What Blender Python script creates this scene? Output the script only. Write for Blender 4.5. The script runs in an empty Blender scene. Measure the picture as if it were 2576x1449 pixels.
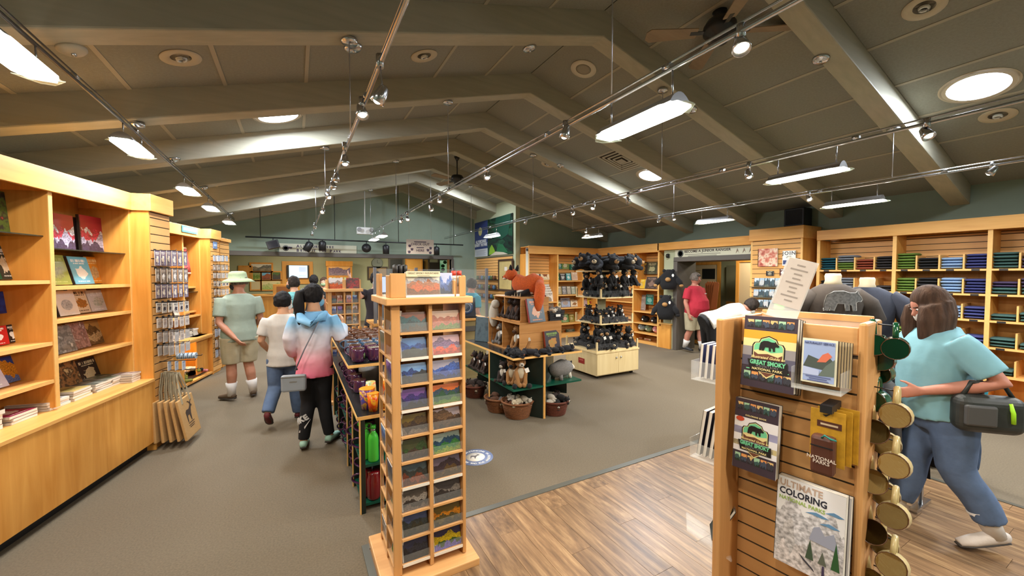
import bpy, bmesh, math, random
from mathutils import Vector, Matrix, Euler
S = bpy.context.scene
C = S.collection
R = math.radians
rnd = random.Random(7)

# ------------------------------------------------------------------ camera, world, exposure
FPX, YAW, PITCH, HC = 985.0, R(28.9), R(2.0), 1.7
cam = bpy.data.cameras.new('camera'); cam.sensor_width = 36; cam.lens = 36 * FPX / 2576; cam.clip_start = .05
co = bpy.data.objects.new('camera', cam); C.objects.link(co)
co.location = (0, 0, HC); co.rotation_euler = (R(90) - PITCH, 0, -YAW)
S.camera = co
W = bpy.data.worlds.new('world'); S.world = W; W.use_nodes = True
W.node_tree.nodes['Background'].inputs[0].default_value = (.75, .85, 1, 1)
W.node_tree.nodes['Background'].inputs[1].default_value = .25
S.view_settings.view_transform = 'Standard'; S.view_settings.look = 'None'
S.view_settings.exposure = -.06; S.view_settings.gamma = 1; S.view_settings.use_curve_mapping = False
cy = S.cycles; cy.max_bounces = 8; cy.diffuse_bounces = 4; cy.glossy_bounces = 2; cy.transmission_bounces = 2; cy.transparent_max_bounces = 8; cy.caustics_reflective = False; cy.caustics_refractive = False
LAMP_W, SKY_W, SPOT_W = 42.0, 85.0, 20.0

# ------------------------------------------------------------------ where a sight line meets a plane of the room
def ray(u, v):
    a = (u - 1288) / FPX; b = (724.5 - v) / FPX
    f = math.cos(PITCH) + b * math.sin(PITCH); up = b * math.cos(PITCH) - math.sin(PITCH)
    return Vector((a * math.cos(YAW) + f * math.sin(YAW), f * math.cos(YAW) - a * math.sin(YAW), up))
EYE = Vector((0, 0, HC))
def onz(u, v, z=0): r = ray(u, v); return EYE + r * ((z - HC) / r.z)
def onx(u, v, x): r = ray(u, v); return EYE + r * (x / r.x)
def ony(u, v, y): r = ray(u, v); return EYE + r * (y / r.y)
def onp(u, v, P, n): r = ray(u, v); return EYE + r * ((P[0]*n[0] + P[1]*n[1]) / (r.x*n[0] + r.y*n[1]))
def ond(u, v, d): return EYE + ray(u, v) * d

# ------------------------------------------------------------------ materials
MATS = {}
def _new(name):
    m = bpy.data.materials.new(name); m.use_nodes = True
    nt = m.node_tree; return m, nt, nt.nodes['Principled BSDF']
def L(nt, a, b): nt.links.new(a, b)
def nd(nt, t, **k):
    n = nt.nodes.new('ShaderNode' + t)
    for a, b in k.items(): setattr(n, a, b)
    return n
def rgb(c): return (c[0], c[1], c[2], 1)
def s2l(*c): return tuple(((x / 255) / 12.92 if x / 255 <= .04045 else ((x / 255 + .055) / 1.055) ** 2.4) for x in c)
def mat(name, col, rough=.6, metal=0, emit=0, alpha=None, noise=0, nscale=30, bump=0, bscale=200, trans=0, spec=None, sheen=0, stretch=(1, 1, 1), coat=0):
    if name in MATS: return MATS[name]
    m, nt, b = _new(name); MATS[name] = m
    b.inputs['Base Color'].default_value = rgb(col); b.inputs['Roughness'].default_value = rough; b.inputs['Metallic'].default_value = metal
    if spec is not None: b.inputs['Specular IOR Level'].default_value = spec
    if sheen: b.inputs['Sheen Weight'].default_value = sheen
    if coat: b.inputs['Coat Weight'].default_value = coat; b.inputs['Coat Roughness'].default_value = .15
    if emit: b.inputs['Emission Color'].default_value = rgb(col); b.inputs['Emission Strength'].default_value = emit
    if trans: b.inputs['Transmission Weight'].default_value = trans
    if alpha is not None: b.inputs['Alpha'].default_value = alpha
    if noise or bump:
        tc = nd(nt, 'TexCoord'); mp = nd(nt, 'Mapping'); mp.inputs['Scale'].default_value = stretch
        L(nt, tc.outputs['Object'], mp.inputs[0])
    if noise:
        n = nd(nt, 'TexNoise'); n.inputs['Scale'].default_value = nscale; n.inputs['Detail'].default_value = 4
        L(nt, mp.outputs[0], n.inputs['Vector'])
        mr = nd(nt, 'MapRange'); mr.inputs[1].default_value = .3; mr.inputs[2].default_value = .7
        mr.inputs[3].default_value = 1 - noise; mr.inputs[4].default_value = 1 + noise
        L(nt, n.outputs[0], mr.inputs[0])
        mx = nd(nt, 'Mix', data_type='RGBA', blend_type='MULTIPLY'); mx.inputs[0].default_value = 1
        mx.inputs[6].default_value = rgb(col); L(nt, mr.outputs[0], mx.inputs[7]); L(nt, mx.outputs[2], b.inputs['Base Color'])
    if bump:
        n2 = nd(nt, 'TexNoise'); n2.inputs['Scale'].default_value = bscale; n2.inputs['Detail'].default_value = 3
        L(nt, mp.outputs[0], n2.inputs['Vector'])
        bp = nd(nt, 'Bump'); bp.inputs['Strength'].default_value = bump; bp.inputs['Distance'].default_value = .01
        L(nt, n2.outputs[0], bp.inputs['Height']); L(nt, bp.outputs[0], b.inputs['Normal'])
    return m
def wood(name, c1, c2, rough=.42, axis='z', scale=1.0):
    if name in MATS: return MATS[name]
    m, nt, b = _new(name); MATS[name] = m
    tc = nd(nt, 'TexCoord'); mp = nd(nt, 'Mapping')
    sc = [14, 14, 14]; sc['xyz'.index(axis)] = 1.2
    mp.inputs['Scale'].default_value = [s * scale for s in sc]; L(nt, tc.outputs['Object'], mp.inputs[0])
    n = nd(nt, 'TexNoise'); n.inputs['Scale'].default_value = 1.3; n.inputs['Detail'].default_value = 6; n.inputs['Distortion'].default_value = .6
    L(nt, mp.outputs[0], n.inputs['Vector'])
    n2 = nd(nt, 'TexNoise'); n2.inputs['Scale'].default_value = 1.1; L(nt, tc.outputs['Object'], n2.inputs['Vector'])
    ad = nd(nt, 'Math', operation='ADD'); L(nt, n.outputs[0], ad.inputs[0]); L(nt, n2.outputs[0], ad.inputs[1])
    cr = nd(nt, 'ValToRGB'); cr.color_ramp.elements[0].position = .36; cr.color_ramp.elements[1].position = .66
    cr.color_ramp.elements[0].color = rgb(c1); cr.color_ramp.elements[1].color = rgb(c2)
    hf = nd(nt, 'Math', operation='MULTIPLY'); hf.inputs[1].default_value = .5; L(nt, ad.outputs[0], hf.inputs[0])
    L(nt, hf.outputs[0], cr.inputs[0]); L(nt, cr.outputs[0], b.inputs['Base Color'])
    b.inputs['Roughness'].default_value = rough; b.inputs['Specular IOR Level'].default_value = .35
    return m
def emis(name, col, st):
    if name in MATS: return MATS[name]
    m, nt, b = _new(name); MATS[name] = m
    b.inputs['Base Color'].default_value = (.8, .8, .8, 1)
    b.inputs['Emission Color'].default_value = rgb(col); b.inputs['Emission Strength'].default_value = st
    return m
def glass(name, col=(.92, .96, .95), alpha=.16, rough=.05):
    return mat(name, col, rough, alpha=alpha, spec=.6)

# printed pictures: flat print laid out by the UV of the printed face
def art(kind, cols, seed=0, rough=.35):
    """kind: land (ridges), photo (blotches), title (plain with a bright band and a motif), portrait (oval motif)"""
    key = ('print', kind, cols, seed)
    if key in MATS: return MATS[key]
    m, nt, b = _new('print_%s_%d' % (kind, len(MATS))); MATS[key] = m
    b.inputs['Roughness'].default_value = rough
    cols = [s2l(*c) for c in cols]
    uv = nd(nt, 'UVMap'); sp = nd(nt, 'SeparateXYZ'); L(nt, uv.outputs[0], sp.inputs[0])
    U, V = sp.outputs[0], sp.outputs[1]
    def mth(op, a, bb=None, c=None):
        n = nd(nt, 'Math', operation=op)
        for i, x in enumerate((a, bb, c)):
            if x is None: continue
            if isinstance(x, (int, float)): n.inputs[i].default_value = x
            else: L(nt, x, n.inputs[i])
        return n.outputs[0]
    def noise(sx, sy, sc, off, det=3):
        mp = nd(nt, 'Mapping'); mp.inputs['Scale'].default_value = (sx, sy, 1); mp.inputs['Location'].default_value = (off, off * 1.7, off)
        L(nt, uv.outputs[0], mp.inputs[0])
        n = nd(nt, 'TexNoise'); n.inputs['Scale'].default_value = sc; n.inputs['Detail'].default_value = det; L(nt, mp.outputs[0], n.inputs['Vector'])
        return n.outputs[0]
    def mix(f, a, c):
        n = nd(nt, 'Mix', data_type='RGBA')
        if isinstance(f, (int, float)): n.inputs[0].default_value = f
        else: L(nt, f, n.inputs[0])
        for i, x in ((6, a), (7, c)):
            if isinstance(x, tuple): n.inputs[i].default_value = rgb(x)
            else: L(nt, x, n.inputs[i])
        return n.outputs[2]
    s = seed * 3.37 + 1
    if kind == 'land':
        cur = mix(mth('MULTIPLY', noise(1, 3, 3, s), 1), cols[0], cols[1])
        k = len(cols) - 2
        for i in range(k):
            h = .7 - .5 * (i / max(1, k - 1)) if k > 1 else .5
            n = noise(1, .15, 2.2 + i * 1.6, s + i * 5.1, 7)
            amp = 1.5 - .25 * i; edge = mth('MULTIPLY_ADD', n, amp, h - amp * .5)
            msk = mth('LESS_THAN', V, edge)
            tex = mix(mth('MULTIPLY_ADD', noise(3, 5, 5, s + i, 8), 3.2, -1.1), tuple(x * .45 for x in cols[2 + i]), tuple(min(1, x * 1.25 + .004) for x in cols[2 + i]))
            cur = mix(msk, cur, tex)
    elif kind == 'photo':
        cr = nd(nt, 'ValToRGB'); el = cr.color_ramp.elements
        el[0].position = .3; el[1].position = .7
        while len(el) < len(cols): el.new(.5)
        for i, e in enumerate(el): e.position = .3 + .4 * i / (len(cols) - 1); e.color = rgb(cols[i])
        L(nt, noise(1, 1, 4, s, 8), cr.inputs[0]); cur = cr.outputs[0]
    else:
        cur = mix(mth('MULTIPLY', noise(2, 2, 3, s, 4), .5), cols[0], cols[1])
        dx = mth('SUBTRACT', U, .5); dy = mth('MULTIPLY', mth('SUBTRACT', V, .42), 1.25)
        r = mth('SQRT', mth('ADD', mth('MULTIPLY', dx, dx), mth('MULTIPLY', dy, dy)))
        r = mth('ADD', r, mth('MULTIPLY', mth('SUBTRACT', noise(3, 3, 2, s + 9), .5), .0 if kind == 'portrait' else .5))
        cur = mix(mth('LESS_THAN', r, .27), cur, mix(noise(3, 3, 4, s + 3, 5), cols[2], cols[-1]))
        for y0, y1, w in ((.80, .90, .36), (.73, .77, .28), (.08, .12, .3)):
            band = mth('MULTIPLY', mth('MULTIPLY', mth('GREATER_THAN', V, y0), mth('LESS_THAN', V, y1)), mth('LESS_THAN', mth('ABSOLUTE', dx), w))
            band = mth('MULTIPLY', band, mth('GREATER_THAN', noise(9, .01, 5, s + y0, 1), .46))
            cur = mix(band, cur, cols[-1])
    L(nt, cur, b.inputs['Base Color'])
    return m

# ------------------------------------------------------------------ mesh builder
class MB:
    def __init__(s): s.v = []; s.f = []; s.m = []; s.u = []; s.sm = []
    def face(s, idx, m=0, uv=None, sm=False): s.f.append(tuple(idx)); s.m.append(m); s.u.append(uv); s.sm.append(sm)
    def box(s, x0, y0, z0, x1, y1, z1, m=0, M=None, front_uv=None):
        b = len(s.v)
        P = [(x0, y0, z0), (x1, y0, z0), (x1, y1, z0), (x0, y1, z0), (x0, y0, z1), (x1, y0, z1), (x1, y1, z1), (x0, y1, z1)]
        if M: P = [tuple(M @ Vector(p)) for p in P]
        s.v += P
        for k, q in enumerate(((0, 3, 2, 1), (4, 5, 6, 7), (0, 1, 5, 4), (1, 2, 6, 5), (2, 3, 7, 6), (3, 0, 4, 7))):
            if k == 2 and front_uv is not None: s.face([b + i for i in q], front_uv, [(0, 0), (1, 0), (1, 1), (0, 1)])
            else: s.face([b + i for i in q], m)
        return s
    def quad(s, a, b, c, d, m=0):
        n = len(s.v); s.v += [tuple(a), tuple(b), tuple(c), tuple(d)]; s.face((n, n+1, n+2, n+3), m, [(0, 0), (1, 0), (1, 1), (0, 1)]); return s
    def prism(s, poly, z0, z1, m=0, M=None, mtop=None):
        """poly (x,y) extruded along z"""
        b = len(s.v); n = len(poly)
        P = [(x, y, z0) for x, y in poly] + [(x, y, z1) for x, y in poly]
        if M: P = [tuple(M @ Vector(p)) for p in P]
        s.v += P
        xs = [p[0] for p in poly]; ys = [p[1] for p in poly]
        w = max(xs) - min(xs) or 1; h = max(ys) - min(ys) or 1
        uv = [((x - min(xs)) / w, (y - min(ys)) / h) for x, y in poly]
        s.face([b + i for i in range(n)][::-1], m); s.face([b + n + i for i in range(n)], m if mtop is None else mtop, uv)
        for i in range(n): j = (i + 1) % n; s.face((b + i, b + j, b + n + j, b + n + i), m)
        return s
    def lathe(s, prof, n=16, m=0, M=None, sm=True, a0=0):
        """prof: (r,z) list"""
        b = len(s.v)
        for r, z in prof:
            for i in range(n):
                a = 2 * math.pi * i / n + a0; p = Vector((r * math.cos(a), r * math.sin(a), z))
                s.v.append(tuple(M @ p if M else p))
        for k in range(len(prof) - 1):
            for i in range(n):
                j = (i + 1) % n; s.face((b + k*n + i, b + k*n + j, b + (k+1)*n + j, b + (k+1)*n + i), m, None, sm)
        if prof[0][0] > 1e-5: s.face([b + i for i in range(n)][::-1], m)
        if prof[-1][0] > 1e-5: s.face([b + (len(prof)-1)*n + i for i in range(n)], m)
        return s
    def loft(s, rings, n=12, m=0, sm=True, cap=True):
        """rings: (center, rx, ry, side) ; cross-section normal to the path; rounded ends if cap"""
        b = len(s.v); cs = [Vector(r[0]) for r in rings]; k = len(rings)
        for i, r in enumerate(rings):
            t = (cs[min(i+1, k-1)] - cs[max(i-1, 0)])
            if t.length < 1e-9: t = Vector((0, 0, 1))
            t.normalize()
            sd = Vector(r[3]) if len(r) > 3 and r[3] is not None else (Vector((1, 0, 0)) if abs(t.x) < .9 else Vector((0, 1, 0)))
            x = (sd - t * sd.dot(t)).normalized(); y = t.cross(x)
            for q in range(n):
                a = 2 * math.pi * q / n
                s.v.append(tuple(cs[i] + x * (r[1] * math.cos(a)) + y * (r[2] * math.sin(a))))
        for i in range(k - 1):
            for q in range(n):
                j = (q + 1) % n; s.face((b + i*n + q, b + i*n + j, b + (i+1)*n + j, b + (i+1)*n + q), m, None, sm)
        if cap:
            s.face([b + i for i in range(n)][::-1], m, None, sm); s.face([b + (k-1)*n + i for i in range(n)], m, None, sm)
        return s
    def tube(s, pts, r, n=8, m=0, sm=True):
        rr = r if isinstance(r, (list, tuple)) else [r] * len(pts)
        return s.loft([(p, a, a) for p, a in zip(pts, rr)], n, m, sm)
    def ball(s, c, rx, ry, rz, n=12, k=8, m=0, M=None):
        b = len(s.v); c = Vector(c)
        def add(p): s.v.append(tuple(c + (M @ p if M else p)))
        add(Vector((0, 0, -rz)))
        for i in range(1, k):
            t = -math.pi/2 + math.pi * i / k
            for q in range(n):
                a = 2*math.pi*q/n; add(Vector((rx*math.cos(t)*math.cos(a), ry*math.cos(t)*math.sin(a), rz*math.sin(t))))
        add(Vector((0, 0, rz))); e = len(s.v) - 1
        for q in range(n):
            j = (q+1) % n; s.face((b, b+1+j, b+1+q), m, None, True); s.face((e, b+1+(k-2)*n+q, b+1+(k-2)*n+j), m, None, True)
        for i in range(k-2):
            for q in range(n):
                j = (q+1) % n; s.face((b+1+i*n+q, b+1+i*n+j, b+1+(i+1)*n+j, b+1+(i+1)*n+q), m, None, True)
        return s
    def mesh(s, name, mats):
        me = bpy.data.meshes.new(name); me.from_pydata(s.v, [], s.f)
        for x in (mats if isinstance(mats, (list, tuple)) else [mats]): me.materials.append(x)
        me.polygons.foreach_set('material_index', s.m); me.polygons.foreach_set('use_smooth', s.sm)
        if any(u is not None for u in s.u):
            ul = me.uv_layers.new(name='UVMap')
            for p, u in zip(me.polygons, s.u):
                if u:
                    for li, c in zip(p.loop_indices, u): ul.data[li].uv = c
        me.update(); return me
    def build(s, name, mats, parent=None, loc=(0, 0, 0), rot=(0, 0, 0), bev=0):
        o = put(name, s.mesh(name, mats), parent, loc, rot)
        if bev: bevel(o, bev)
        return o
def bevel(o, w, seg=2):
    md = o.modifiers.new('bevel', 'BEVEL'); md.width = w; md.segments = seg; md.limit_method = 'ANGLE'; md.angle_limit = R(50)
def put(name, me, parent=None, loc=(0, 0, 0), rot=(0, 0, 0), scale=None):
    o = bpy.data.objects.new(name, me); C.objects.link(o)
    o.location = loc; o.rotation_euler = rot
    if scale is not None: o.scale = scale if not isinstance(scale, (int, float)) else (scale,) * 3
    if parent is not None: o.parent = parent
    return o
def tag(o, label=None, cat=None, group=None, kind=None):
    if label: o['label'] = label
    if cat: o['category'] = cat
    if group: o['group'] = group
    if kind: o['kind'] = kind
    return o
def thing(name, label, cat, loc=(0, 0, 0), rotz=0, group=None, kind=None, rot=None):
    o = put(name, None, None, loc, rot or (0, 0, rotz)); o.empty_display_size = .1
    return tag(o, label, cat, group, kind)
def struct(o): o['kind'] = 'structure'; return o
def dup(root, loc, rot=None, label=None, scale=None, group=None):
    r = root.copy(); C.objects.link(r); r.location = loc
    if rot is not None: r.rotation_euler = rot
    if scale is not None: r.scale = scale if not isinstance(scale, (int, float)) else (scale,) * 3
    if label: r['label'] = label
    if group: r['group'] = group
    for ch in list(root.children):
        c = ch.copy(); C.objects.link(c); c.parent = r
        for g in list(ch.children):
            d = g.copy(); C.objects.link(d); d.parent = c
    return r
ORD = 'first second third fourth fifth sixth seventh eighth ninth tenth eleventh twelfth thirteenth fourteenth fifteenth sixteenth seventeenth eighteenth nineteenth twentieth'.split()
ORD += ['twenty-' + w for w in ORD[:9]] + ['thirtieth'] + ['thirty-' + w for w in ORD[:9]] + ['fortieth']
TS = bpy.data.scenes.new('workbench')
def baked(o):
    TS.collection.objects.link(o); TS.view_layers[0].update(); dg = TS.view_layers[0].depsgraph; dg.update()
    me = bpy.data.meshes.new_from_object(o.evaluated_get(dg)); bpy.data.objects.remove(o); return me
_tx = {}
def text(s, size, m, parent, loc, rot=(R(90), 0, 0), align='CENTER', ext=.0008, sx=1, name='lettering', spacing=1, bold=0, shear=0, res=2):
    cu = bpy.data.curves.new('t', 'FONT'); cu.body = s; cu.size = size; cu.align_x = align; cu.align_y = 'CENTER'
    cu.extrude = ext; cu.resolution_u = res; cu.space_character = spacing; cu.offset = bold; cu.shear = shear; cu.space_line = .8
    me = baked(bpy.data.objects.new('t', cu)); bpy.data.curves.remove(cu)
    me.materials.clear(); me.materials.append(m); me.name = name
    return put(name, me, parent, loc, rot, (sx, 1, 1))

def lines(parent, m, x0, z0, widths, h, gap, y, M=None):
    for i, w in enumerate(widths): MB().box(x0 - w / 2, y - .0006, z0 - i * gap - h / 2, x0 + w / 2, y, z0 - i * gap + h / 2, 0, M).build('printed_line', m, parent)
# ------------------------------------------------------------------ shared materials
MAPLE = wood('maple_honey', s2l(198, 132, 54), s2l(226, 164, 82))
MAPLE_H = wood('maple_honey_horizontal', s2l(210, 148, 76), s2l(234, 178, 102), axis='x')
EDGE = mat('maple_edge', s2l(228, 178, 104), .45, noise=.06)
SLATW = wood('slat_maple', s2l(206, 150, 84), s2l(226, 174, 108), axis='x')
TAN = wood('tan_maple', s2l(190, 140, 86), s2l(212, 162, 106))
TANH = wood('tan_maple_horizontal', s2l(200, 150, 95), s2l(222, 174, 118), axis='x')
PALE = wood('pale_ply', s2l(214, 190, 140), s2l(232, 212, 164))
CRATE = wood('crate_pine', s2l(168, 116, 62), s2l(200, 148, 92), axis='x')
GREENW = mat('wall_sage', s2l(136, 150, 134), .85, noise=.04, nscale=3)
GREENB = mat('wall_sage_pale', s2l(168, 172, 142), .85, noise=.03, nscale=3)
BEAMC = wood('beam_paint', s2l(164, 160, 142), s2l(182, 177, 158), .55, axis='x')
CEILC = mat('ceiling_panel_paint', s2l(143, 143, 134), .9, noise=.07, nscale=50, bump=.25, bscale=120)
BATT = mat('batten_paint', s2l(172, 165, 148), .7)
CARPET = mat('carpet', s2l(108, 97, 80), .95, noise=.16, nscale=90, bump=.5, bscale=500)
GREY = mat('frame_grey_brown', s2l(86, 80, 74), .5)
BLACK = mat('black_plastic', (.012, .012, .014), .45)
BLACKL = mat('black_laminate', (.01, .018, .014), .35)
DGREEN = mat('green_laminate', s2l(8, 74, 56), .35)
CHROME = mat('chrome', (.62, .63, .66), .22, 1)
STEEL = mat('brushed_steel', (.55, .55, .57), .35, 1)
WHITE = mat('white_plastic', (.8, .8, .78), .4)
PAPER = mat('paper', (.82, .8, .75), .7)
PAGES = mat('book_pages', (.74, .71, .64), .8, noise=.1, nscale=150, stretch=(1, 1, 6))
ACR = glass('acrylic')
DARKV = mat('dark_gap', (.05, .035, .02), .9)
# ================================================================== the room
RX, RZ, SL = 2.72, 4.06, .275                       # ridge, underside of beams, pitch
XL, XR, YF, YG = -2.7, 7.9, -3.6, 11.55
def zb(x): return RZ - SL * abs(x - RX)             # underside of beams
def zp(x): return zb(x) + .25                       # underside of panels
def onroof(u, v, dz=.25):
    r = ray(u, v)
    for sg in (1, -1):
        t = (RZ + dz + SL * sg * RX - HC) / (r.z + SL * sg * r.x)
        if t > 0 and (r.x * t - RX) * sg > -.05: return EYE + r * t

def plank_mat():
    m, nt, b = _new('laminate_plank')
    tc = nd(nt, 'TexCoord'); oi = nd(nt, 'ObjectInfo')
    mp = nd(nt, 'Mapping'); mp.inputs['Scale'].default_value = (26, 2.2, 1); L(nt, tc.outputs['Object'], mp.inputs[0])
    ofs = nd(nt, 'VectorMath', operation='SCALE'); ofs.inputs[0].default_value = (37, 91, 0); L(nt, oi.outputs['Random'], ofs.inputs[3])
    ad = nd(nt, 'VectorMath', operation='ADD'); L(nt, mp.outputs[0], ad.inputs[0]); L(nt, ofs.outputs[0], ad.inputs[1])
    n = nd(nt, 'TexNoise'); n.inputs['Scale'].default_value = 1; n.inputs['Detail'].default_value = 7; n.inputs['Roughness'].default_value = .65; L(nt, ad.outputs[0], n.inputs['Vector'])
    cr = nd(nt, 'ValToRGB'); e = cr.color_ramp.elements
    e[0].position = .3; e[0].color = rgb(s2l(88, 68, 50)); e[1].position = .74; e[1].color = rgb(s2l(172, 142, 104))
    k = e.new(.5); k.color = rgb(s2l(126, 98, 70))
    L(nt, n.outputs[0], cr.inputs[0])
    mr = nd(nt, 'MapRange'); mr.inputs[3].default_value = .82; mr.inputs[4].default_value = 1.15; L(nt, oi.outputs['Random'], mr.inputs[0])
    mx = nd(nt, 'Mix', data_type='RGBA', blend_type='MULTIPLY'); mx.inputs[0].default_value = 1; L(nt, cr.outputs[0], mx.inputs[6]); L(nt, mr.outputs[0], mx.inputs[7])
    L(nt, mx.outputs[2], b.inputs['Base Color']); b.inputs['Roughness'].default_value = .36
    return m
PLANK = plank_mat()
floor = struct(MB().box(XL - .2, YF - .2, -.12, 12, 15.6, 0).build('floor', CARPET))
pw, pl = .152, 1.22
pme = MB().box(-pw/2 + .001, -pl/2 + .001, 0, pw/2 - .001, pl/2 - .001, .004).mesh('plank', PLANK)
x, k = .37 + pw/2, 0
while x < 4.6:
    y = 2.5 - pl/2 + (k * .43) % pl
    while y > -1.2:
        if y + pl/2 > 2.5:
            w = 2.5 - (y - pl/2)
            if w > .05: put('plank', pme, floor, (x, 2.5 - w/2, 0), (0, 0, 0), (1, w/pl, 1))
        else: put('plank', pme, floor, (x, y, 0))
        y -= pl
    x += pw; k += 1
STRIP = mat('transition_strip', s2l(96, 96, 88), .4, .4)
struct(MB().box(.33, 2.49, 0, 4.62, 2.54, .009).box(.33, -1.5, 0, .37, 2.49, .009).box(4.58, -1.5, 0, 4.62, 2.49, .009).build('trim_1', STRIP))
# ceiling
def roofz(x, t): return zp(x) + t
cm = MB()
poly = [(XL-.1, zp(XL-.1) + .03), (RX, zp(RX) + .03), (XR+.1, zp(XR+.1) + .03), (XR+.1, zp(XR+.1) + .15), (RX, zp(RX) + .15), (XL-.1, zp(XL-.1) + .15)]
MXZ = Matrix(((1, 0, 0, 0), (0, 0, -1, 0), (0, 1, 0, 0), (0, 0, 0, 1)))   # (x,y,z)->(x,-z,y)
cm.prism(poly, -(YG+.1), -YF, 0, MXZ)
ceiling = struct(cm.build('ceiling', CEILC))
ANG = math.atan(SL)
YB = [11.36 - 1.387 * k for k in range(11)]
bme = MB()
pb = [(XL, zb(XL)), (RX, zb(RX)), (XR, zb(XR)), (XR, zb(XR) + .27), (RX, zb(RX) + .27), (XL, zb(XL) + .27)]
bme.prism(pb, -.19, 0, 0, MXZ)
bme = bme.mesh('beam', BEAMC)
for y in YB: bevel(put('beam', bme, ceiling, (0, y, 0)), .012)
pan = MB().box(-.322, -.595, 0, .322, .595, .03).mesh('ceiling_panel', CEILC)
bat = MB().box(-.016, -.598, -.006, .016, .598, .02).mesh('batten', BATT)
for i, y in enumerate(YB[:9]):
    if i == 0: continue
    yc = y + .19 + .5985
    for sg in (1, -1):
        n = 8
        for k in range(n):
            xc = RX + sg * (.325 + .65 * k)
            if sg > 0 and xc > XR + .2: continue
            put('ceiling_panel', pan, ceiling, (xc, yc, zp(xc)), (0, sg * ANG, 0), (1.03, 1, 1))
            xb = RX + sg * .65 * (k + 1)
            if XL < xb < XR: put('batten', bat, ceiling, (xb, yc, zp(xb)), (0, sg * ANG, 0))
# walls
def wall(name, m, *boxes):
    b = MB()
    for q in boxes: b.box(*q)
    return struct(b.build(name, m))
gw = MB()
OX0, OX1, OZ = -1.43, 4.22, 2.16
g1 = [(XL, 0), (OX0, 0), (OX0, OZ), (OX1, OZ), (OX1, 0), (5.0, 0), (5.0, zp(5.0) + .05), (RX, zp(RX) + .05), (XL, zp(XL) + .05)]
gw.prism(g1, -(YG + .14), -YG, 0, MXZ)
struct(gw.build('wall_back', GREENW))
struct(MB().box(OX0 - .02, YG - .05, 2.16, OX1 + .06, YG + .16, 2.27).box(OX1, YG - .05, 0, OX1 + .08, YG + .16, 2.16).box(OX0 - .08, YG - .05, 0, OX0, YG + .16, 2.27).build('trim_2', GREY, bev=.006))
wall('wall_left', GREENW, (XL - .15, YF, 0, XL, YG + .1, zp(XL) + .1))
wall('wall_front', GREENW, (XL, YF - .15, 0, XR, YF, 4.4))
DY0, DY1 = 4.2, 5.95
wall('wall_right', GREENW, (XR, YF, 0, XR + .15, DY0, zp(XR) + .1), (XR, DY1, 0, XR + .15, 9.0, zp(XR) + .1), (XR, DY0, 2.05, XR + .15, DY1, zp(XR) + .1))
wall('wall_alcove', GREENW, (5.12, 8.86, 0, XR, 9.0, zp(5.0) + .1))
wall('wall_poster', GREENB, (5.0, 8.86, 0, 5.12, YG, zp(5.0) + .1))
# doorway in the side wall: deep grey casing up to the shelf front
JX = 7.42
struct(MB().box(JX, DY1 - .1, 0, XR + .16, DY1, 2.0).box(JX, DY0, 1.98, XR + .16, DY1, 2.08).box(JX, DY0 - .1, 0, XR + .16, DY0, 2.08).build('door_1', GREY, bev=.006))
struct(MB().box(JX + .03, DY1, 0, XR, DY1 + .28, 2.25).box(JX + .03, DY0 - .1, 2.08, XR, DY1, 2.25).build('wall_doorway', GREENB))
# rooms seen through the two openings
wall('wall_backroom', GREENB, (XL, 15.2, 0, 7.4, 15.35, 3))
wall('wall_backroom_left', GREENB, (XL - .15, YG + .14, 0, XL, 15.35, 3))
wall('wall_backroom_right', GREENB, (7.4, YG + .14, 0, 7.55, 15.35, 3), (5.0, YG + .0, 0, 7.55, YG + .14, 3))
wall('ceiling_backroom', CEILC, (XL, YG + .14, 2.75, 7.5, 15.4, 2.9))
wall('wall_sideroom_end', GREENB, (11.2, 2.6, 0, 11.35, 9.4, 3))
wall('wall_sideroom_near', GREENB, (XR + .15, 2.5, 0, 11.35, 2.65, 3))
wall('wall_sideroom_far', GREENB, (XR + .15, 9.3, 0, 11.35, 9.45, 3))
wall('ceiling_sideroom', CEILC, (XR + .15, 2.5, 2.7, 11.35, 9.45, 2.85))

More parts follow.
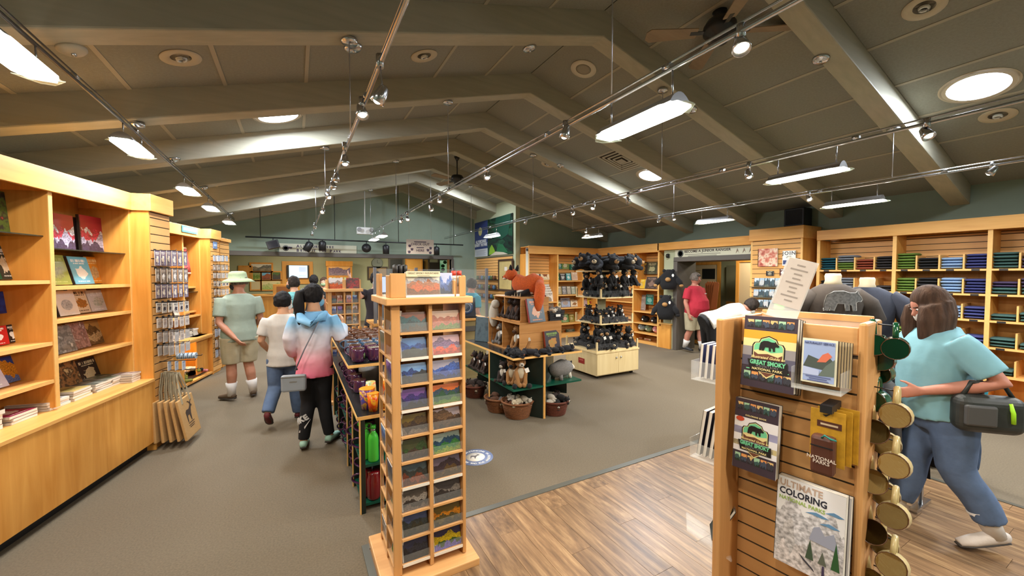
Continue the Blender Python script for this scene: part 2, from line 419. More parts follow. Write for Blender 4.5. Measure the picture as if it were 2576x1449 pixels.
# ================================================================== lamps
TRK = {0: -1.17, 1: .37, 2: 1.62, 3: 3.68, 4: 5.62}
TZ = 2.7
trz = lambda t: 2.9 if t == 0 else 2.7
TEND = {0: 10.6, 1: 11.1, 2: 10.1, 3: 10.6, 4: 7.3}
TLAB = {0: 'dark rail with pendant lamps above the book shelves', 1: 'chrome track rail with spots running above the mug table aisle', 2: 'chrome track rail passing in front of the near ceiling fan',
        3: 'chrome track rail ending in front of the blue poster wall', 4: 'chrome track rail above the shirt shelves'}
WARM = (1, .95, .86); DAY = (.82, .9, 1)
LENS = emis('fluorescent_lens', (1, .97, .84), 9); SKYD = emis('skylight_lens', (.86, .92, 1), 12); BULB = emis('spot_bulb', (1, .82, .58), 40)
GLASSW = glass('lens_glass', (.8, .9, .8), .5)
for t, x in TRK.items():
    tr = thing('track_rail', TLAB[t], 'track', (x, 0, 0))
    rm = mat('rail_dark', (.12, .11, .1), .35, .8) if t == 0 else CHROME
    y0 = -2.4
    TZ = trz(t)
    MB().tube([(0, y0, TZ), (0, TEND[t], TZ)], .011, 8).tube([(0, y0, TZ + .035), (0, TEND[t], TZ + .035)], .006, 6).build('rail', rm, tr)
    for i, yb in enumerate(YB):
        if yb > TEND[t] or yb < -1 or i % 2 == (t % 2): continue
        MB().tube([(0, yb + .09, TZ + .03), (0, yb + .09, zb(x))], .004, 6).build('hanger_rod', STEEL, tr)
        MB().lathe([(.0, zb(x) - .035), (.055, zb(x) - .03), (.06, zb(x))], 16, 0, Matrix.Translation((0, yb + .09, 0))).build('canopy', CHROME, tr)
    yy = y0 + .6
    while yy < TEND[t] - .2:
        MB().lathe([(.017, -.022), (.017, .022)], 10, 0, Matrix.Translation((0, yy, TZ + .02)) @ Matrix.Rotation(R(90), 4, 'X')).build('rail_clip', CHROME, tr); yy += 1.05
TZ = 2.7
def area(name, parent, loc, sx, sy, power, col, rot=(0, 0, 0), spread=None):
    l = bpy.data.lights.new(name, 'AREA'); l.shape = 'RECTANGLE'; l.size = sx; l.size_y = sy; l.energy = power; l.color = col
    if spread: l.spread = R(spread)
    o = bpy.data.objects.new(name, l); C.objects.link(o); o.location = loc; o.rotation_euler = rot; o.parent = parent; return o
def pendant(t, y, label, z=2.5, ln=.6):
    x = TRK[t]
    p = thing('pendant_lamp', label, 'lamp', (x, y, z), 0, 'pendant fluorescent lamps on the tracks')
    hl = ln / 2
    n = 9; prof = [(-.075 + .15 * i / (n-1), .02 + .05 * math.sin(math.pi * i / (n-1))) for i in range(n)]
    M = Matrix(((1, 0, 0, 0), (0, 0, 1, 0), (0, 1, 0, 0), (0, 0, 0, 1)))
    MB().prism([(-.075, .012)] + prof[1:-1] + [(.075, .012)], -hl + .04, hl - .04, 0, M).build('housing', STEEL, p)
    MB().prism([(-.05, -hl + .02), (.05, -hl + .02), (.085, -hl + .1), (.085, hl - .1), (.05, hl - .02), (-.05, hl - .02), (-.085, hl - .1), (-.085, -hl + .1)], 0, .012).build('lens', LENS, p)
    for s in (-1, 1):
        MB().prism([(-.03, 0), (.03, 0), (.1, -.085 * s), (-.1, -.085 * s)][::s], -.004, .001, 0, Matrix.Translation((0, s * (hl + .015), 0))).build('glass_tip', GLASSW, p)
        MB().tube([(0, s * (hl - .09), .06), (0, s * (hl - .09), trz(t) - z)], .005, 6).build('stem', CHROME, p)
    area('fluorescent_light', p, (0, 0, -.012), .14, ln - .06, LAMP_W * {0: .92, 4: 1.35}.get(t, 1), WARM)
    return p
row = 'first second third fourth fifth sixth'.split()
for i, y in enumerate((.9, 2.82, 4.42, 6.35, 7.85, 9.8)):
    pendant(0, y, ['pendant fluorescent lamp over the near end of the long book counter', 'largest bright pendant fluorescent lamp above the wooden book shelves', 'bright pendant lamp over the calendar shelf, second in view along the dark rail', 'pendant lamp above the slatted pilaster, third in view on the dark rail', 'pendant lamp above the blue LOCAL HISTORY sign', 'farthest small pendant lamp on the dark rail near the back wall'][i], 2.74)
for t, y, l in ((2, 1.53, 'large bright pendant lamp hanging from the middle chrome track below the fan'), (2, 8.7, 'small pendant lamp near the hanging check out sign, nearer of two'), (2, 9.65, 'small pendant lamp by the far end of the track, beside the check out sign'),
                (3, 1.68, 'long pendant lamp in front of the wide green-walled beam, over the shirt area'), (3, 7.55, 'pendant lamp hanging in front of the blue and green poster'), (4, 2.07, 'pendant lamp hanging close above the shirt shelf fascia'),
                (4, 3.78, 'pendant lamp hanging above the junior ranger doorway'), (4, 6.6, 'pendant lamp above the corner book shelves'), (2, -1.2, 'pendant lamp behind the viewer over the laminate floor'), (3, -1.0, 'pendant lamp behind the viewer by the entrance'), (4, .2, 'pendant lamp over the near end of the shirt shelves')):
    pendant(t, y, l)
AIM = [(-1.4, 0, 1.2), (2.6, 4.4, 0), (.8, 4, .8), (7.4, 0, 1.3), (4.6, 5.2, .6)]
def spot(t, u, v, label, power=None, y=None, aim=None):
    x = TRK[t] + rnd.uniform(-.02, .02); q = onx(u, v, x) if y is None else Vector((x, y, 2.5)); y, z = q.y, min(max(q.z, 2.42), 2.6)
    p = thing('track_spotlight', label, 'spotlight', (x, y, TZ), 0, 'small chrome spotlights on the track rails')
    h = TZ - z
    MB().lathe([(.018, -.03), (.018, .03)], 8, 0, Matrix.Translation((0, 0, .0))).build('clip', CHROME, p)
    MB().tube([(0, 0, -.02), (.01, .01, -h * .45), (0, 0, -h + .075)], .005, 6).build('stem', CHROME, p)
    a = rnd.uniform(0, 6.28); tl = rnd.uniform(.2, .7)
    if aim: dv = Vector(aim) - Vector((x, y, z)); a = math.atan2(dv.y, dv.x) + R(90) + math.pi; tl = math.atan2(math.hypot(dv.x, dv.y), -dv.z)
    Mr = Matrix.Translation((0, 0, -h + .05)) @ Matrix.Rotation(a, 4, 'Z') @ Matrix.Rotation(tl, 4, 'X')
    MB().lathe([(.012, .05), (.022, .04), (.03, 0), (.036, -.035), (.032, -.035), (.02, -.005), (.0, 0)], 14, 0, Mr).build('reflector', CHROME, p)
    MB().ball(Mr @ Vector((0, 0, -.024)), .021, .021, .016, 10, 6).build('bulb', BULB, p)
    l = bpy.data.lights.new('spot_light', 'SPOT'); l.energy = power or SPOT_W; l.color = (1, .8, .56); l.spot_size = R(75); l.spot_blend = .7; l.shadow_soft_size = .03
    o = bpy.data.objects.new('spot_light', l); C.objects.link(o); o.parent = p; o.location = Mr @ Vector((0, 0, -.045)); o.rotation_euler = Mr.to_euler()
SP = {1: ((957, 268), (910, 290), (868, 421), (846, 445), (838, 477), (825, 490), (812, 529), (792, 563), (785, 577), (783, 588)),
      2: ((1863, 140), (1422, 350), (1226, 455), (1106, 512), (1084, 533), (1025, 558), (1010, 562)),
      3: ((2330, 355), (1883, 452), (1580, 515), (1492, 528), (1440, 543), (1395, 550), (1322, 565)), 4: ((2495, 440), (2035, 505), (1695, 552), (1658, 555), (1475, 573))}
SN = {1: 'the track above the mug table', 2: 'the middle track', 3: 'the track over the plush display', 4: 'the track beside the shirt shelves'}
for t, l in SP.items():
    for i, (u, v) in enumerate(l): spot(t, u, v, 'small chrome spotlight with glowing bulb, %s along %s' % (ORD[i], SN[t]))
for t, y, am, l in ((1, .3, (1.95, .95, 1.1), 'added chrome fill spotlight near the entrance aimed at the slat stand'), (2, -.6, (1.95, .95, .9), 'added chrome fill spotlight behind the viewer aimed at the slat stand'), (1, .9, (.6, 2.2, .9), 'added chrome fill spotlight near the entrance aimed at the postcard tower'), (2, -.1, (.6, 2.2, .8), 'added chrome fill spotlight overhead aimed at the postcard tower')): spot(t, 0, 0, l, 60, y, am)  # extra spots added out of view as fill for the stand and tower
# daylight tubes in the ceiling
def onslope(name, label, cat, q, group=None):
    sg = 1 if q.x > RX else -1
    return thing(name, label, cat, (q.x, q.y, q.z), 0, group, None, (0, sg * ANG, 0))
WTRIM = mat('trim_ring', s2l(196, 184, 160), .5)
for i, (u, v, l) in enumerate(((2460, 217, 'large glowing round daylight tube in the near slope'), (1637, 441, 'glowing round daylight tube beside the square air vent'), (700, 290, 'glowing daylight tube half hidden by a beam'), (1180, 459, 'small daylight tube glimpsed beside the far ceiling fan'), (0, 0, 'daylight tube between far beams, hidden by the beam in front'), (-1, 0, 'daylight tube above the entrance end'))):
    q = onroof(u, v) if u > 0 else Vector((-.15, 9.35, zp(-.15))) if u == 0 else Vector((5.8, -1.6, zp(5.8)))
    p = onslope('skylight', l, 'skylight', q, 'round daylight tubes in the ceiling')
    MB().lathe([(.262, -.004), (.262, .0), (.235, .0), (.235, -.012), (.25, -.012)], 32).build('rim', WTRIM, p)
    MB().lathe([(.0, -.03), (.14, -.025), (.235, -.006), (.235, 0)], 32).build('diffuser', SKYD, p)
    o = area('daylight', p, (0, 0, -.04), .36, .36, SKY_W, DAY); o.data.shape = 'DISK'
for i, (u, v, l) in enumerate(((455, 145, 'recessed can light with spiral bulb between the near beams over the counter'), (1067, 140, 'recessed can light with spiral bulb beside the chrome track'), (2325, 18, 'recessed can light at the top of the near slope'), (2510, 290, 'recessed can light just below the large daylight tube'), (1378, 413, 'small recessed can light near the plush bear track'))):
    p = onslope('recessed_light', l, 'downlight', onroof(u, v), 'unlit recessed can lights')
    MB().lathe([(.135, -.002), (.13, -.008), (.07, -.004), (.066, -.001)], 24).build('rim', WTRIM, p)
    MB().lathe([(.0, -.001), (.068, -.002)], 20).build('can', BLACK, p)
    MB().tube([(.03 * math.cos(a * .7), .03 * math.sin(a * .7), -.004 - a * .0012) for a in range(18)], .008, 6).build('spiral_bulb', WHITE, p)
p = onslope('ceiling_speaker', 'round white speaker grille in the ceiling near the ridge', 'speaker', onroof(1468, 173))
MB().lathe([(.16, -.002), (.155, -.012), (.1, -.01)], 28).build('rim', mat('speaker_white', s2l(206, 200, 184), .6), p)
MB().lathe([(.0, -.016), (.06, -.015), (.1, -.009)], 28).build('grille', mat('grille', s2l(170, 164, 148), .8, bump=.6, bscale=900), p)
p = onslope('air_vent', 'square louvered ceiling air vent beside the round daylight tube', 'vent', onroof(1565, 400))
for i in range(4):
    a = .3 - i * .065; z = -.012 - i * .006; b = MB()
    for s in (-1, 1): b.box(-a, s*a - .018, z, a, s*a + .018, z + .006); b.box(s*a - .018, -a, z, s*a + .018, a, z + .006)
    b.build('louver_ring', BATT, p)
MB().box(-.31, -.31, -.006, .31, .31, -.001).build('backing', DARKV, p); MB().box(-.06, -.06, -.045, .06, .06, -.038).build('centre_plate', BATT, p)
for i, (u, v, l) in enumerate(((888, 118, 'round chrome electrical cover under the near beam, beside the track'), (1332, 120, 'round chrome electrical cover under the near beam, close to the ridge'), (2065, 148, 'round chrome electrical cover under the wide near beam'), (435, 400, 'round chrome cover under a beam above the dark rail'), (1740, 275, 'round chrome cover beside the large pendant lamp'), (1410, 416, 'round chrome cover on the beam near the far vent'), (180, 122, 'tan round cover on the near beam above the dark rail'))):
    p = onslope('ceiling_cover', l, 'cover plate', onroof(u, v, 0), 'round covers under the beams')
    MB().lathe([(.0, -.03), (.05, -.026), (.066, -.012), (.068, .001)], 20).build('plate', CHROME if i < 6 else WTRIM, p)
    MB().lathe([(.0, -.042), (.012, -.04), (.012, -.02)], 8).build('knob', CHROME, p)
# ceiling fans
FANB = mat('fan_dark', (.02, .02, .022), .4); BLADE = wood('fan_blade', s2l(130, 112, 92), s2l(156, 136, 112), .5, 'x')
def fan(x, y, ztop, drop, label, rot, k):
    p = thing('ceiling_fan', label, 'fan', (x, y, ztop))
    MB().lathe([(.0, -.07), (.03, -.07), (.065, 0)], 16).build('canopy', FANB, p)
    MB().tube([(0, 0, -.03), (0, 0, -drop)], .014, 8).build('downrod', FANB, p)
    MB().lathe([(.03, -drop + .02), (.11, -drop), (.14, -drop - .05), (.14, -drop - .11), (.07, -drop - .14), (.065, -drop - .2), (.0, -drop - .21)], 20).build('motor', FANB, p)
    for i in range(k):
        a = rot + i * 2 * math.pi / k; M = Matrix.Rotation(a, 4, 'Z') @ Matrix.Translation((0, 0, -drop - .1)) @ Matrix.Rotation(R(12), 4, 'X')
        MB().prism([(.2, -.055), (.62, -.075), (.66, -.04), (.66, .04), (.62, .075), (.2, .055)], -.004, .004, 0, M).build('blade', BLADE, p)
        MB().box(.1, -.02, -.006, .26, .02, .0, 0, M).build('blade_bracket', FANB, p)
q = ony(1811, 52, 2.3); fan(q.x, 2.3, zp(q.x) - .0, zp(q.x) - q.z, 'dark ceiling fan hanging just below the ridge near the bright track', R(-35), 4)
q = ony(1150, 430, 8.0); fan(q.x, 8.0, zp(q.x), zp(q.x) - q.z + .1, 'distant dark ceiling fan beyond the middle beams', R(20), 4)
# lamps of the rooms beyond
for n, x, y, z, w in (('back room', .2, 13.3, 2.74, 60), ('back room far side', 3.2, 13.3, 2.74, 60), ('side room', 9.4, 5.2, 2.69, 60)):
    p = thing('ceiling_light', 'flush ceiling light in the %s beyond the opening' % n, 'ceiling light', (x, y, z))
    MB().box(-.3, -.3, -.04, .3, .3, 0).build('frame', WTRIM, p); MB().box(-.27, -.27, -.05, .27, .27, -.04).build('diffuser', LENS, p)
    area('room_light', p, (0, 0, -.06), .5, .5, w, (1, .88, .64))
# ================================================================== shelves and books: helpers
class Frame:
    """a fixture's own axes: x along its front, y into it, z up"""
    def __init__(s, x, y, yaw):
        s.O = Vector((x, y, 0)); s.yaw = yaw; s.d = Vector((math.cos(yaw), math.sin(yaw), 0)); s.n = Vector((s.d.y, -s.d.x, 0))
    def w(s, x, y, z): return s.O + s.d * x - s.n * y + Vector((0, 0, z))
    def px(s, u, v, dy=0):
        p = onp(u, v, s.O - s.n * dy, s.n); q = p - s.O; return q.dot(s.d), p.z
_bk = {}
def book_mesh(a, edge, soft):
    k = (a.name, edge.name, soft)
    if k not in _bk:
        e = .0 if soft else .02
        c = MB().box(-.5, -.5, 0, .5, -.5 + (.06 if soft else .1), 1, 1, None, 0).box(-.5, .5 - (.06 if soft else .1), 0, .5, .5, 1, 1).box(-.5, -.5, 0, -.47, .5, 1, 1).mesh('book_cover', [a, edge])
        g = MB().box(-.47, -.44, e, .49 - e, .44, 1 - e).mesh('page_block', PAGES)
        _bk[k] = (c, g)
    return _bk[k]
def book(label, loc, w, h, t, a, edge=None, rot=(0, 0, 0), soft=True, name='book', cat='book', group=None):
    c, g = book_mesh(a, edge or PAPER, soft)
    o = put(name, c, None, loc, rot, (w, t, h)); tag(o, label, cat, group)
    put('page_block', g, o); return o
_mono = {}
def col(c, rough=.5):
    k = (c, rough)
    if k not in _mono: _mono[k] = mat('paint_%d_%d_%d_%d' % (c + (int(rough * 100),)), s2l(*c), rough)
    return _mono[k]
def pbook(label, fr, u0, u1, v0, v1, dy, a, z0=None, lean=12, t=.02, edge=None, name='book', cat='book', group=None, turn=0):
    """a book standing face out whose front fills this window of the shelf"""
    xa, za = fr.px(u0, v1, dy); xb, _ = fr.px(u1, v1, dy); _, zt = fr.px((u0 + u1) / 2, v0, dy + .02)
    z = za if z0 is None else z0
    h = max(.04, (zt - z)) / math.cos(R(lean)); w = abs(xb - xa)
    p = fr.w((xa + xb) / 2, dy + t / 2, z + .003)
    return book(label, p, w, h, t, a, edge or col((60, 50, 44)), (-R(lean), 0, fr.yaw + R(turn)), True, name, cat, group)
def stack(fr, x, y, z, items, where, w=.21, d=.27, group=None):
    """items: (material, edge, thickness, words) bottom to top, lying flat"""
    for i, (a, e, t, wd) in enumerate(items):
        c, g = book_mesh(a, e, True)
        ww, dd = w * rnd.uniform(.94, 1.03), d * rnd.uniform(.95, 1.03)
        # lying: front cover up, spine to the side
        o = put('book', c, None, fr.w(x + rnd.uniform(-.008, .008), y - dd / 2, z + t / 2 + .001), (-R(90), 0, fr.yaw + rnd.uniform(-.06, .06)), (ww, t, dd))
        o.rotation_euler = (Matrix.Rotation(fr.yaw + rnd.uniform(-.05, .05), 4, 'Z') @ Matrix.Rotation(-R(90), 4, 'X')).to_euler()
        pos = '' if len(items) == 1 else (', lowest in stack' if i == 0 else ', topmost in stack' if i == len(items) - 1 else ', %s in stack' % ORD[i])
        tag(o, '%s lying flat %s%s' % (wd, where, pos), 'book', group); put('page_block', g, o); z += t + .002
def slats(parent, x0, x1, y, z0, z1, pitch=.0785, m=None, th=.012, faces=-1):
    """horizontal slats on a dark backing, front at y"""
    MB().box(x0, y + .004, z0, x1, y + th + .006, z1).build('slat_backing', DARKV, parent)
    z = z0; sm = MB().box(0, 0, 0, x1 - x0, th, pitch - .009).mesh('slat', m or SLATW)
    while z < z1 - .02:
        h = min(pitch, z1 - z); put('slat', sm, parent, (x0, y, z), (0, 0, 0), (1, 1, max(.1, (h - .009) / (pitch - .009)))); z += pitch

# ================================================================== angled book cases along the wall
FL = Frame(-1.57, 3.46, R(76.44))
def angled_case(name, label, fr, xs, pil, zshelves, zglass, door=True, zt=2.46, xend=None):
    """xs: bay boundaries; pil: pilaster x0,x1. Front of base and pilaster at y=0, shelves recessed"""
    t = thing(name, label, 'bookcase', fr.O, fr.yaw)
    RC, D = .15, .52
    x0, x1 = xs[0], xs[-1]
    MB().box(x0, D, .08, pil[1], D + .02, zt - .02).build('back_panel', MAPLE, t)
    MB().box(x0, RC - .03, 2.30, x1 + .01, RC, zt).build('fascia', MAPLE_H, t, bev=.003)
    MB().box(x0, RC, zt - .03, x1, D, zt - .01).build('top_panel', MAPLE_H, t)
    for i, x in enumerate(xs):
        MB().box(x - .016, RC, .72, x + .016, D, 2.30).box(x - .017, RC - .006, .72, x + .017, RC, 2.30, 1).build('upright', [MAPLE, EDGE], t)
    for b, zz in enumerate(zshelves):
        for z in zz: MB().box(xs[b] + .016, RC + .005, z - .025, xs[b+1] - .016, D, z).box(xs[b] + .016, RC - .001, z - .026, xs[b+1] - .016, RC + .005, z, 1).build('shelf', [MAPLE_H, EDGE], t)
        for z in zglass[b]: MB().box(xs[b] + .016, RC + .03, z - .008, xs[b+1] - .016, D, z).build('glass_shelf', mat('smoked_shelf', (.05, .045, .03), .1, alpha=.8), t)
    MB().box(x0, -.012, .672, pil[0], D, .70).build('counter_top', MAPLE_H, t, bev=.003)
    if door:
        n = 3; w = (pil[1] - x0) / n
        for i in range(n): MB().box(x0 + i * w + .001, 0, .09, x0 + (i+1) * w - .001 - (.34 if i == n-1 else 0), .02, .670).build('base_door', MAPLE, t)
    MB().box(x0, .07, 0, pil[0], D, .085).build('toe_kick', BLACK, t)
    p0, p1 = pil
    MB().box(p0, .0, .0, p0 + .02, D, 2.30).build('pilaster_side', MAPLE, t, bev=.002)
    MB().box(p0 + .02, .02, 0, p1, D, 2.30).build('pilaster_body', MAPLE, t)
    MB().box(p0 - .02, -.03, 2.30, p1 + .02, D, zt).build('pilaster_cap', MAPLE_H, t, bev=.004)
    slats(t, p0 + .02, p1, -.0, .05, 2.30, .0785, SLATW)
    return t
c1 = angled_case('bookcase', 'long honey maple bookcase with counter base beside the aisle of paper bags', FL, (-1.06, -.2, .66, 1.52), (1.52, 1.86), ((), (1.657, 1.207, .93), (1.609, 1.359, 1.063)), ((), (1.98,), (1.896,)))
P = lambda *a: [tuple(c) for c in a]
def A(k, seed, *cols): return art(k, tuple(cols), seed)
K = (30, 26, 24)
# --- books in the long case
pbook('dark flower photograph book on the top glass shelf at the picture edge', FL, -62, 54, 481, 578, .36, A('photo', 1, (20, 18, 16), (60, 58, 50), (96, 120, 50), (60, 40, 44), (210, 90, 70)), 1.983, 5, group='books on the long case')
pbook('dark green book with a narrow visible edge on the second shelf', FL, -55, 8, 590, 702, .36, A('title', 2, (10, 90, 60), (8, 70, 46), (20, 110, 70), (200, 210, 200)), 1.66, 14)
pbook('field guide with white title lines and wildlife photos beside the green book', FL, 7, 42, 620, 702, .36, A('title', 3, (40, 46, 44), (60, 60, 40), (190, 150, 60), (225, 225, 220)), 1.66, 14)
pbook('deep blue hardback propped in a clear holder on the third shelf', FL, -40, 33, 735, 786, .40, A('photo', 4, (14, 24, 70), (20, 40, 110), (30, 60, 140)), 1.42, 6)
pbook('red boxed book with a white label panel', FL, -34, 26, 822, 880, .33, A('title', 5, (190, 20, 26), (160, 10, 20), (210, 190, 185), (235, 235, 230)), 1.21, 8)
pbook('black boxed book with a white label panel', FL, 22, 57, 816, 873, .36, A('title', 6, (22, 22, 26), (30, 30, 34), (226, 226, 222), (235, 235, 230)), 1.21, 8)
pbook('blue sky picture book with an orange balloon shape', FL, 6, 73, 896, 972, .34, A('land', 7, (30, 60, 130), (20, 46, 110), (200, 130, 30), (90, 110, 160)), .933, 16)
pbook('curled pale purple calendar leaning in front of the blue picture book', FL, -50, 26, 905, 990, .28, A('title', 8, (220, 214, 226), (180, 160, 200), (150, 90, 170), (240, 240, 245)), .933, 22)
RED = A('land', 9, (190, 40, 60), (150, 30, 46), (225, 222, 232), (200, 50, 80), (190, 186, 214), (70, 60, 90))
pbook('red floral calendar showing a white chapel, beside the upright', FL, 128, 191, 541, 624, .34, RED, 1.9, 3, name='calendar', cat='calendar')
pbook('red floral calendar showing a white chapel, closest to the pilaster', FL, 206, 286, 549, 632, .34, RED, 1.9, 3, name='calendar', cat='calendar')
pbook('narrow dark brown box between the two red calendars', FL, 190, 205, 550, 626, .38, A('photo', 10, (50, 36, 34), (70, 50, 46), (40, 30, 30)), 1.9, 0, .04, name='box', cat='box')
pbook('olive book with a duck on the water', FL, 131, 183, 643, 714, .30, A('title', 11, (150, 158, 76), (130, 140, 60), (86, 84, 60), (180, 184, 110)), 1.612, 14)
pbook('teal book half hidden between the duck book and the pale blue book', FL, 176, 198, 646, 712, .37, A('title', 12, (70, 130, 130), (60, 110, 116), (90, 140, 130), (200, 220, 214)), 1.612, 12)
pbook('pale blue book with a white framed picture', FL, 190, 239, 648, 712, .32, A('title', 13, (120, 196, 222), (100, 180, 214), (232, 236, 232), (250, 250, 250)), 1.612, 14)
pbook('orange field guide with small round motifs', FL, 229, 264, 648, 711, .36, A('title', 14, (224, 150, 46), (214, 130, 40), (110, 80, 50), (250, 220, 160)), 1.612, 12)
pbook('black and white portrait book against the upright', FL, 132, 153, 733, 802, .30, A('portrait', 15, (216, 206, 196), (150, 140, 132), (50, 44, 44), (120, 110, 106)), 1.362, 14)
pbook('cream book with an oval black portrait', FL, 152, 203, 733, 799, .28, A('portrait', 16, (226, 214, 200), (216, 204, 190), (40, 40, 46), (226, 220, 214)), 1.362, 14, .035)
pbook('cream book with an orange sunset figure', FL, 190, 236, 729, 789, .33, A('title', 17, (216, 196, 166), (206, 170, 110), (214, 140, 50), (60, 40, 30)), 1.362, 14, .03)
pbook('grey book with a green bird picture', FL, 231, 278, 731, 788, .33, A('title', 18, (200, 196, 190), (180, 176, 170), (96, 110, 60), (228, 226, 220)), 1.362, 14, .035)
pbook('grey landscape photo book on the fourth shelf', FL, 141, 197, 820, 894, .28, A('photo', 19, (60, 56, 52), (140, 132, 124), (90, 84, 78), (200, 196, 188)), 1.066, 14, .03)
pbook('mauve history book standing in the middle of the fourth shelf', FL, 186, 231, 812, 883, .32, A('photo', 20, (96, 66, 60), (170, 130, 120), (120, 84, 76), (204, 184, 176)), 1.066, 14)
pbook('tan book with a mountain cabin photograph', FL, 222, 269, 806, 876, .36, A('land', 21, (150, 110, 60), (190, 150, 80), (110, 80, 40), (190, 160, 110), (120, 90, 50)), 1.066, 14)
pbook('dark green leaning book beside the upright above the counter', FL, 137, 159, 915, 992, .30, A('title', 22, (16, 80, 60), (14, 70, 50), (216, 140, 120), (30, 90, 66)), .703, 16)
pbook('dark brown book with a lit staircase photograph', FL, 152, 216, 905, 982, .34, A('photo', 23, (30, 20, 14), (60, 40, 26), (150, 104, 60), (40, 26, 18), (200, 170, 120)), .703, 16)
pbook('near black book with a small cream label', FL, 212, 264, 900, 966, .38, A('title', 24, (34, 28, 26), (50, 40, 36), (190, 160, 110), (206, 190, 150)), .703, 16)
# stacks along the counter edge
CV = {'cream': A('title', 30, (214, 160, 120), (200, 140, 100), (120, 60, 50), (240, 230, 220)), 'red': A('title', 31, (150, 40, 30), (120, 30, 26), (60, 50, 60), (220, 210, 200)),
      'yellow': A('title', 32, (60, 60, 46), (40, 40, 40), (226, 206, 30), (230, 220, 120)), 'white': A('title', 33, (214, 206, 190), (226, 220, 206), (60, 50, 90), (150, 40, 60)),
      'mag': A('title', 34, (170, 40, 80), (120, 60, 80), (210, 190, 180), (230, 220, 214)), 'navy': A('title', 35, (226, 226, 222), (200, 200, 196), (50, 50, 80), (30, 30, 40)),
      'sand': A('title', 36, (216, 190, 120), (196, 170, 90), (60, 50, 40), (226, 206, 110)), 'slate': A('photo', 37, (60, 66, 60), (120, 124, 110), (190, 190, 176)), 'green': A('photo', 38, (50, 76, 60), (110, 124, 100), (190, 190, 180)), 'plum': A('photo', 39, (80, 30, 60), (190, 180, 176), (210, 206, 200))}
def T(k, n, w, th=.022): return [(CV[k], col((190, 180, 166)), th, w)] * n
wheres = (('beside the picture edge of the counter', -.30, T('white', 4, 'pale paperback')), ('on the counter under the red boxed book', -.05, T('cream', 5, 'cream paperback')), ('next to the yellow covered stack', .2, T('red', 2, 'red-spined paperback', .03) + T('yellow', 2, 'yellow and black paperback', .03)),
          ('in front of the long case upright', .44, T('mag', 3, 'crimson and white booklet', .018)), ('behind the crimson booklets', .46, T('white', 3, 'white paperback', .016)), ('just past the upright on the counter', .72, T('navy', 3, 'navy and white booklet', .018)), ('in front of the lit staircase book', .95, T('sand', 4, 'sand coloured guide', .018)),
          ('in front of the near black book', 1.18, T('slate', 4, 'slate covered guide', .016)), ('on the counter beside the pilaster', 1.38, T('green', 4, 'sage covered guide', .017)))
for w, x, it in wheres: stack(FL, x, .30 if 'behind' not in w else .5, .70, it, w, .2, .24, 'books lying on the long counter')
stack(FL, 1.44, .17, .70, T('plum', 4, 'plum booklet', .018), 'at the end of the long counter', .13, .15, 'books lying on the long counter')
# --- carded souvenirs on the pilaster
CARD = [A('title', 40 + i, *c) for i, c in enumerate((((60, 96, 140), (206, 130, 70), (230, 210, 180), (240, 235, 225)), ((90, 110, 120), (214, 150, 90), (226, 226, 226), (250, 240, 230)), ((214, 206, 196), (190, 180, 170), (60, 50, 70), (40, 36, 50)), ((224, 214, 204), (214, 190, 180), (200, 190, 190), (150, 130, 120)), ((190, 180, 176), (200, 196, 190), (120, 120, 130), (230, 226, 220)), ((206, 214, 226), (150, 170, 200), (226, 230, 236), (90, 110, 150))))]
CEDGE = col((206, 200, 190))
_cm = {}
def card(label, loc, w, h, a, yaw, tilt=0, t=.004, name='souvenir_card', group='carded souvenirs'):
    k = a.name
    if k not in _cm: _cm[k] = MB().box(-.5, -.5, -1, .5, .5, 0, 1, None, 0).mesh('souvenir_card', [a, CEDGE])
    return tag(put(name, _cm[k], None, loc, (-tilt, 0, yaw), (w, t, h)), label, 'souvenir', group)
def hook_rows(case, fr, xs, y, rows, words, ln=.2, n=5, w=.075):
    hm = MB().tube([(0, 0, 0), (0, -ln, 0), (0, -ln - .004, .014)], .0035, 5).box(-.02, -.002, -.012, .02, .002, .012).mesh('hook', BLACK)
    for r, (z, h, a) in enumerate(rows):
        for k, x in enumerate(xs):
            put('hook', hm, case, (x, y, z + .004))
            for i in range(n):
                yy = y - ln * (.14 + .82 * i / max(1, n - 1)) + .006
                card('%s, %s on the %s hook, %s row' % (words, ORD[n - 1 - i], ORD[k], ORD[r]), fr.w(x, yy, z), w * rnd.uniform(.93, 1), h * rnd.uniform(.9, 1), a if isinstance(a, bpy.types.Material) else a[(i + k) % len(a)], fr.yaw + rnd.uniform(-.08, .08), .0)
hook_rows(c1, FL, (1.60, 1.70, 1.80), -.0, ((1.93, .15, CARD[0]), (1.755, .14, CARD[1]), (1.6, .14, CARD[0]), (1.42, .1, CARD[2]), (1.27, .1, CARD[3]), (1.13, .1, (CARD[3], CARD[4])), (1.0, .1, CARD[4])), 'souvenir card above the tote bags', .17, 4)
hm = MB().tube([(0, 0, 0), (0, -.3, 0), (0, -.304, .014)], .004, 5).mesh('hook', BLACK)
put('hook', hm, c1, (1.66, 0, .74)); put('hook', hm, c1, (1.75, 0, .86)); put('hook', hm, c1, (1.62, 0, .84))
for i in range(5):
    tag(MB().lathe([(.032, -.012), (.034, -.009), (.02, -.006), (.02, .006), (.034, .009), (.032, .012)], 14, 0, Matrix.Rotation(R(90), 4, 'X')).build('ribbon_spool', mat('pale_blue_ribbon', s2l(166, 180, 192), .5), None, FL.w(1.75, -.1 - .035 * i, .862), (0, 0, FL.yaw)), 'pale blue ribbon spool on the pilaster hook, %s from its tip' % ORD[4 - i], 'spool', 'spools on the pilaster')
for i in range(3): card('white tagged charm on the lowest small hook, %s from its tip' % ORD[2 - i], FL.w(1.62, -.08 - .06 * i, .838), .06, .09, CARD[5], FL.yaw)
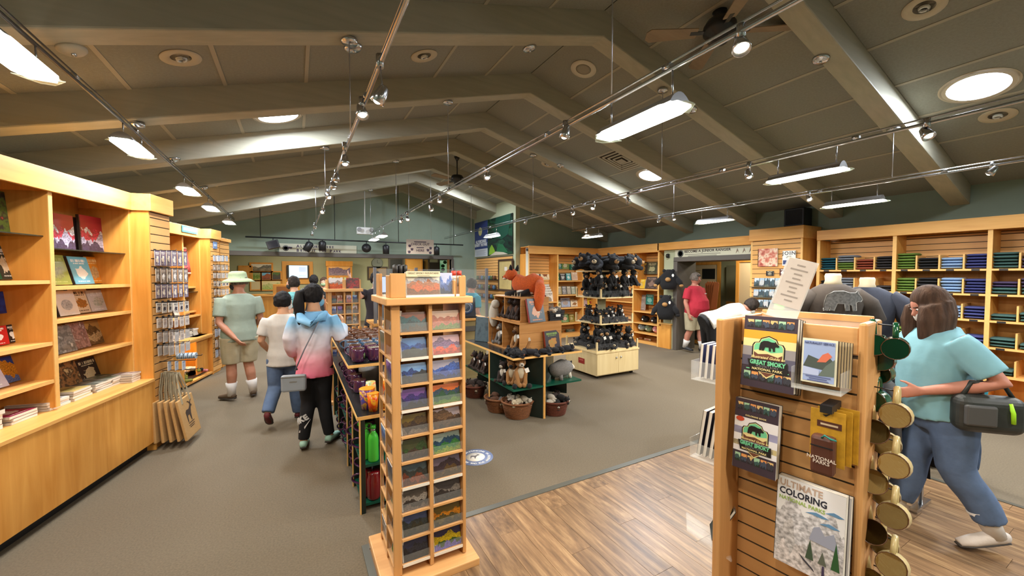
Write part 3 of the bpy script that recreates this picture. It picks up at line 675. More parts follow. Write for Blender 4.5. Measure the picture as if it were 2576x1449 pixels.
# --- paper-brown tote bags
BAG = mat('tote_brown', s2l(186, 146, 92), .9, noise=.06, nscale=60, bump=.2, bscale=300); HANDLE = mat('tote_strap', s2l(160, 146, 118), .9, noise=.15, nscale=40); INK = mat('dark_ink', s2l(60, 44, 34), .8)
for i in range(5):
    yy = -.03 - .058 * i
    b = thing('tote_bag', ['brown tote bag hanging closest to the slatted pilaster', 'second brown tote bag out from the pilaster', 'middle brown tote bag of the five on the hook', 'brown tote bag just behind the printed front one', 'front brown tote bag printed with a dark elk'][i], 'bag', FL.w(1.66, yy, 0), FL.yaw, 'brown tote bags on the pilaster')
    M = Matrix.Rotation(R(3 * (i - 2)), 4, 'Z') @ Matrix.Rotation(R(-2 - 2.2 * i), 4, 'X')
    z1, z0, hw = .47, .07, .175
    bm = MB(); 
    for k in range(1): bm.box(-hw, -.012, z0, hw, .012, z1, 0, M)
    bm.build('bag_body', BAG, b, bev=.006)
    for s, off in ((-1, -.014), (1, .014)):
        pts = [M @ Vector((-.09, off, z1 - .05)), M @ Vector((-.085, off, z1 + .08)), M @ Vector((-.03, off * .5, z1 + .25)), M @ Vector((.03, off * .5, z1 + .25)), M @ Vector((.085, off, z1 + .08)), M @ Vector((.09, off, z1 - .05))]
        MB().loft([(p, .016, .003, Vector((1, 0, 0))) for p in pts], 6, 0, False).build('strap', HANDLE, b)
    if i == 4:
        elk = [(-.05, 0), (-.04, 0), (-.035, .06), (.0, .065), (.015, .0), (.025, 0), (.03, .07), (.04, .1), (.052, .125), (.075, .128), (.074, .14), (.058, .15), (.066, .17), (.09, .19), (.06, .178), (.05, .165), (.03, .185), (.0, .19), (.03, .172), (.042, .152), (.03, .135), (.005, .115), (-.04, .118), (-.058, .1), (-.055, .06)]
        MM = M @ Matrix.Translation((.0, -.013, .22)) @ Matrix.Rotation(R(90), 4, 'X')
        MB().prism([(x * 1.25, y * 1.05) for x, y in elk], 0, .0012, 0, MM).build('elk_print', INK, b)
        MB().box(-.06, -.0145, .205, .07, -.013, .212, 0, M).build('ground_line', INK, b)
        lines(b, INK, .0, .185, (.13, .1), .007, .018, -.013, M)

# --- second angled case
o2 = FL.w(0, .812, 0); F2 = Frame(o2.x, o2.y, FL.yaw)
c2 = angled_case('bookcase', 'shorter maple bookcase with a lit lower cubby under the blue sign', F2, (3.80, 4.71), (4.71, 5.05), ((1.035,),), ((1.415,),), door=False)
b = MB().box(3.8, 0, .03, 4.69, .5, .06).build('cubby_floor', MAPLE_H, c2); MB().box(3.62, 0, .06, 3.82, .5, .67).build('cubby_side', MAPLE, c2); MB().box(3.82, .48, .06, 4.7, .5, .67).build('cubby_back', MAPLE, c2); MB().box(3.82, .0, .645, 4.7, .02, .672).build('cubby_rail', MAPLE_H, c2)
MB().box(3.9, .2, .655, 4.6, .24, .668).build('cubby_lamp', emis('cubby_tube', (1, .72, .3), 8), c2)
area('cubby_light', c2, (4.25, .22, .645), .6, .05, 5, (1, .68, .28))
slats(c2, 3.82, 4.69, .50, 1.45, 2.28, .0785, SLATW)
sg = thing('shelf_sign', 'blue LOCAL HISTORY sign on the bookcase fascia', 'sign', F2.w(4.33, .112, 2.4), F2.yaw)
MB().box(-.225, -.006, -.05, .225, .006, .05).build('plate', col((62, 148, 184)), sg); text('LOCAL HISTORY', .062, WHITE, sg, (0, -.0068, 0), sx=.82, bold=.001)
for i, (z, h, m, w) in enumerate(((.74, .1, col((30, 60, 30)), 0),)): pass
# child's dress, orange box and books there
DRESS = A('photo', 60, (196, 60, 70), (214, 120, 120), (226, 190, 180), (190, 40, 56))
x, z = F2.px(470, 690, .3); xt, zt = F2.px(455, 622, .3)
d = thing('child_dress', 'red and white patterned child dress hanging from a slat hook', 'dress', F2.w(x - .06, .3, z), F2.yaw)
hh = zt - z
MB().loft([((.03, 0, 0), .17, .035, (1, 0, 0)), ((.02, 0, hh * .3), .135, .032, (1, 0, 0)), ((0, 0, hh * .62), .085, .03, (1, 0, 0)), ((0, 0, hh * .9), .075, .026, (1, 0, 0)), ((0, 0, hh), .05, .02, (1, 0, 0))], 14).build('dress_body', mat('dress_print', s2l(200, 90, 92), .9, noise=.45, nscale=26), d)
MB().loft([((.03, 0, 0), .176, .037, (1, 0, 0)), ((.03, 0, .03), .17, .036, (1, 0, 0))], 14).build('hem', col((226, 196, 176)), d); MB().loft([((0, 0, hh * .95), .06, .03, (1, 0, 0)), ((0, 0, hh + .01), .045, .02, (1, 0, 0))], 12).build('collar', col((226, 200, 176)), d)
MB().tube([(0, 0, hh), (0, .02, hh + .03), (0, .2, hh + .035)], .004, 6).build('hanger', BLACK, d)
pbook('tan knit cap hanging behind the child dress', F2, 437, 452, 622, 660, .4, A('photo', 61, (150, 120, 70), (180, 150, 90), (130, 100, 60)), None, 0, .05, name='cap', cat='cap')
pbook('orange packaged toy box on the glass shelf', F2, 441, 459, 708, 737, .32, A('title', 62, (206, 110, 40), (190, 90, 30), (120, 60, 30), (236, 190, 120)), 1.418, 4, .05, name='box', cat='box')
pbook('white booklet with an oval portrait on the wooden shelf', F2, 440, 458, 756, 794, .26, A('portrait', 63, (226, 222, 214), (214, 210, 202), (90, 90, 96), (200, 200, 200)), 1.038, 12, .03)
pbook('white booklet with a dark picture, nearer the dress hem', F2, 460, 478, 754, 790, .26, A('portrait', 64, (222, 218, 208), (206, 202, 192), (60, 56, 50), (190, 190, 186)), 1.038, 12, .03)
pbook('grey photo book standing behind the counter stacks', F2, 452, 473, 805, 838, .36, A('photo', 65, (60, 56, 50), (110, 104, 92), (150, 146, 130)), .703, 12)
pbook('dark blue book standing behind the counter stacks', F2, 430, 446, 805, 845, .36, A('title', 66, (30, 44, 70), (26, 40, 60), (60, 70, 90), (150, 160, 170)), .703, 12)
for k, (x, it, w) in enumerate(((3.86, T('mag', 4, 'crimson booklet', .02), 'beside the pilaster cards'), (4.04, T('plum', 3, 'dark plum booklet', .018), 'second along the lit case counter'), (4.2, T('slate', 4, 'slate booklet', .017), 'in the middle of the lit case counter'), (4.38, T('green', 4, 'dark green booklet', .02), 'fourth along the lit case counter'), (4.56, T('navy', 5, 'white booklet', .02), 'at the far end of the lit case counter'))):
    stack(F2, x, .28, .70, it, w, .15, .22, 'books lying on the lit case counter')
# plush snakes and small animals heaped in the cubby
SNK = [mat('plush_%d' % i, s2l(*c), .95, noise=.3, nscale=30, bump=.4, bscale=150) for i, c in enumerate(((110, 116, 50), (206, 190, 186), (30, 28, 30), (226, 226, 220), (96, 110, 44), (196, 120, 120)))]
for i in range(16):
    x = 3.92 + .7 * ((i * .37) % 1); y = .08 + .3 * ((i * .61) % 1); z = .1 + .035 * (i % 4); a = rnd.uniform(0, 3.1)
    pts = [(math.cos(a) * q * .055 + .02 * math.sin(q * 1.7), math.sin(a) * q * .05, .012 * math.sin(q)) for q in range(-2, 3)]
    t_ = thing('plush_snake', '%s plush snake in the lit cubby, %s of the heap' % (('olive', 'pink and grey', 'black', 'white', 'moss green', 'rosy')[i % 6], ORD[i]), 'plush toy', F2.w(x, y, z), F2.yaw, 'plush toys heaped in the lit cubby')
    MB().tube(pts, [.018, .03, .032, .028, .014], 8).build('body', SNK[i % 6], t_); MB().ball(pts[0], .03, .026, .024, 8, 6).build('head', SNK[i % 6], t_)
# packets on the second pilaster
hook_rows(c2, F2, (4.82, 4.95), 0, ((2.02, .1, CARD[5]), (1.86, .1, CARD[1]), (1.72, .09, CARD[4]), (1.58, .09, CARD[2]), (1.44, .1, CARD[3]), (1.3, .1, CARD[4]), (1.16, .09, CARD[3]), (.95, .14, CARD[4]), (.76, .14, CARD[5]), (.57, .14, CARD[3]), (.4, .14, (CARD[5], CARD[1]))), 'packaged souvenir past the lit cubby', .16, 3, .1)
sg = thing('pilaster_sign', 'small blue notice near the top of the second pilaster', 'sign', F2.w(4.88, -.008, 2.2), F2.yaw); MB().box(-.07, -.004, -.06, .07, .004, .06).build('plate', col((96, 120, 160)), sg); MB().box(-.045, -.006, -.02, .045, -.004, .02).build('panel', col((150, 170, 200)), sg)
# --- third case end beyond
o3 = onz(560, 925); F3 = Frame(o3.x, o3.y, FL.yaw)
c3 = angled_case('bookcase', 'distant maple case end with bare slats beside the back opening', F3, (-.9, 0), (0, .4), ((1.5, 1.1),), ((),), zt=2.36)
# ================================================================== corner book cases, doorway header, shirt shelves
def wall_case(name, label, fr, xs, zs, depth=.4, fz=(2.25, 2.42), slat=True, base=.1, cat='bookcase', fascia=True, pitch=.0785):
    t = thing(name, label, cat, fr.O, fr.yaw)
    x0, x1 = xs[0], xs[-1]
    MB().box(x0, depth, 0, x1, depth + .02, fz[1]).build('back_panel', MAPLE, t)
    if fascia: MB().box(x0 - .02, -.03, fz[0], x1 + .02, .0, fz[1]).build('fascia', MAPLE_H, t, bev=.004); MB().box(x0, 0, fz[1] - .03, x1, depth, fz[1] - .01).build('top_panel', MAPLE_H, t)
    for x in xs: MB().box(x - .02, 0, 0, x + .02, depth, fz[0]).box(x - .021, -.006, 0, x + .021, 0, fz[0], 1).build('upright', [MAPLE, EDGE], t)
    for b, zz in enumerate(zs):
        for z in zz: MB().box(xs[b] + .02, .0, z - .024, xs[b+1] - .02, depth, z).box(xs[b] + .02, -.006, z - .025, xs[b+1] - .02, 0, z, 1).build('shelf', [MAPLE_H, EDGE], t)
        if slat: slats(t, xs[b] + .02, xs[b+1] - .02, depth - .022, base, fz[0], pitch, SLATW)
    MB().box(x0, .05, 0, x1, depth, base).build('plinth', MAPLE_H, t)
    return t
FA = Frame(5.12, 8.45, 0)
ca = wall_case('bookcase', 'slat-backed maple bookcase filling the far corner wall', FA, (.02, .92, 1.77, 2.26), ((.98, .55), (1.53, 1.15, .8, .38), (1.53, 1.15, .8, .38)), fz=(2.22, 2.42))
FR = Frame(7.4, 8.2, R(-90))
cr = wall_case('bookcase', 'maple bookcase turning the corner beside the grey doorway', FR, (-.2, 1.08, 1.86), ((1.34, 1.0, .6), (1.34, .79, .51, .27)), depth=.46, fz=(2.22, 2.42), base=.06)
slats(cr, 1.9, 1.94, .0, .5, .9); 
e = MB().box(1.88, .0, .0, 2.2, .42, .55).build('end_box', MAPLE, cr, bev=.004); MB().box(1.88, -.01, .55, 2.22, .44, .58).build('end_box_top', EDGE, cr)
MB().box(2.2, .04, .6, 2.21, .2, .8).build('price_card', PAPER, cr)
hd = thing('header_fascia', 'long maple fascia board running above the junior ranger doorway', 'fascia', (7.4, 5.2, 2.25))
MB().box(-.03, -1.0, 0, 0, 1.16, .17).build('board', wood('maple_y', s2l(204, 138, 60), s2l(232, 170, 88), axis='y'), hd, bev=.004); MB().box(0, -1.0, 0, .5, 1.16, .02).build('soffit', MAPLE_H, hd)
sg = thing('doorway_sign', 'pale banner sign with a round emblem above the doorway', 'sign', (7.44, 5.06, 2.155), R(-90))
MB().box(-.86, -.006, -.085, .86, .004, .085).build('board', col((196, 194, 170)), sg)
text('BECOME A JUNIOR RANGER', .075, col((60, 48, 44)), sg, (-.1, -.008, .035), sx=1.05, bold=.002, spacing=1.05)
lines(sg, col((120, 116, 102)), -.2, -.028, (.82, .66), .014, .034, -.006)
MB().lathe([(.075, 0), (.075, .004), (.055, .004)], 24, 0, Matrix.Translation((-.72, -.006, 0)) @ Matrix.Rotation(R(90), 4, 'X')).build('emblem_ring', col((70, 74, 70)), sg); MB().lathe([(.0, .005), (.052, .005)], 20, 0, Matrix.Translation((-.72, -.006, 0)) @ Matrix.Rotation(R(90), 4, 'X')).build('emblem_disc', col((150, 156, 140)), sg)
for i, x in enumerate((.55, .68, .8)): MB().prism([(-.03, -.05), (.0, .05), (.035, -.045), (.01, 0)], 0, .003, 0, Matrix.Translation((x, -.006, 0)) @ Matrix.Rotation(R(90), 4, 'X')).build('figure_print', col((120, 96, 80)), sg)
bs = MB().lathe([(.05, -.02), (.05, .02)], 18, 0, Matrix.Rotation(R(90), 4, 'X')).build('wall_clock', BLACK, None, (7.42, 6.1, 2.12)); tag(bs, 'small dark round speaker on the doorway corner by the fascia', 'speaker')
# --- corner case books
def row(fr, dy, z, lst, words, lean=10, group='books in the corner case'):
    for (u0, u1, v0, v1, a, w) in lst: pbook(w + ' ' + words, fr, u0, u1, v0, v1, dy, a, z, lean, .02, group=group)
tl = lambda s, *c: art('title', tuple(c), s)
row(FA, .352, None, ((1404, 1415, 655, 677, tl(70, (20, 110, 96), (16, 96, 84), (60, 140, 120), (220, 226, 214)), 'narrow teal book'), (1414, 1432, 655, 677, tl(71, (120, 150, 80), (96, 130, 66), (190, 170, 120), (226, 226, 200)), 'green bordered book'), (1433, 1455, 656, 679, tl(72, (14, 110, 90), (10, 96, 80), (30, 130, 110), (200, 220, 206)), 'wide teal book')), 'in the top rack of the corner case')
row(FA, .2, 1.533, ((1402, 1408, 686, 704, tl(73, (30, 120, 90), (20, 96, 80), (60, 140, 110), (220, 220, 210)), 'narrow green book'), (1409, 1424, 688, 704, tl(74, (50, 56, 56), (70, 76, 76), (150, 160, 160), (226, 226, 220)), 'charcoal book'), (1425, 1437, 688, 704, tl(75, (80, 170, 170), (60, 150, 160), (190, 220, 214), (240, 240, 236)), 'turquoise book'), (1438, 1458, 685, 704, tl(76, (206, 180, 150), (220, 196, 170), (160, 120, 90), (240, 230, 220)), 'peach book')), 'on the upper shelf of the corner case')
row(FA, .2, 1.153, ((1402, 1414, 720, 738, tl(77, (170, 160, 120), (150, 140, 100), (90, 80, 50), (230, 220, 200)), 'olive cover book'), (1415, 1426, 720, 738, tl(78, (120, 124, 124), (150, 150, 150), (70, 70, 74), (226, 226, 226)), 'grey cover book'), (1427, 1437, 720, 738, tl(79, (170, 166, 150), (140, 140, 124), (80, 76, 60), (230, 226, 214)), 'stone cover book'), (1438, 1448, 721, 738, tl(80, (150, 170, 150), (170, 180, 160), (96, 110, 90), (230, 230, 220)), 'sage cover book'), (1449, 1462, 721, 738, tl(81, (196, 186, 160), (180, 170, 140), (120, 100, 70), (230, 220, 200)), 'buff cover book')), 'on the second shelf of the corner case')
row(FA, .2, .803, ((1402, 1414, 756, 773, tl(82, (226, 220, 196), (206, 206, 176), (120, 140, 90), (120, 100, 80)), 'cream and green children book'), (1411, 1435, 750, 773, tl(83, (160, 176, 200), (180, 190, 210), (216, 196, 170), (80, 90, 120)), 'pale blue children book'), (1436, 1456, 755, 773, tl(84, (226, 216, 190), (206, 200, 170), (170, 120, 70), (110, 90, 70)), 'cream horse children book'), (1466, 1478, 752, 773, tl(85, (206, 170, 170), (190, 150, 150), (120, 80, 80), (230, 220, 216)), 'rose children book'), (1478, 1498, 750, 770, tl(86, (226, 196, 60), (210, 180, 40), (200, 70, 50), (60, 60, 40)), 'yellow flower children book'), (1500, 1508, 752, 770, tl(87, (200, 190, 180), (180, 170, 160), (90, 80, 70), (226, 220, 210)), 'slim beige children book')), 'on the middle shelf of the corner case')
row(FA, .2, .383, ((1402, 1411, 790, 811, tl(88, (70, 50, 40), (96, 70, 56), (160, 60, 40), (200, 190, 180)), 'narrow brown book'), (1412, 1431, 790, 811, tl(89, (90, 130, 80), (110, 150, 90), (180, 90, 60), (220, 214, 190)), 'green cottage book'), (1432, 1446, 790, 809, tl(90, (130, 120, 50), (110, 100, 40), (70, 60, 30), (220, 210, 160)), 'olive brown book')), 'on the lower shelf of the corner case')
row(FA, .25, .1, ((1402, 1414, 832, 858, tl(91, (20, 90, 60), (16, 80, 50), (40, 110, 80), (190, 206, 190)), 'leaning dark green book'), (1424, 1446, 828, 858, tl(92, (60, 90, 80), (76, 104, 90), (30, 60, 60), (200, 206, 196)), 'grey-green pocket book')), 'at the bottom of the corner case')
row(FA, .352, None, ((1341, 1361, 678, 703, tl(93, (70, 74, 78), (90, 94, 96), (216, 212, 206), (230, 226, 214)), 'charcoal boxed game'), (1360, 1386, 670, 704, tl(94, (226, 214, 180), (216, 204, 166), (150, 80, 50), (120, 90, 60)), 'cream poster book with a standing bear')), 'hung on the corner slats')
for i in range(4):
    u0 = 1365 + i * 1.5; v0 = 716 + i * 6
    pbook('white card pack in the stepped rack, %s from the front' % ORD[3 - i], FA, u0, u0 + 26, v0, v0 + 38, .3 - .05 * i, art('portrait', ((206, 204, 196), (190, 188, 180), (150, 140, 120), (120, 110, 96)), 95), None, 10, .02, name='card_pack', cat='card pack', group='card packs in the corner rack')
for i in range(3):
    q = FA.w(.42, .22, .983 + .03 * i); tag(MB().box(-.13, -.1, 0, .13, .1, .028).build('boxed_book', [PAGES], None, q, (0, 0, .1 * i)), 'cream slab book stacked by the fox tail, %s from the bottom' % ORD[i], 'book', 'slab books in the corner case')
q = FA.w(.62, .2, .983); pl = tag(MB().ball((0, 0, .08), .06, .05, .07).build('plush_bird', mat('plum_plush', s2l(90, 20, 30), .95, bump=.4), None, q), 'small plum plush cardinal on the corner shelf', 'plush toy'); MB().loft([((.05, 0, .09), .02, .02), ((.13, 0, .1), .006, .006)], 8).build('beak', col((190, 60, 50)), pl); MB().ball((.03, 0, .14), .035, .03, .035).build('head', MATS['plum_plush'], pl)
sg = thing('map_strip', 'tall narrow white trail map strip at the bookcase end', 'sign', FA.w(-.03, -.012, .0), 0); MB().box(-.035, -.004, 1.2, .035, .006, 2.36).build('strip', col((206, 204, 190)), sg); MB().box(-.034, -.006, 2.28, .034, -.004, 2.35).build('strip_head', col((50, 44, 40)), sg)
# --- case by the doorway
row(FR, .34, None, ((1607, 1627, 660, 690, tl(100, (40, 34, 30), (56, 46, 40), (96, 60, 50), (190, 160, 60)), 'dark souvenir book'), (1627, 1652, 660, 690, tl(101, (60, 66, 50), (80, 84, 60), (120, 130, 90), (200, 190, 150)), 'moss green souvenir book')), 'in the rack beside the doorway', 6)
pbook('yellow framed picture on the shelf beside the doorway', FR, 1597, 1621, 703, 727, .2, tl(102, (216, 180, 50), (206, 170, 40), (120, 110, 100), (240, 220, 140)), 1.343, 12, .03, name='framed_picture', cat='picture')
pbook('dark bear patterned gift box beside the yellow framed picture', FR, 1623, 1650, 697, 727, .2, tl(103, (60, 50, 46), (76, 64, 58), (110, 84, 70), (140, 120, 110)), 1.343, 12, .03, name='gift_box', cat='box')
pbook('tall grey panel book beside the doorway', FR, 1606, 1622, 742, 782, .25, tl(104, (130, 120, 116), (150, 140, 136), (80, 66, 70), (190, 186, 180)), .793, 6); pbook('teal hanging gift bag next to the tall grey panel book', FR, 1624, 1643, 741, 764, .25, tl(105, (20, 110, 100), (16, 96, 90), (40, 130, 116), (150, 190, 180)), .95, 4, name='gift_bag', cat='gift bag')
pbook('red and cream children book in the bottom cubby', FR, 1620, 1636, 856, 872, .2, tl(106, (206, 190, 150), (216, 200, 160), (190, 60, 60), (190, 60, 60)), .065, 10); pbook('rust picture book in the bottom cubby', FR, 1598, 1614, 848, 868, .2, tl(107, (180, 110, 70), (196, 130, 84), (226, 200, 160), (230, 220, 200)), .065, 10)
for i, (c, n) in enumerate((((20, 18, 18), 'black'), ((150, 170, 180), 'pale blue'), ((120, 150, 130), 'sage'), ((226, 160, 170), 'pink'), ((26, 24, 26), 'charcoal'))):
    z = (.513, .29, .29, .29, .513)[i]; x = (1.3, 1.2, 1.42, 1.66, 1.6)[i]
    t_ = thing('plush_bundle', '%s bagged plush blanket in the case beside the doorway' % n, 'plush toy', FR.w(x, .2, z), FR.yaw, 'bagged plush by the doorway')
    m_ = mat('bundle_' + n.replace(' ', '_'), s2l(*c), .95, bump=.4, bscale=120, noise=.2)
    MB().ball((0, 0, .08), .11, .1, .08).build('bundle', m_, t_); MB().ball((.02, -.07, .13), .05, .05, .045).build('head', m_, t_); MB().ball((0, -.1, .07), .02, .01, .02).build('tag', PAPER, t_)
# bear suits hanging on the case end
FURB = mat('black_fur', (.008, .008, .01), .95, noise=.3, nscale=60, bump=.8, bscale=160, sheen=.05); TANF = mat('tan_fur', s2l(170, 128, 78), .95, bump=.5, bscale=160)
def bear_hood(u, v0, v1, label, flip):
    q = onx(u, v1, 7.3); qt = onx(u, v0, 7.3); h = qt.z - q.z
    t_ = thing('bear_hood', label, 'costume', (7.3, q.y - .02, q.z), R(-60))
    MB().loft([((0, 0, 0), .14, .08, (1, 0, 0)), ((0, 0, h * .25), .19, .1, (1, 0, 0)), ((0, 0, h * .6), .2, .11, (1, 0, 0)), ((0, 0, h * .8), .13, .1, (1, 0, 0)), ((0, 0, h), .05, .05, (1, 0, 0))], 14).build('hood_body', FURB, t_)
    for s in (-1, 1):
        MB().loft([((s * .14, 0, h * .55), .07, .06), ((s * .24, -.02, h * .35), .06, .05), ((s * .27, -.03, h * .2), .04, .04)], 10).build('sleeve', FURB, t_); MB().ball((s * .27, -.05, h * .2), .045, .03, .035).build('paw', TANF if flip else FURB, t_); MB().ball((s * .09, -.03, h * .93), .04, .025, .04).build('ear', FURB, t_)
    MB().ball((0, -.1, h * (.5 if flip else .62)), .06, .05, .05).build('muzzle', TANF, t_)
    MB().ball((.1, -.09, h * .7), .025, .004, .035).build('price_tag', PAPER, t_)
bear_hood(1680, 678, 728, 'black bear hooded costume with tan muzzle and paws beside the doorway', True); bear_hood(1672, 742, 803, 'lower black bear hooded costume hanging beside the doorway', False)
# --- slatted pilaster between doorway and shirts
FP = Frame(7.32, 4.18, R(-90))
pp = thing('slat_pilaster', 'wide slatted maple pilaster beside the doorway with postcards racks', 'display', FP.O, FP.yaw)
MB().box(0, .02, 0, .82, .56, 2.32).build('body', MAPLE, pp); MB().box(-.03, -.03, 2.3, .85, .56, 2.51).build('cap', MAPLE_H, pp, bev=.005); MB().box(.8, .0, 0, .83, .02, 2.3).box(-.01, 0, 0, .02, .02, 2.3).build('edge_trim', EDGE, pp)
slats(pp, .02, .8, 0, .1, 2.3, .085, SLATW)
pbook('framed reddish interior print with a white mat on the pilaster slats', FP, 1906, 1955, 626, 671, -.03, art('photo', ((150, 60, 50), (200, 120, 100), (226, 206, 180), (170, 70, 56)), 110), None, 0, .02, col((226, 222, 206)), 'framed_print', 'picture')
j = thing('join_sign', 'white and navy JOIN sign on the pilaster slats', 'sign', FP.w(*[FP.px(1985, 650, -.03)[0], -.03, FP.px(1985, 650, -.03)[1]]), FP.yaw)
MB().box(-.1, -.005, -.12, .1, .005, .13).build('card', WHITE, j); MB().box(-.09, -.007, -.1, .09, -.005, -.03).build('band', col((50, 62, 110)), j); text('JOIN', .085, col((50, 50, 60)), j, (0, -.0065, .085), spacing=1.2, bold=.001); lines(j, col((150, 150, 140)), 0, .035, (.07, .09), .014, .022, -.005)
pbook('small black plaque with gold writing on the pilaster', FP, 1927, 1946, 682, 694, -.02, tl(111, (30, 30, 34), (40, 40, 44), (50, 50, 54), (200, 190, 160)), None, 0, .012, name='plaque', cat='plaque'); pbook('maroon sticker card with a white round emblem on the pilaster', FP, 1961, 1975, 676, 694, -.02, tl(112, (90, 50, 44), (80, 44, 40), (226, 226, 220), (220, 214, 206)), None, 0, .01, name='sticker_card', cat='souvenir')
for r, (v0, v1, z) in enumerate(((700, 720, 0), (728, 746, 0), (754, 771, 0))):
    x0, zz = FP.px(1896, v1, -.05)
    MB().box(.02, -.07, zz - .02, .6, .0, zz - .006).build('ledge', mat('clear_ledge', (.2, .16, .1), .15, alpha=.7), pp)
    for k in range(5):
        u = 1896 + k * 13 - r * 1.5; a = art('land', (((150, 170, 190), (200, 210, 220), (60, 80, 90), (30, 44, 40)), ((170, 190, 200), (120, 150, 180), (190, 190, 190), (50, 56, 60)), ((96, 130, 160), (170, 190, 200), (40, 60, 70), (90, 100, 90)))[(k + r) % 3], 113 + k + r)
        pbook('small mountain photo magnet, %s in the %s row on the pilaster' % (ORD[k], ORD[r]), FP, u, u + 12, v0, v1, -.05, a, zz - .006, 8, .012, name='photo_magnet', cat='souvenir', group='photo magnets on the pilaster')
bk_ = thing('wall_speaker', 'large black box speaker above the slatted pilaster', 'speaker', (7.72, 3.62, 2.53), R(-90)); MB().box(-.16, -.14, 0, .16, .14, .32).build('cabinet', BLACK, bk_, bev=.02); MB().box(-.13, -.146, .03, .13, -.14, .29).build('grille', mat('speaker_cloth', (.02, .02, .022), .9, bump=.5, bscale=700), bk_)
# --- shirt shelves
FT = Frame(7.5, 3.2, R(-90))
ZT = [1.77, 1.455, 1.13, .80, .46, .12]
ct = wall_case('shirt_shelves', 'long maple wall shelves full of folded shirts', FT, (.0, .93, 1.81, 2.72, 3.6), (ZT, ZT, ZT, ZT), depth=.375, fz=(2.25, 2.41), slat=False, cat='shelf unit')
for b in range(4):
    xa, xb = (.0, .93, 1.81, 2.72, 3.6)[b:b+2]
    slats(ct, xa + .02, xb - .02, .352, 1.79, 2.25, .085, SLATW)
    for z in ZT[:5]:
        for k in (1, 2, 3): x = xa + (xb - xa) * k / 4; MB().box(x - .008, .03, z, x + .008, .37, z + .19).build('cell_divider', EDGE, ct)
        for k in range(4): x = xa + (xb - xa) * (k + .5) / 4; MB().box(x - .035, -.009, z - .024, x + .035, -.006, z - .002).build('size_label', BLACK, ct)
_fs = {}
def shirt_mesh(c):
    if c not in _fs:
        m_ = mat('cotton_%d_%d_%d' % c, s2l(*c), .9, noise=.18, nscale=18, bump=.35, bscale=40); b = MB()
        b.loft([((-.5, 0, .5), .46, .38, (0, 1, 0)), ((-.47, 0, .5), .5, .47, (0, 1, 0)), ((-.2, 0, .5), .5, .5, (0, 1, 0)), ((.2, 0, .5), .5, .49, (0, 1, 0)), ((.47, 0, .5), .5, .46, (0, 1, 0)), ((.5, 0, .5), .46, .36, (0, 1, 0))], 10)
        _fs[c] = b.mesh('folded_shirt', m_)
    return _fs[c]
GRN, BLU, NAV, BLK, TEA, PUR = (110, 140, 60), (150, 180, 216), (66, 72, 130), (36, 36, 40), (66, 100, 96), (76, 62, 96)
RSTT, GRYF, CHR, DTE = (150, 72, 48), (130, 136, 146), (52, 48, 50), (14, 84, 100)
CN = {GRN: 'olive green', BLU: 'light blue', NAV: 'indigo', BLK: 'black', TEA: 'sea green', PUR: 'plum', RSTT: 'rust', GRYF: 'grey', CHR: 'charcoal', DTE: 'teal'}
PLAN = {0: {0: ((DTE, 5), (GRN, 3, GRYF, 3), (RSTT, 4), (CHR, 5)), 1: ((BLK, 4), (GRYF, 5), (), (CHR, 2)), 2: ((CHR, 2), (BLK, 3), (CHR, 3), (CHR, 4)), 3: ((BLK, 3), (CHR, 2), (BLK, 3), (BLK, 4))},
        1: {0: ((GRN, 6), (BLK, 4), (BLU, 4), (NAV, 5)), 1: ((GRN, 5), (BLK, 5), (BLU, 5), (NAV, 5)), 2: ((GRN, 5), (BLK, 3), (BLU, 4), (NAV, 4)), 3: ((GRN, 4), (BLK, 3), (BLU, 3), (NAV, 3)), 4: ((CHR, 3), (BLK, 2), (), (NAV, 3))},
        2: {0: ((TEA, 3, TEA, 2), (PUR, 4), (PUR, 5), (TEA, 4)), 1: ((TEA, 2, PUR, 2), (TEA, 2, PUR, 3), (PUR, 4), (PUR, 4)), 2: ((TEA, 2), (TEA, 3), (), (TEA, 4)), 3: ((TEA, 3), (TEA, 2), (GRN, 3), (GRN, 4)), 4: ((TEA, 2), (), (BLK, 3), (BLK, 4))},
        3: {0: ((PUR, 4), (TEA, 4), (), ()), 1: ((PUR, 3), (TEA, 3), (), ())}}
BAYN = ('bay behind the mannequins', 'middle bay', 'bay beyond the woman', 'bay at the picture edge')
for b, rows in PLAN.items():
    xa, xb = (.0, .93, 1.81, 2.72, 3.6)[b:b+2]; cw = (xb - xa) / 4
    for r, cells in rows.items():
        for k, cell in enumerate(cells):
            z = ZT[r] + .001; n = 0
            for i in range(0, len(cell), 2):
                for j in range(cell[i+1]):
                    h = rnd.uniform(.038, .046)
                    if z + h > ZT[r] + .29: break
                    c = cell[i]
                    o = put('folded_shirt', shirt_mesh(c), None, FT.w(xa + cw * (k + .5) + rnd.uniform(-.006, .006), .18 + rnd.uniform(-.015, .015), z), (0, 0, FT.yaw + rnd.uniform(-.04, .04)), (cw - .034, .3, h))
                    tag(o, '%s folded shirt, %s up in %s cell, %s row, %s' % (CN[c], ORD[n], ORD[k], ORD[r], BAYN[b]), 'shirt', 'folded shirts on the wall shelves'); z += h * .92; n += 1
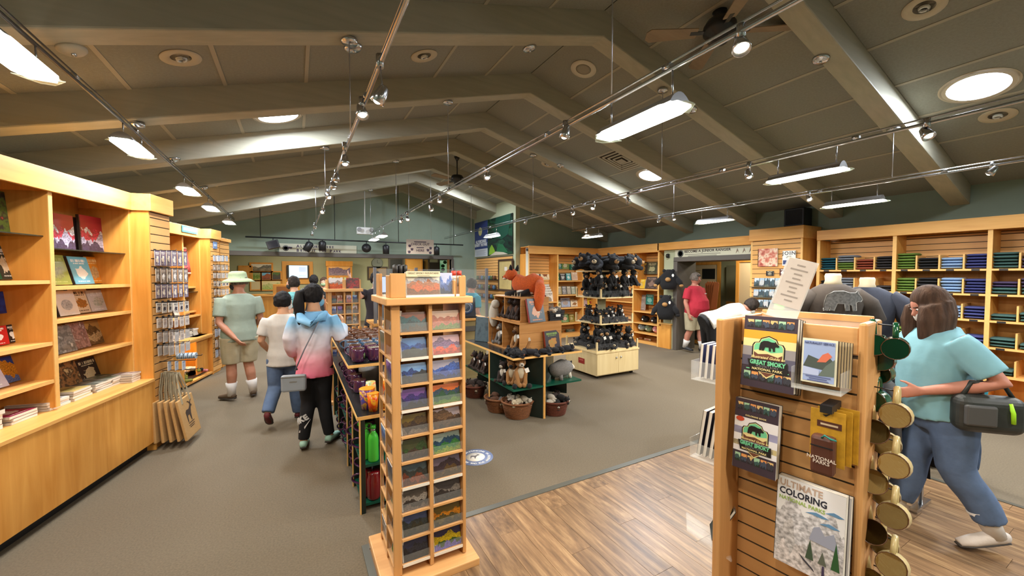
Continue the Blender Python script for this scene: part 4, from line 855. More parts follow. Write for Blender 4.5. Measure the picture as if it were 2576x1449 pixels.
# ================================================================== postcard towers
POST = [((90, 60, 50), (150, 90, 70), (40, 90, 100), (30, 60, 70), (60, 50, 44)), ((206, 190, 180), (190, 150, 130), (150, 80, 60), (170, 100, 80), (90, 110, 50)),
        ((70, 110, 170), (110, 150, 200), (40, 76, 140), (36, 44, 46), (24, 26, 26)), ((226, 190, 190), (190, 170, 196), (130, 110, 140), (196, 80, 40), (150, 50, 24)),
        ((60, 130, 206), (180, 210, 236), (30, 60, 120), (30, 34, 44), (46, 40, 40)), ((196, 186, 196), (150, 160, 196), (60, 96, 170), (30, 60, 130), (20, 36, 80)),
        ((90, 60, 130), (150, 110, 180), (60, 40, 110), (40, 40, 80), (26, 24, 40)), ((216, 130, 40), (190, 96, 40), (50, 70, 90), (40, 76, 50), (80, 110, 30)),
        ((70, 80, 50), (150, 120, 50), (90, 70, 40), (60, 44, 36), (110, 96, 86)), ((150, 150, 176), (206, 186, 176), (110, 84, 60), (70, 50, 34), (40, 30, 24)),
        ((60, 56, 44), (90, 96, 60), (60, 80, 44), (70, 54, 44), (50, 36, 34)), ((120, 150, 150), (196, 206, 200), (40, 70, 96), (60, 110, 60), (120, 140, 50)),
        ((50, 70, 90), (110, 120, 120), (60, 60, 56), (120, 70, 50), (80, 50, 40)), ((110, 100, 120), (140, 130, 150), (66, 50, 56), (96, 76, 50), (70, 56, 36)),
        ((60, 56, 52), (120, 112, 106), (170, 164, 158), (60, 50, 46), (110, 96, 88)), ((44, 40, 44), (90, 84, 84), (140, 134, 130), (56, 48, 46), (40, 36, 36)),
        ((56, 66, 100), (96, 106, 140), (56, 60, 60), (60, 56, 44), (40, 40, 36)), ((70, 66, 40), (120, 100, 40), (190, 130, 30), (90, 80, 50), (60, 56, 44)),
        ((40, 44, 66), (70, 70, 96), (50, 50, 60), (40, 36, 40), (30, 28, 30)), ((30, 30, 36), (60, 50, 90), (190, 170, 40), (60, 80, 40), (120, 110, 170))]
PWORD = ('red and teal collage', 'sandstone and pine', 'blue ridge signpost', 'red autumn mountain', 'blue sky trail tower', 'layered blue ridges', 'purple storm dusk', 'orange sunset over green hills', 'waterfall in brown leaves', 'pale sky field',
         'forest cascade', 'mill cabin and waterfall', 'deer by a red barn', 'mauve mountain ridge', 'white waterfall', 'grey waterfall', 'slate blue hills', 'golden autumn wood', 'dim blue valley', 'wildflower meadow')
def vivid(cs): return tuple(tuple(max(4, min(250, int((sum(c) / 3 + (v - sum(c) / 3) * 1.35) * .84))) for v in c) for c in cs)
CAPT = col((226, 222, 212)); LIP = glass('acrylic_lip', (.9, .95, .95), .05)
def tower(label, x, y, w, d, label2, z_top=1.535, first=True):
    t = thing('postcard_tower', label, 'display rack', (x, y, 0))
    MB().box(-.065, -.075, 0, w + .055, d + .06, .045).build('base_plate', TANH, t, bev=.006)
    MB().box(-.035, -.035, z_top, w + .035, d + .035, z_top + .04).build('cap', TANH, t, bev=.006)
    pw_ = .034; mid = w / 2
    for px_, py_ in ((0, 0), (w - .02, 0), (0, d - .02), (w - .02, d - .02)):
        MB().box(px_, py_, .05, px_ + (.045 if (px_ == 0 and py_ == 0) else .02), py_ + .02, z_top).build('post', TAN, t, bev=.003)
    MB().box(.1, .1, .05, w - .1, d - .1, z_top).build('core', TAN, t)
    MB().box(mid - .008, 0, .05, mid + .012, .1, z_top).build('divider', TAN, t); MB().box(0, d / 2 - .008, .05, .1, d / 2 + .008, z_top).build('divider', TAN, t)
    MB().box(w - .02, .02, .05, w - .005, d - .02, z_top).build('side_board', TAN, t)
    n = 10
    for r in range(n):
        z = z_top - .15 - .1425 * r
        for k, (xa, xb) in enumerate(((.046, mid - .008), (mid + .012, w - .02))):
            MB().box(xa, 0, z - .012, xb, .1, z).build('pocket_floor', TANH, t)
            MB().box(xa, .004, z, xb, .006, z + .05).build('lip', LIP, t)
            if first:
                i = r * 2 + k; cw = (xb - xa) - .012; ch = .106
                o = book('%s postcard pack, %s pocket down in the %s front column' % (PWORD[i], ORD[r], ('corner-post', 'far')[k]), (x + (xa + xb) / 2, y + .022, z + .001), cw, ch, .016, art('land', vivid(POST[i]), 200 + i), PAPER, (-R(14), 0, R(rnd.uniform(-1, 1))), True, 'postcard', 'postcard', 'postcards in the near tower')
                if r in (1, 3, 6, 9) or (k and r in (1, 3)): MB().box(xa + .003, -.002, z - .012, xb - .003, 0, z + .004).build('caption_strip', CAPT, t)
        for k, (ya, yb) in enumerate(((.02, d / 2 - .008), (d / 2 + .008, d - .02))):
            MB().box(0, ya, z - .012, .1, yb, z).build('pocket_floor', TANH, t); MB().box(.004, ya, z, .006, yb, z + .06).build('lip', LIP, t)
            if first:
                i = (r * 3 + k * 7) % 20
                book('%s card pack, %s pocket down, %s column toward the mugs' % (PWORD[i], ORD[r], ('front', 'rear')[k]), (x + .03 - (.012 if (r + k) % 4 == 2 else 0), y + (ya + yb) / 2, z + .001), (yb - ya) - .03, .118, .018, art('land', POST[i], 230 + i), PAPER, (-R(12 if (r + k) % 4 != 2 else -4), 0, R(-90)), True, 'postcard', 'postcard', 'card packs on the tower side')
            elif r < 5:
                pass
        if not first and r < 7:
            for k, xx in enumerate((w * .27, w * .74)):
                for q in range(2):
                    i = (r * 5 + k * 3 + q) % 20
                    book('%s boxed magnet set, %s row, %s slot of the rear tower' % (PWORD[i], ORD[r], ORD[k * 2 + q]), (x + xx + (q - .5) * .075, y + .03, z + .001), .06, .1, .02, art('land', POST[i], 260 + i), PAPER, (-R(10), 0, 0), True, 'magnet_set', 'souvenir', 'boxed magnets in the rear tower')
    return t
TX, TY, TW, TD = .44, 2.12, .42, .38
t1 = tower('tan wooden postcard tower on a square base in the middle foreground', TX, TY, TW, TD, '')
zc = 1.575
for (a, b_, c, d, h) in ((-.005, -.01, .075, .012, .13), (-.01, .0, .008, .09, .12), (TW - .04, -.01, TW + .0, .004, .115), (TW - .075, -.005, TW - .06, .09, .09), (-.01, TD - .1, .008, TD, .13), (TW - .012, 0, TW, TD, .12), (.2, .1, .215, .28, .08)):
    MB().box(a, b_, zc, c, d, zc + h).build('crown_board', TAN, t1, bev=.003)
MB().box(.076, -.004, zc, TW - .076, .0, zc + .085).build('lip', LIP, t1); MB().box(-.006, .09, zc, -.002, TD - .1, zc + .1).build('lip', LIP, t1)
MB().box(.075, -.012, zc, TW - .07, .02, zc + .012).box(TW - .06, -.012, zc, TW - .04, .02, zc + .012).build('white_ledge', WHITE, t1)
book('wide autumn mountain calendar with a cream heading on the tower top', (TX + .176, TY + .02, zc + .013), .19, .125, .02, art('land', ((206, 200, 170), (196, 196, 200), (150, 150, 160), (150, 84, 40), (186, 84, 26), (110, 66, 36)), 280), PAPER, (-R(6), 0, 0), True, 'calendar', 'calendar')
hd_ = MB().box(-.095, -.001, 0, .095, 0, .03).build('calendar_heading', col((214, 206, 176)), None, (TX + .176, TY - .0035, zc + .108), (-R(6), 0, 0)); C.objects.unlink(hd_); bpy.data.objects.remove(hd_)
cal = thing('calendar_heading', 'cream heading card reading GREAT SMOKY MOUNTAINS above the autumn calendar', 'card', (TX + .176, TY + .006, zc + .112)); MB().box(-.095, -.0008, 0, .095, .0008, .03).build('card', col((214, 206, 176)), cal); text('GREAT SMOKY MOUNTAINS', .0135, col((110, 104, 90)), cal, (0, -.0016, .019), ext=.0003); lines(cal, col((150, 144, 120)), 0, .006, (.07,), .003, .01, -.0009)
book('narrow blue ridge calendar beside the autumn calendar on the tower', (TX + .312, TY + .024, zc + .013), .075, .12, .018, art('land', ((190, 186, 214), (150, 170, 206), (90, 120, 190), (50, 80, 150), (30, 40, 70)), 281), PAPER, (-R(5), 0, 0), True, 'calendar', 'calendar')
for i in range(2):
    tb = thing('seed_tube', 'clear seed tube with a red cap, %s on the tower top' % ('inner' if i == 0 else 'outer'), 'tube', (TX + TW - .054 + i * .034, TY + .045, zc))
    MB().lathe([(.014, 0), (.014, .12)], 12).build('tube', glass('tube_clear', (.9, .9, .88), .35), tb); MB().lathe([(.0145, .118), (.0145, .145), (0, .146)], 12).build('cap', col((190, 60, 44)), tb); MB().lathe([(.011, .055), (.012, .1), (0, .102)], 10).build('pine_sprig', col((50, 60, 40)), tb); MB().lathe([(.0143, .1), (.0143, .117)], 12).build('label', PAPER, tb)
for i in range(6):
    pn = thing('marker_bottle', 'black-capped green marker bottle in the tower top box, %s along' % ORD[i], 'bottle', (TX + .055 + .026 * (i % 3), TY + .13 + .03 * (i // 3), zc))
    MB().lathe([(.011, 0), (.011, .125)], 10).build('barrel', col((60, 140, 50)) if i % 2 else col((90, 160, 70)), pn); MB().lathe([(.0125, .12), (.0125, .175), (.006, .18), (0, .18)], 10).build('cap', BLACK, pn)
for i in range(3): book('grey photo print leaning in the side box of the tower top, %s from the corner' % ORD[i], (TX + .02 + .012 * i, TY + .13 + .09 * i, zc), .075, .115, .01, art('photo', ((120, 110, 120), (160, 156, 166), (90, 86, 90)), 282 + i), PAPER, (-R(5), 0, R(-90)), True, 'photo_print', 'print')
# rear tower
q0 = ony(818, 726, 5.6); q1 = ony(912, 726, 5.6); X2, W2 = q0.x + .03, q1.x - q0.x - .06
t2 = tower('smaller-looking tan tower of boxed magnets behind the mug table', X2, 5.6, W2, .4, '', 1.47, False)
zc2 = 1.51
for (a, b_, c, d, h) in ((W2/2 - .02, -.01, W2/2 + .02, .05, .12), (-.01, -.01, .005, .3, .12), (W2 - .005, -.01, W2 + .01, .3, .12)): MB().box(a, b_, zc2, c, d, zc2 + h).build('crown_board', TAN, t2, bev=.003)
book('orange field calendar on the rear tower top', (X2 + W2 * .24, 5.62, zc2), W2 * .42, .14, .02, art('land', ((196, 190, 190), (206, 196, 190), (150, 130, 120), (190, 84, 30), (170, 70, 30)), 290), PAPER, (-R(6), 0, 0), True, 'calendar', 'calendar'); book('dark red maple calendar on the rear tower top', (X2 + W2 * .77, 5.62, zc2), W2 * .42, .14, .02, art('photo', ((70, 30, 30), (150, 40, 44), (60, 50, 50), (110, 30, 36)), 291), PAPER, (-R(6), 0, 0), True, 'calendar', 'calendar')

# ================================================================== mug table
mt = thing('mug_table', 'two-tier black and maple mug table behind the postcard tower', 'table', (.36, 2.89, 0))
BLKT = mat('table_black', (.012, .014, .014), .25)
def tier(x0, y0, x1, y1, z, name='table_top'): MB().box(x0, y0, z - .022, x1, y1, z).box(x0 - .004, y0 - .004, z - .024, x1 + .004, y0, z, 1).box(x0 - .004, y0, z - .024, x0, y1, z, 1).build(name, [BLKT, EDGE], mt)
tier(0, 0, .78, 2.3, .70); tier(0, .51, .7, 2.1, .96, 'upper_shelf')
for y, xe in ((.0, .05), (.42, .7), (.8, .7), (1.6, .7), (2.25, .7)): MB().box(.02, y, 0, xe, y + .02, .68).box(.012, y - .002, 0, .02, y + .022, .68, 1).build('leg_panel', [BLACKL, EDGE], mt)
MB().box(.55, .02, 0, .57, 2.25, .68).build('spine_panel', BLACKL, mt); MB().box(.5, .55, .70, .52, 2.15, .94).build('riser', BLACKL, mt)
for z in (.34, .06): MB().box(.03, .022, z - .02, .55, 2.2, z).build('lower_shelf', DGREEN, mt)
_mug = {}
PURP = mat('purple_glaze', s2l(70, 30, 66), .15, coat=.6, noise=.2, nscale=20); GLZ = mat('green_glaze', s2l(70, 86, 50), .2, coat=.5); MRIM = mat('brown_rim', s2l(96, 60, 40), .25); CREAM = mat('cream_glaze', s2l(206, 190, 140), .3, coat=.4); CREAMI = mat('cream_inside', s2l(150, 116, 50), .3, coat=.3); GRNM = mat('bottle_green_glaze', s2l(14, 70, 44), .12, coat=.8); BLUM = mat('blue_glaze', s2l(70, 100, 130), .2, coat=.5)
def mug_parts(outer, inner, r, h, squat=False):
    k = (outer.name, inner.name, r, h)
    if k not in _mug:
        body = MB().lathe([(r * .8, 0), (r * 1.0, h * .15), (r * 1.04, h * .45), (r * .96, h * .8), (r * .98, h), (r * .93, h)], 18).mesh('cup', outer)
        ins = MB().lathe([(r * .93, h), (r * .9, h * .75), (r * .94, h * .4), (r * .75, h * .08), (0, h * .07)], 18).mesh('inside', inner)
        pts = [(r * .95 + .055 * math.sin(a) * (r / .042), 0, h * .5 + h * .33 * math.cos(a)) for a in [i * math.pi / 7 for i in range(8)]]
        hd = MB().loft([(p, .010, .007, (0, 1, 0)) for p in pts], 8).mesh('handle', outer)
        med = MB().lathe([(0, .004), (.6, .004), (.62, 0)], 16).mesh('medallion', GLZ); rim = MB().lathe([(r * .985, h - .002), (r * .97, h + .003), (r * .93, h)], 18).mesh('rim', MRIM)
        _mug[k] = (body, ins, hd, med, rim)
    return _mug[k]
def mug(label, loc, rot, outer, inner, r=.042, h=.1, med=True, group=None):
    b, i, hd, md, rm = mug_parts(outer, inner, r, h)
    t = thing('mug', label, 'mug', loc, 0, group, None, rot)
    put('cup', b, t); put('inside', i, t); put('handle', hd, t); put('rim', rm, t)
    if med: put('medallion', md, t, (-r * .75, -r * .68, h * .45), (R(90), 0, R(-48)), (.036, .045, 1))
    return t
n = 0
for j, y in enumerate((3.5, 3.68, 3.86, 4.05, 4.25, 4.5, 4.75)):
    for i, x in enumerate((.45, .575, .70, .825)):
        mat_ = PURP if j < 2 else (BLUM if j < 4 else MRIM)
        mug('%s mug on the upper tier, %s from the aisle, %s row back' % (('glossy plum', 'blue-grey', 'brown')[0 if j < 2 else 1 if j < 4 else 2], ORD[i], ORD[j]), (x, y, .961), (0, 0, rnd.uniform(-.5, .5) + 2.2), mat_, MRIM, .052, .115, True, 'mugs on the upper tier')
for j in range(9):
    for r, z in enumerate((.342, .062)):
        mug('plum mug on the %s green shelf by the aisle, %s from the tower' % (('upper', 'lower')[r], ORD[j]), (.46, 3.14 + j * .2 + (.08 if j == 1 else 0), z), (0, 0, 2.4 + rnd.uniform(-.3, .3)), PURP, MRIM, .055, .12, True, 'mugs on the green shelves')
        if j < 6: mug('plum mug stacked above the %s shelf mug, %s from the tower' % (('upper', 'lower')[r], ORD[j]), (.465, 3.14 + j * .2 + (.08 if j == 1 else 0), z + .123), (0, 0, 2.4), PURP, MRIM, .053, .115, True, 'stacked mugs on the green shelves')
for j in range(5): mug('plum mug on the table edge behind the tumblers, %s along' % ORD[j], (.46, 3.5 + j * .22, .701), (0, 0, 2.3), PURP, MRIM, .05, .11, True, 'mugs on the lower table')
TIE = art('photo', ((40, 90, 170), (230, 150, 30), (190, 40, 90), (70, 160, 60), (120, 50, 130)), 300)
TIEM = mat('tie_dye_orange', s2l(226, 90, 20), .25, noise=.5, nscale=14)
def tiemat(name, cs):
    m, nt, b = _new(name); tc = nd(nt, 'TexCoord'); n_ = nd(nt, 'TexNoise'); n_.inputs['Scale'].default_value = 16; n_.inputs['Distortion'].default_value = 1.5; L(nt, tc.outputs['Object'], n_.inputs['Vector'])
    cr_ = nd(nt, 'ValToRGB'); el = cr_.color_ramp.elements
    while len(el) < len(cs): el.new(.5)
    for i, e in enumerate(el): e.position = .3 + .4 * i / (len(cs) - 1); e.color = rgb(s2l(*cs[i]))
    L(nt, n_.outputs[0], cr_.inputs[0]); L(nt, cr_.outputs[0], b.inputs['Base Color']); b.inputs['Roughness'].default_value = .25; return m
TD1 = tiemat('tie_dye_blue', ((30, 90, 190), (110, 50, 130), (226, 170, 40), (40, 150, 90))); TD2 = tiemat('tie_dye_hot', ((236, 120, 20), (226, 60, 20), (240, 180, 40), (200, 30, 70))); TD3 = tiemat('tie_dye_mix', ((60, 130, 190), (190, 200, 120), (220, 120, 60), (150, 80, 150)))
def tumbler(label, x, y, z, r, h, m_, up=True):
    t_ = thing('tumbler', label, 'tumbler', (x, y, z)); s = ((r * .72, 0), (r, h), (r * .92, h), (r * .66, .012), (0, .012)) if up else ((r, 0), (r * .72, h), (0, h))
    MB().lathe(list(s), 20).build('cup', m_, t_); MB().lathe([(r * .93 if up else r * 1.02, h - .004 if up else .002), (r * 1.03, h if up else .012), (r * .95, h + .004 if up else .016)], 20).build('rim', mat('tie_rim', s2l(90, 190, 60) if up else s2l(226, 150, 30), .3), t_)
tumbler('upturned pale tie-dye tumbler behind the others on the table', .50, 3.2, .701, .05, .16, TD3, False); tumbler('blue tie-dye tumbler with green rim on the table corner', .45, 3.05, .701, .056, .15, TD1); tumbler('orange tie-dye tumbler with green rim in front', .48, 2.975, .701, .042, .13, TD2)
for i in range(3): tumbler('orange tie-dye tumbler in the nested column, %s from the table' % ORD[i], .575, 2.965, .701 + .05 * i, .047, .15, TD2, False)
tumbler('tall plum and orange upturned tumbler beside the nested column', .62, 3.04, .701, .05, .24, TD2, False)
GB = mat('lime_bottle', s2l(70, 190, 60), .3); 
for i, (x, y) in enumerate(((.43, 3.02), (.475, 2.955))):
    t_ = thing('water_bottle', 'lime green water bottle with loop lid, %s' % ('rear one' if i == 0 else 'front one'), 'bottle', (x, y, .341)); MB().lathe([(.034, 0), (.037, .01), (.037, .16), (.03, .19), (.017, .21), (.017, .225)], 18).build('flask', GB, t_); MB().lathe([(.0175, .222), (.0175, .24)], 14).build('collar', STEEL, t_); MB().lathe([(.02, .238), (.02, .262), (0, .263)], 14).build('lid', GB, t_); MB().tube([(.02 * math.cos(a) - .03, 0, .262 + .018 * math.sin(a)) for a in [k * .7 for k in range(10)]], .004, 6).build('loop', GB, t_)
    t_ = thing('red_jug', 'dark red enamel jug on the bottom green shelf, %s' % ('rear one' if i == 0 else 'front one'), 'jug', (x, y, .061)); MB().lathe([(.04, 0), (.048, .02), (.048, .15), (.04, .18), (.042, .2), (0, .2)], 18).build('jug_body', mat('red_enamel', s2l(110, 14, 22), .15, coat=.6), t_); MB().loft([((.04 + .0, 0, .17), .012, .006, (0, 1, 0)), ((.085, 0, .15), .012, .006, (0, 1, 0)), ((.085, 0, .06), .012, .006, (0, 1, 0)), ((.045, 0, .04), .012, .006, (0, 1, 0))], 8).build('handle', MATS['red_enamel'], t_)
for i in range(5):
    t_ = thing('honey_stick_cup', 'brown wooden trinket standing behind the upper mugs, %s along' % ORD[i], 'trinket', (.5 + .07 * i, 4.95, .961), .3 * i); MB().box(-.02, -.012, 0, .02, .012, .12, 0, Matrix.Rotation(.25, 4, 'Y')).build('stick', CRATE, t_); MB().box(-.026, -.02, 0, .026, .02, .03).build('foot', MRIM, t_)
# ================================================================== plush animals
def fur(name, c, n=.18): return mat('fur_' + name, s2l(*c), .95, noise=n, nscale=50, bump=.7, bscale=170, sheen=.08)
FUR = {k: fur(k, v) for k, v in dict(orange=(196, 84, 24), white=(216, 206, 190), black=(16, 15, 18), brown=(92, 56, 34), dark=(52, 36, 30), fawn=(166, 116, 62), tan=(186, 142, 92), grey=(116, 112, 108), russet=(120, 66, 34), cream=(206, 190, 160), navyblack=(18, 20, 30)).items()}
EYE_ = mat('bead_eye', (.005, .005, .006), .1)
_pl = {}
def unit(kind, m):
    k = (kind, m.name)
    if k not in _pl:
        b = MB()
        if kind == 'ball': b.ball((0, 0, 0), 1, 1, 1, 10, 7)
        elif kind == 'limb': b.loft([((0, 0, 0), .8, .8), ((0, 0, -.15), 1, 1), ((0, 0, -.6), .85, .85), ((0, 0, -.92), .95, .95), ((0, 0, -1.05), .6, .6)], 9)
        elif kind == 'ear': b.ball((0, 0, 0), 1, .45, 1, 8, 6)
        elif kind == 'point': b.loft([((0, 0, 0), 1, .5), ((0, 0, .6), .6, .3), ((0, 0, 1), .05, .05)], 8)
        elif kind == 'tag': b.box(-.5, -.05, -1, .5, .05, 0)
        _pl[k] = b.mesh(kind, m)
    return _pl[k]
def part(t, name, kind, m, loc, sc, rot=(0, 0, 0)): return put(name, unit(kind, m), t, loc, rot, sc)
def sitting(label, loc, yaw, s, body, belly, muzzle, ear='round', name='plush_animal', group=None, horn=False, tagc=True, lean=0):
    """a seated plush about s tall, facing local -y"""
    t = thing(name, label, 'plush toy', loc, 0, group, None, (lean, 0, yaw)); F_, B_, Mz = FUR[body], FUR[belly], FUR[muzzle]
    part(t, 'body', 'ball', F_, (0, 0, s * .34), (s * .23, s * .2, s * .32)); part(t, 'chest', 'ball', B_, (0, -s * .1, s * .42), (s * .14, s * .12, s * .2))
    part(t, 'head', 'ball', F_, (0, -s * .06, s * .78), (s * .18, s * .18, s * .17)); part(t, 'muzzle', 'ball', Mz, (0, -s * .22, s * .73), (s * .09, s * .11, s * .075)); part(t, 'nose', 'ball', EYE_, (0, -s * .33, s * .75), (s * .03, s * .02, s * .022))
    for q in (-1, 1):
        part(t, 'arm', 'limb', F_, (q * s * .15, -s * .1, s * .5), (s * .075, s * .075, s * .42), (R(-28), R(q * 6), 0)); part(t, 'leg', 'limb', F_, (q * s * .15, -s * .02, s * .14), (s * .09, s * .09, s * .34), (R(-82), 0, R(q * -16))); part(t, 'foot', 'ball', FUR['black'] if body == 'fawn' else F_, (q * s * .24, -s * .34, s * .08), (s * .085, s * .07, s * .085)); part(t, 'eye', 'ball', EYE_, (q * s * .075, -s * .22, s * .82), (s * .018,) * 3)
        if ear == 'round': part(t, 'ear', 'ear', F_, (q * s * .14, -s * .02, s * .93), (s * .07, s * .07, s * .07))
        else: part(t, 'ear', 'point', F_, (q * s * .13, -s * .02, s * .87), (s * .06, s * .06, s * .17), (0, R(q * 26), 0))
        if horn: part(t, 'antler', 'point', FUR['cream'], (q * s * .06, 0, s * .92), (s * .03, s * .04, s * .26), (0, R(q * 14), 0))
    if tagc: part(t, 'paper_tag', 'tag', PAPER, (s * .16, -s * .2, s * .62), (s * .13, s * .03, s * .15), (0, R(-20), 0))
    return t
def lying(label, loc, yaw, s, body='black', muzzle='tan', group=None, name='plush_bear', full=True, pitch=0):
    """a floppy plush of length s lying on its belly, head to local -y"""
    t = thing(name, label, 'plush toy', loc, 0, group, None, (pitch, 0, yaw)); F_ = FUR[body]
    part(t, 'body', 'ball', F_, (0, 0, s * .2), (s * .2, s * .34, s * .19)); part(t, 'head', 'ball', F_, (0, -s * .38, s * .24), (s * .17, s * .17, s * .16)); part(t, 'muzzle', 'ball', FUR[muzzle], (0, -s * .53, s * .2), (s * .08, s * .08, s * .065))
    for q in (-1, 1):
        part(t, 'ear', 'ear', F_, (q * s * .13, -s * .36, s * .38), (s * .06,) * 3)
        if full:
            part(t, 'leg', 'limb', F_, (q * s * .15, -s * .2, s * .12), (s * .08, s * .08, s * .36), (R(-70), 0, R(q * -24))); part(t, 'leg', 'limb', F_, (q * s * .15, s * .22, s * .12), (s * .09, s * .09, s * .34), (R(66), 0, R(q * 24)))
    if full: part(t, 'nose', 'ball', EYE_, (0, -s * .61, s * .22), (s * .025,) * 3)
    return t
# ================================================================== plush table with crates
PT = thing('plush_table', 'black table with maple edges and green corner shelves holding plush animals', 'table', (2.12, 3.81, 0))
w_, d_ = .97, 1.42
MB().box(0, 0, .735, w_, d_, .755).box(-.004, -.004, .732, w_ + .004, 0, .756, 1).box(-.004, 0, .732, 0, d_, .756, 1).box(w_, 0, .732, w_ + .004, d_, .756, 1).build('table_top', [BLKT, EDGE], PT)
mids = [(.0, .62), (.42, .0), (w_, .62), (.5, d_)]
for i in range(4):
    a, b_ = Vector(mids[i] + (0,)), Vector(mids[(i+1) % 4] + (0,)); dv = b_ - a; ln = dv.length; M = Matrix.Translation(a) @ Matrix.Rotation(math.atan2(dv.y, dv.x), 4, 'Z')
    MB().box(0, -.01, 0, ln, .01, .733, 0, M).box(-.002, -.011, 0, .012, .011, .733, 1, M).box(ln - .012, -.011, 0, ln + .002, .011, .733, 1, M).build('leg_panel', [BLACKL, EDGE], PT)
for i, (cx, cy) in enumerate(((0, 0), (w_, 0), (w_, d_), (0, d_))):
    a, b_ = ((mids[0], mids[1]), (mids[1], mids[2]), (mids[2], mids[3]), (mids[3], mids[0]))[i]
    MB().prism([(cx, cy), b_, a][::1], .375, .395).build('corner_shelf', DGREEN, PT); c_ = ((a[0] + b_[0]) / 2, (a[1] + b_[1]) / 2)
    MB().prism([(c_[0], c_[1]), (c_[0] * .45 + cx * .55, c_[1] * .45 + cy * .55)] + [(c_[0] * .45 + cx * .55 + .012, c_[1] * .45 + cy * .55 + .012), (c_[0] + .012, c_[1] + .012)], .2, .376).build('shelf_bracket', BLACKL, PT)
def PX(u, v, z): p = onz(u, v, z); return p
# crates: low crate with two openings, tall crate beside it, top crate
def crate(label, x, y, z, w, d, h, opens='x', mids_=()):
    t = thing('wooden_crate', label, 'crate', (x, y, z)); e = .014
    MB().box(0, 0, 0, w, d, e).build('bottom_board', CRATE, t); MB().box(0, 0, h - e, w, d, h).build('top_board', CRATE, t)
    n = 3
    for i in range(n): hh = (h - 2 * e) / n; MB().box(0 if opens != 'x' else e, 0, e + i * hh + .001, w, e, e + (i+1) * hh - .001).build('front_slat', CRATE, t)
    MB().box(w - e, e, e, w, d, h - e).build('side_board', CRATE, t); MB().box(e, d - e, e, w - e, d, h - e).build('back_board', CRATE, t)
    for m_ in mids_: MB().box(0, m_ - e / 2, e, w - e, m_ + e / 2, h - e).build('partition', CRATE, t)
    return t
crate('long low pine crate with two openings holding plush raccoon and deer', 2.3, 4.0, .756, .62, .86, .36, 'x', (.42,))
crate('upright pine crate on top holding plush elk heads', 2.36, 4.08, 1.118, .42, .72, .3, 'x', (.4,))
MB  # plush on the table
sitting('grey plush raccoon sitting in the low crate opening', (2.42, 4.66, .772), R(-80), .29, 'grey', 'white', 'white', 'point', 'plush_raccoon')
sitting('fawn plush deer with white throat inside the low crate', (2.42, 4.22, .772), R(-75), .3, 'fawn', 'white', 'brown', 'point', 'plush_deer'); sitting('second fawn plush deer peering from the low crate corner', (2.46, 4.06, .772), R(-60), .27, 'fawn', 'white', 'cream', 'point', 'plush_deer')
for i, y in enumerate((4.28, 4.42, 4.56)): sitting('dark brown plush elk with pale antlers in the top crate, %s from the blue book' % ORD[i], (2.46, y, 1.133), R(-78), .29, 'dark', 'brown', 'dark', 'point', 'plush_elk', 'plush elk in the top crate', True, False)
t_ = thing('plush_wolf', 'white plush wolf sitting at the crate end', 'plush toy', (2.36, 4.74, 1.05)); part(t_, 'body', 'ball', FUR['white'], (0, .05, .1), (.07, .07, .17)); part(t_, 'head', 'ball', FUR['white'], (0, 0, .25), (.06, .06, .06))
# fox lying on the top crate
fx = thing('plush_fox', 'large orange plush fox with black legs lying on the top crate', 'plush toy', (2.6, 4.38, 1.42), R(-62)); fx.scale = (.7, .88, .84); O_ = FUR['orange']
fb = MB().loft([((.36, 0, .16), .03, .03, (0, 1, 0)), ((.33, 0, .17), .12, .13, (0, 1, 0)), ((.2, 0, .19), .15, .165, (0, 1, 0)), ((.02, 0, .17), .125, .13, (0, 1, 0)), ((-.14, 0, .19), .12, .15, (0, 1, 0)), ((-.22, 0, .2), .07, .09, (0, 1, 0)), ((-.25, 0, .2), .02, .03, (0, 1, 0))], 16).build('body', O_, fx)
MB().ball((-.27, -.02, .33), .115, .1, .095, 14, 9).build('head', O_, fx); MB().loft([((-.33, -.03, .31), .06, .055), ((-.42, -.05, .285), .025, .025), ((-.43, -.05, .284), .008, .008)], 10).build('snout', O_, fx); MB().ball((-.39, -.045, .268), .04, .035, .022).build('chin', FUR['white'], fx); MB().ball((-.435, -.055, .29), .013, .013, .012).build('nose', EYE_, fx)
for q, dx in ((-1, 0), (1, .03)):
    MB().loft([((-.25 + dx, q * .06, .39), .045, .02), ((-.24 + dx, q * .075, .44), .035, .015), ((-.235 + dx, q * .085, .485), .006, .006)], 10).build('ear', FUR['black'], fx)
    MB().loft([((-.1, q * .08, .05), .045, .045), ((-.26, q * .09, .035), .04, .035), ((-.34, q * .09, .03), .03, .03)], 10).build('front_leg', FUR['black'], fx); MB().loft([((.2, q * .1, .07), .06, .06), ((.06, q * .13, .04), .05, .04), ((-.03, q * .13, .035), .035, .03)], 10).build('hind_leg', FUR['black'], fx)
MB().ball((.05, -.06, .06), .2, .06, .05).build('belly', FUR['white'], fx)
tl_ = [(.34, -.04, .2), (.41, -.1, .14), (.43, -.16, .0), (.42, -.19, -.13), (.41, -.2, -.22)]
MB().tube(tl_, [.07, .085, .09, .075, .05], 12).build('tail', O_, fx); MB().tube([(.41, -.2, -.2), (.405, -.2, -.27), (.4, -.2, -.31)], [.06, .05, .012], 12).build('tail_tip', FUR['white'], fx); MB().box(-.36, -.1, .39, -.3, -.096, .45).build('paper_tag', PAPER, fx)
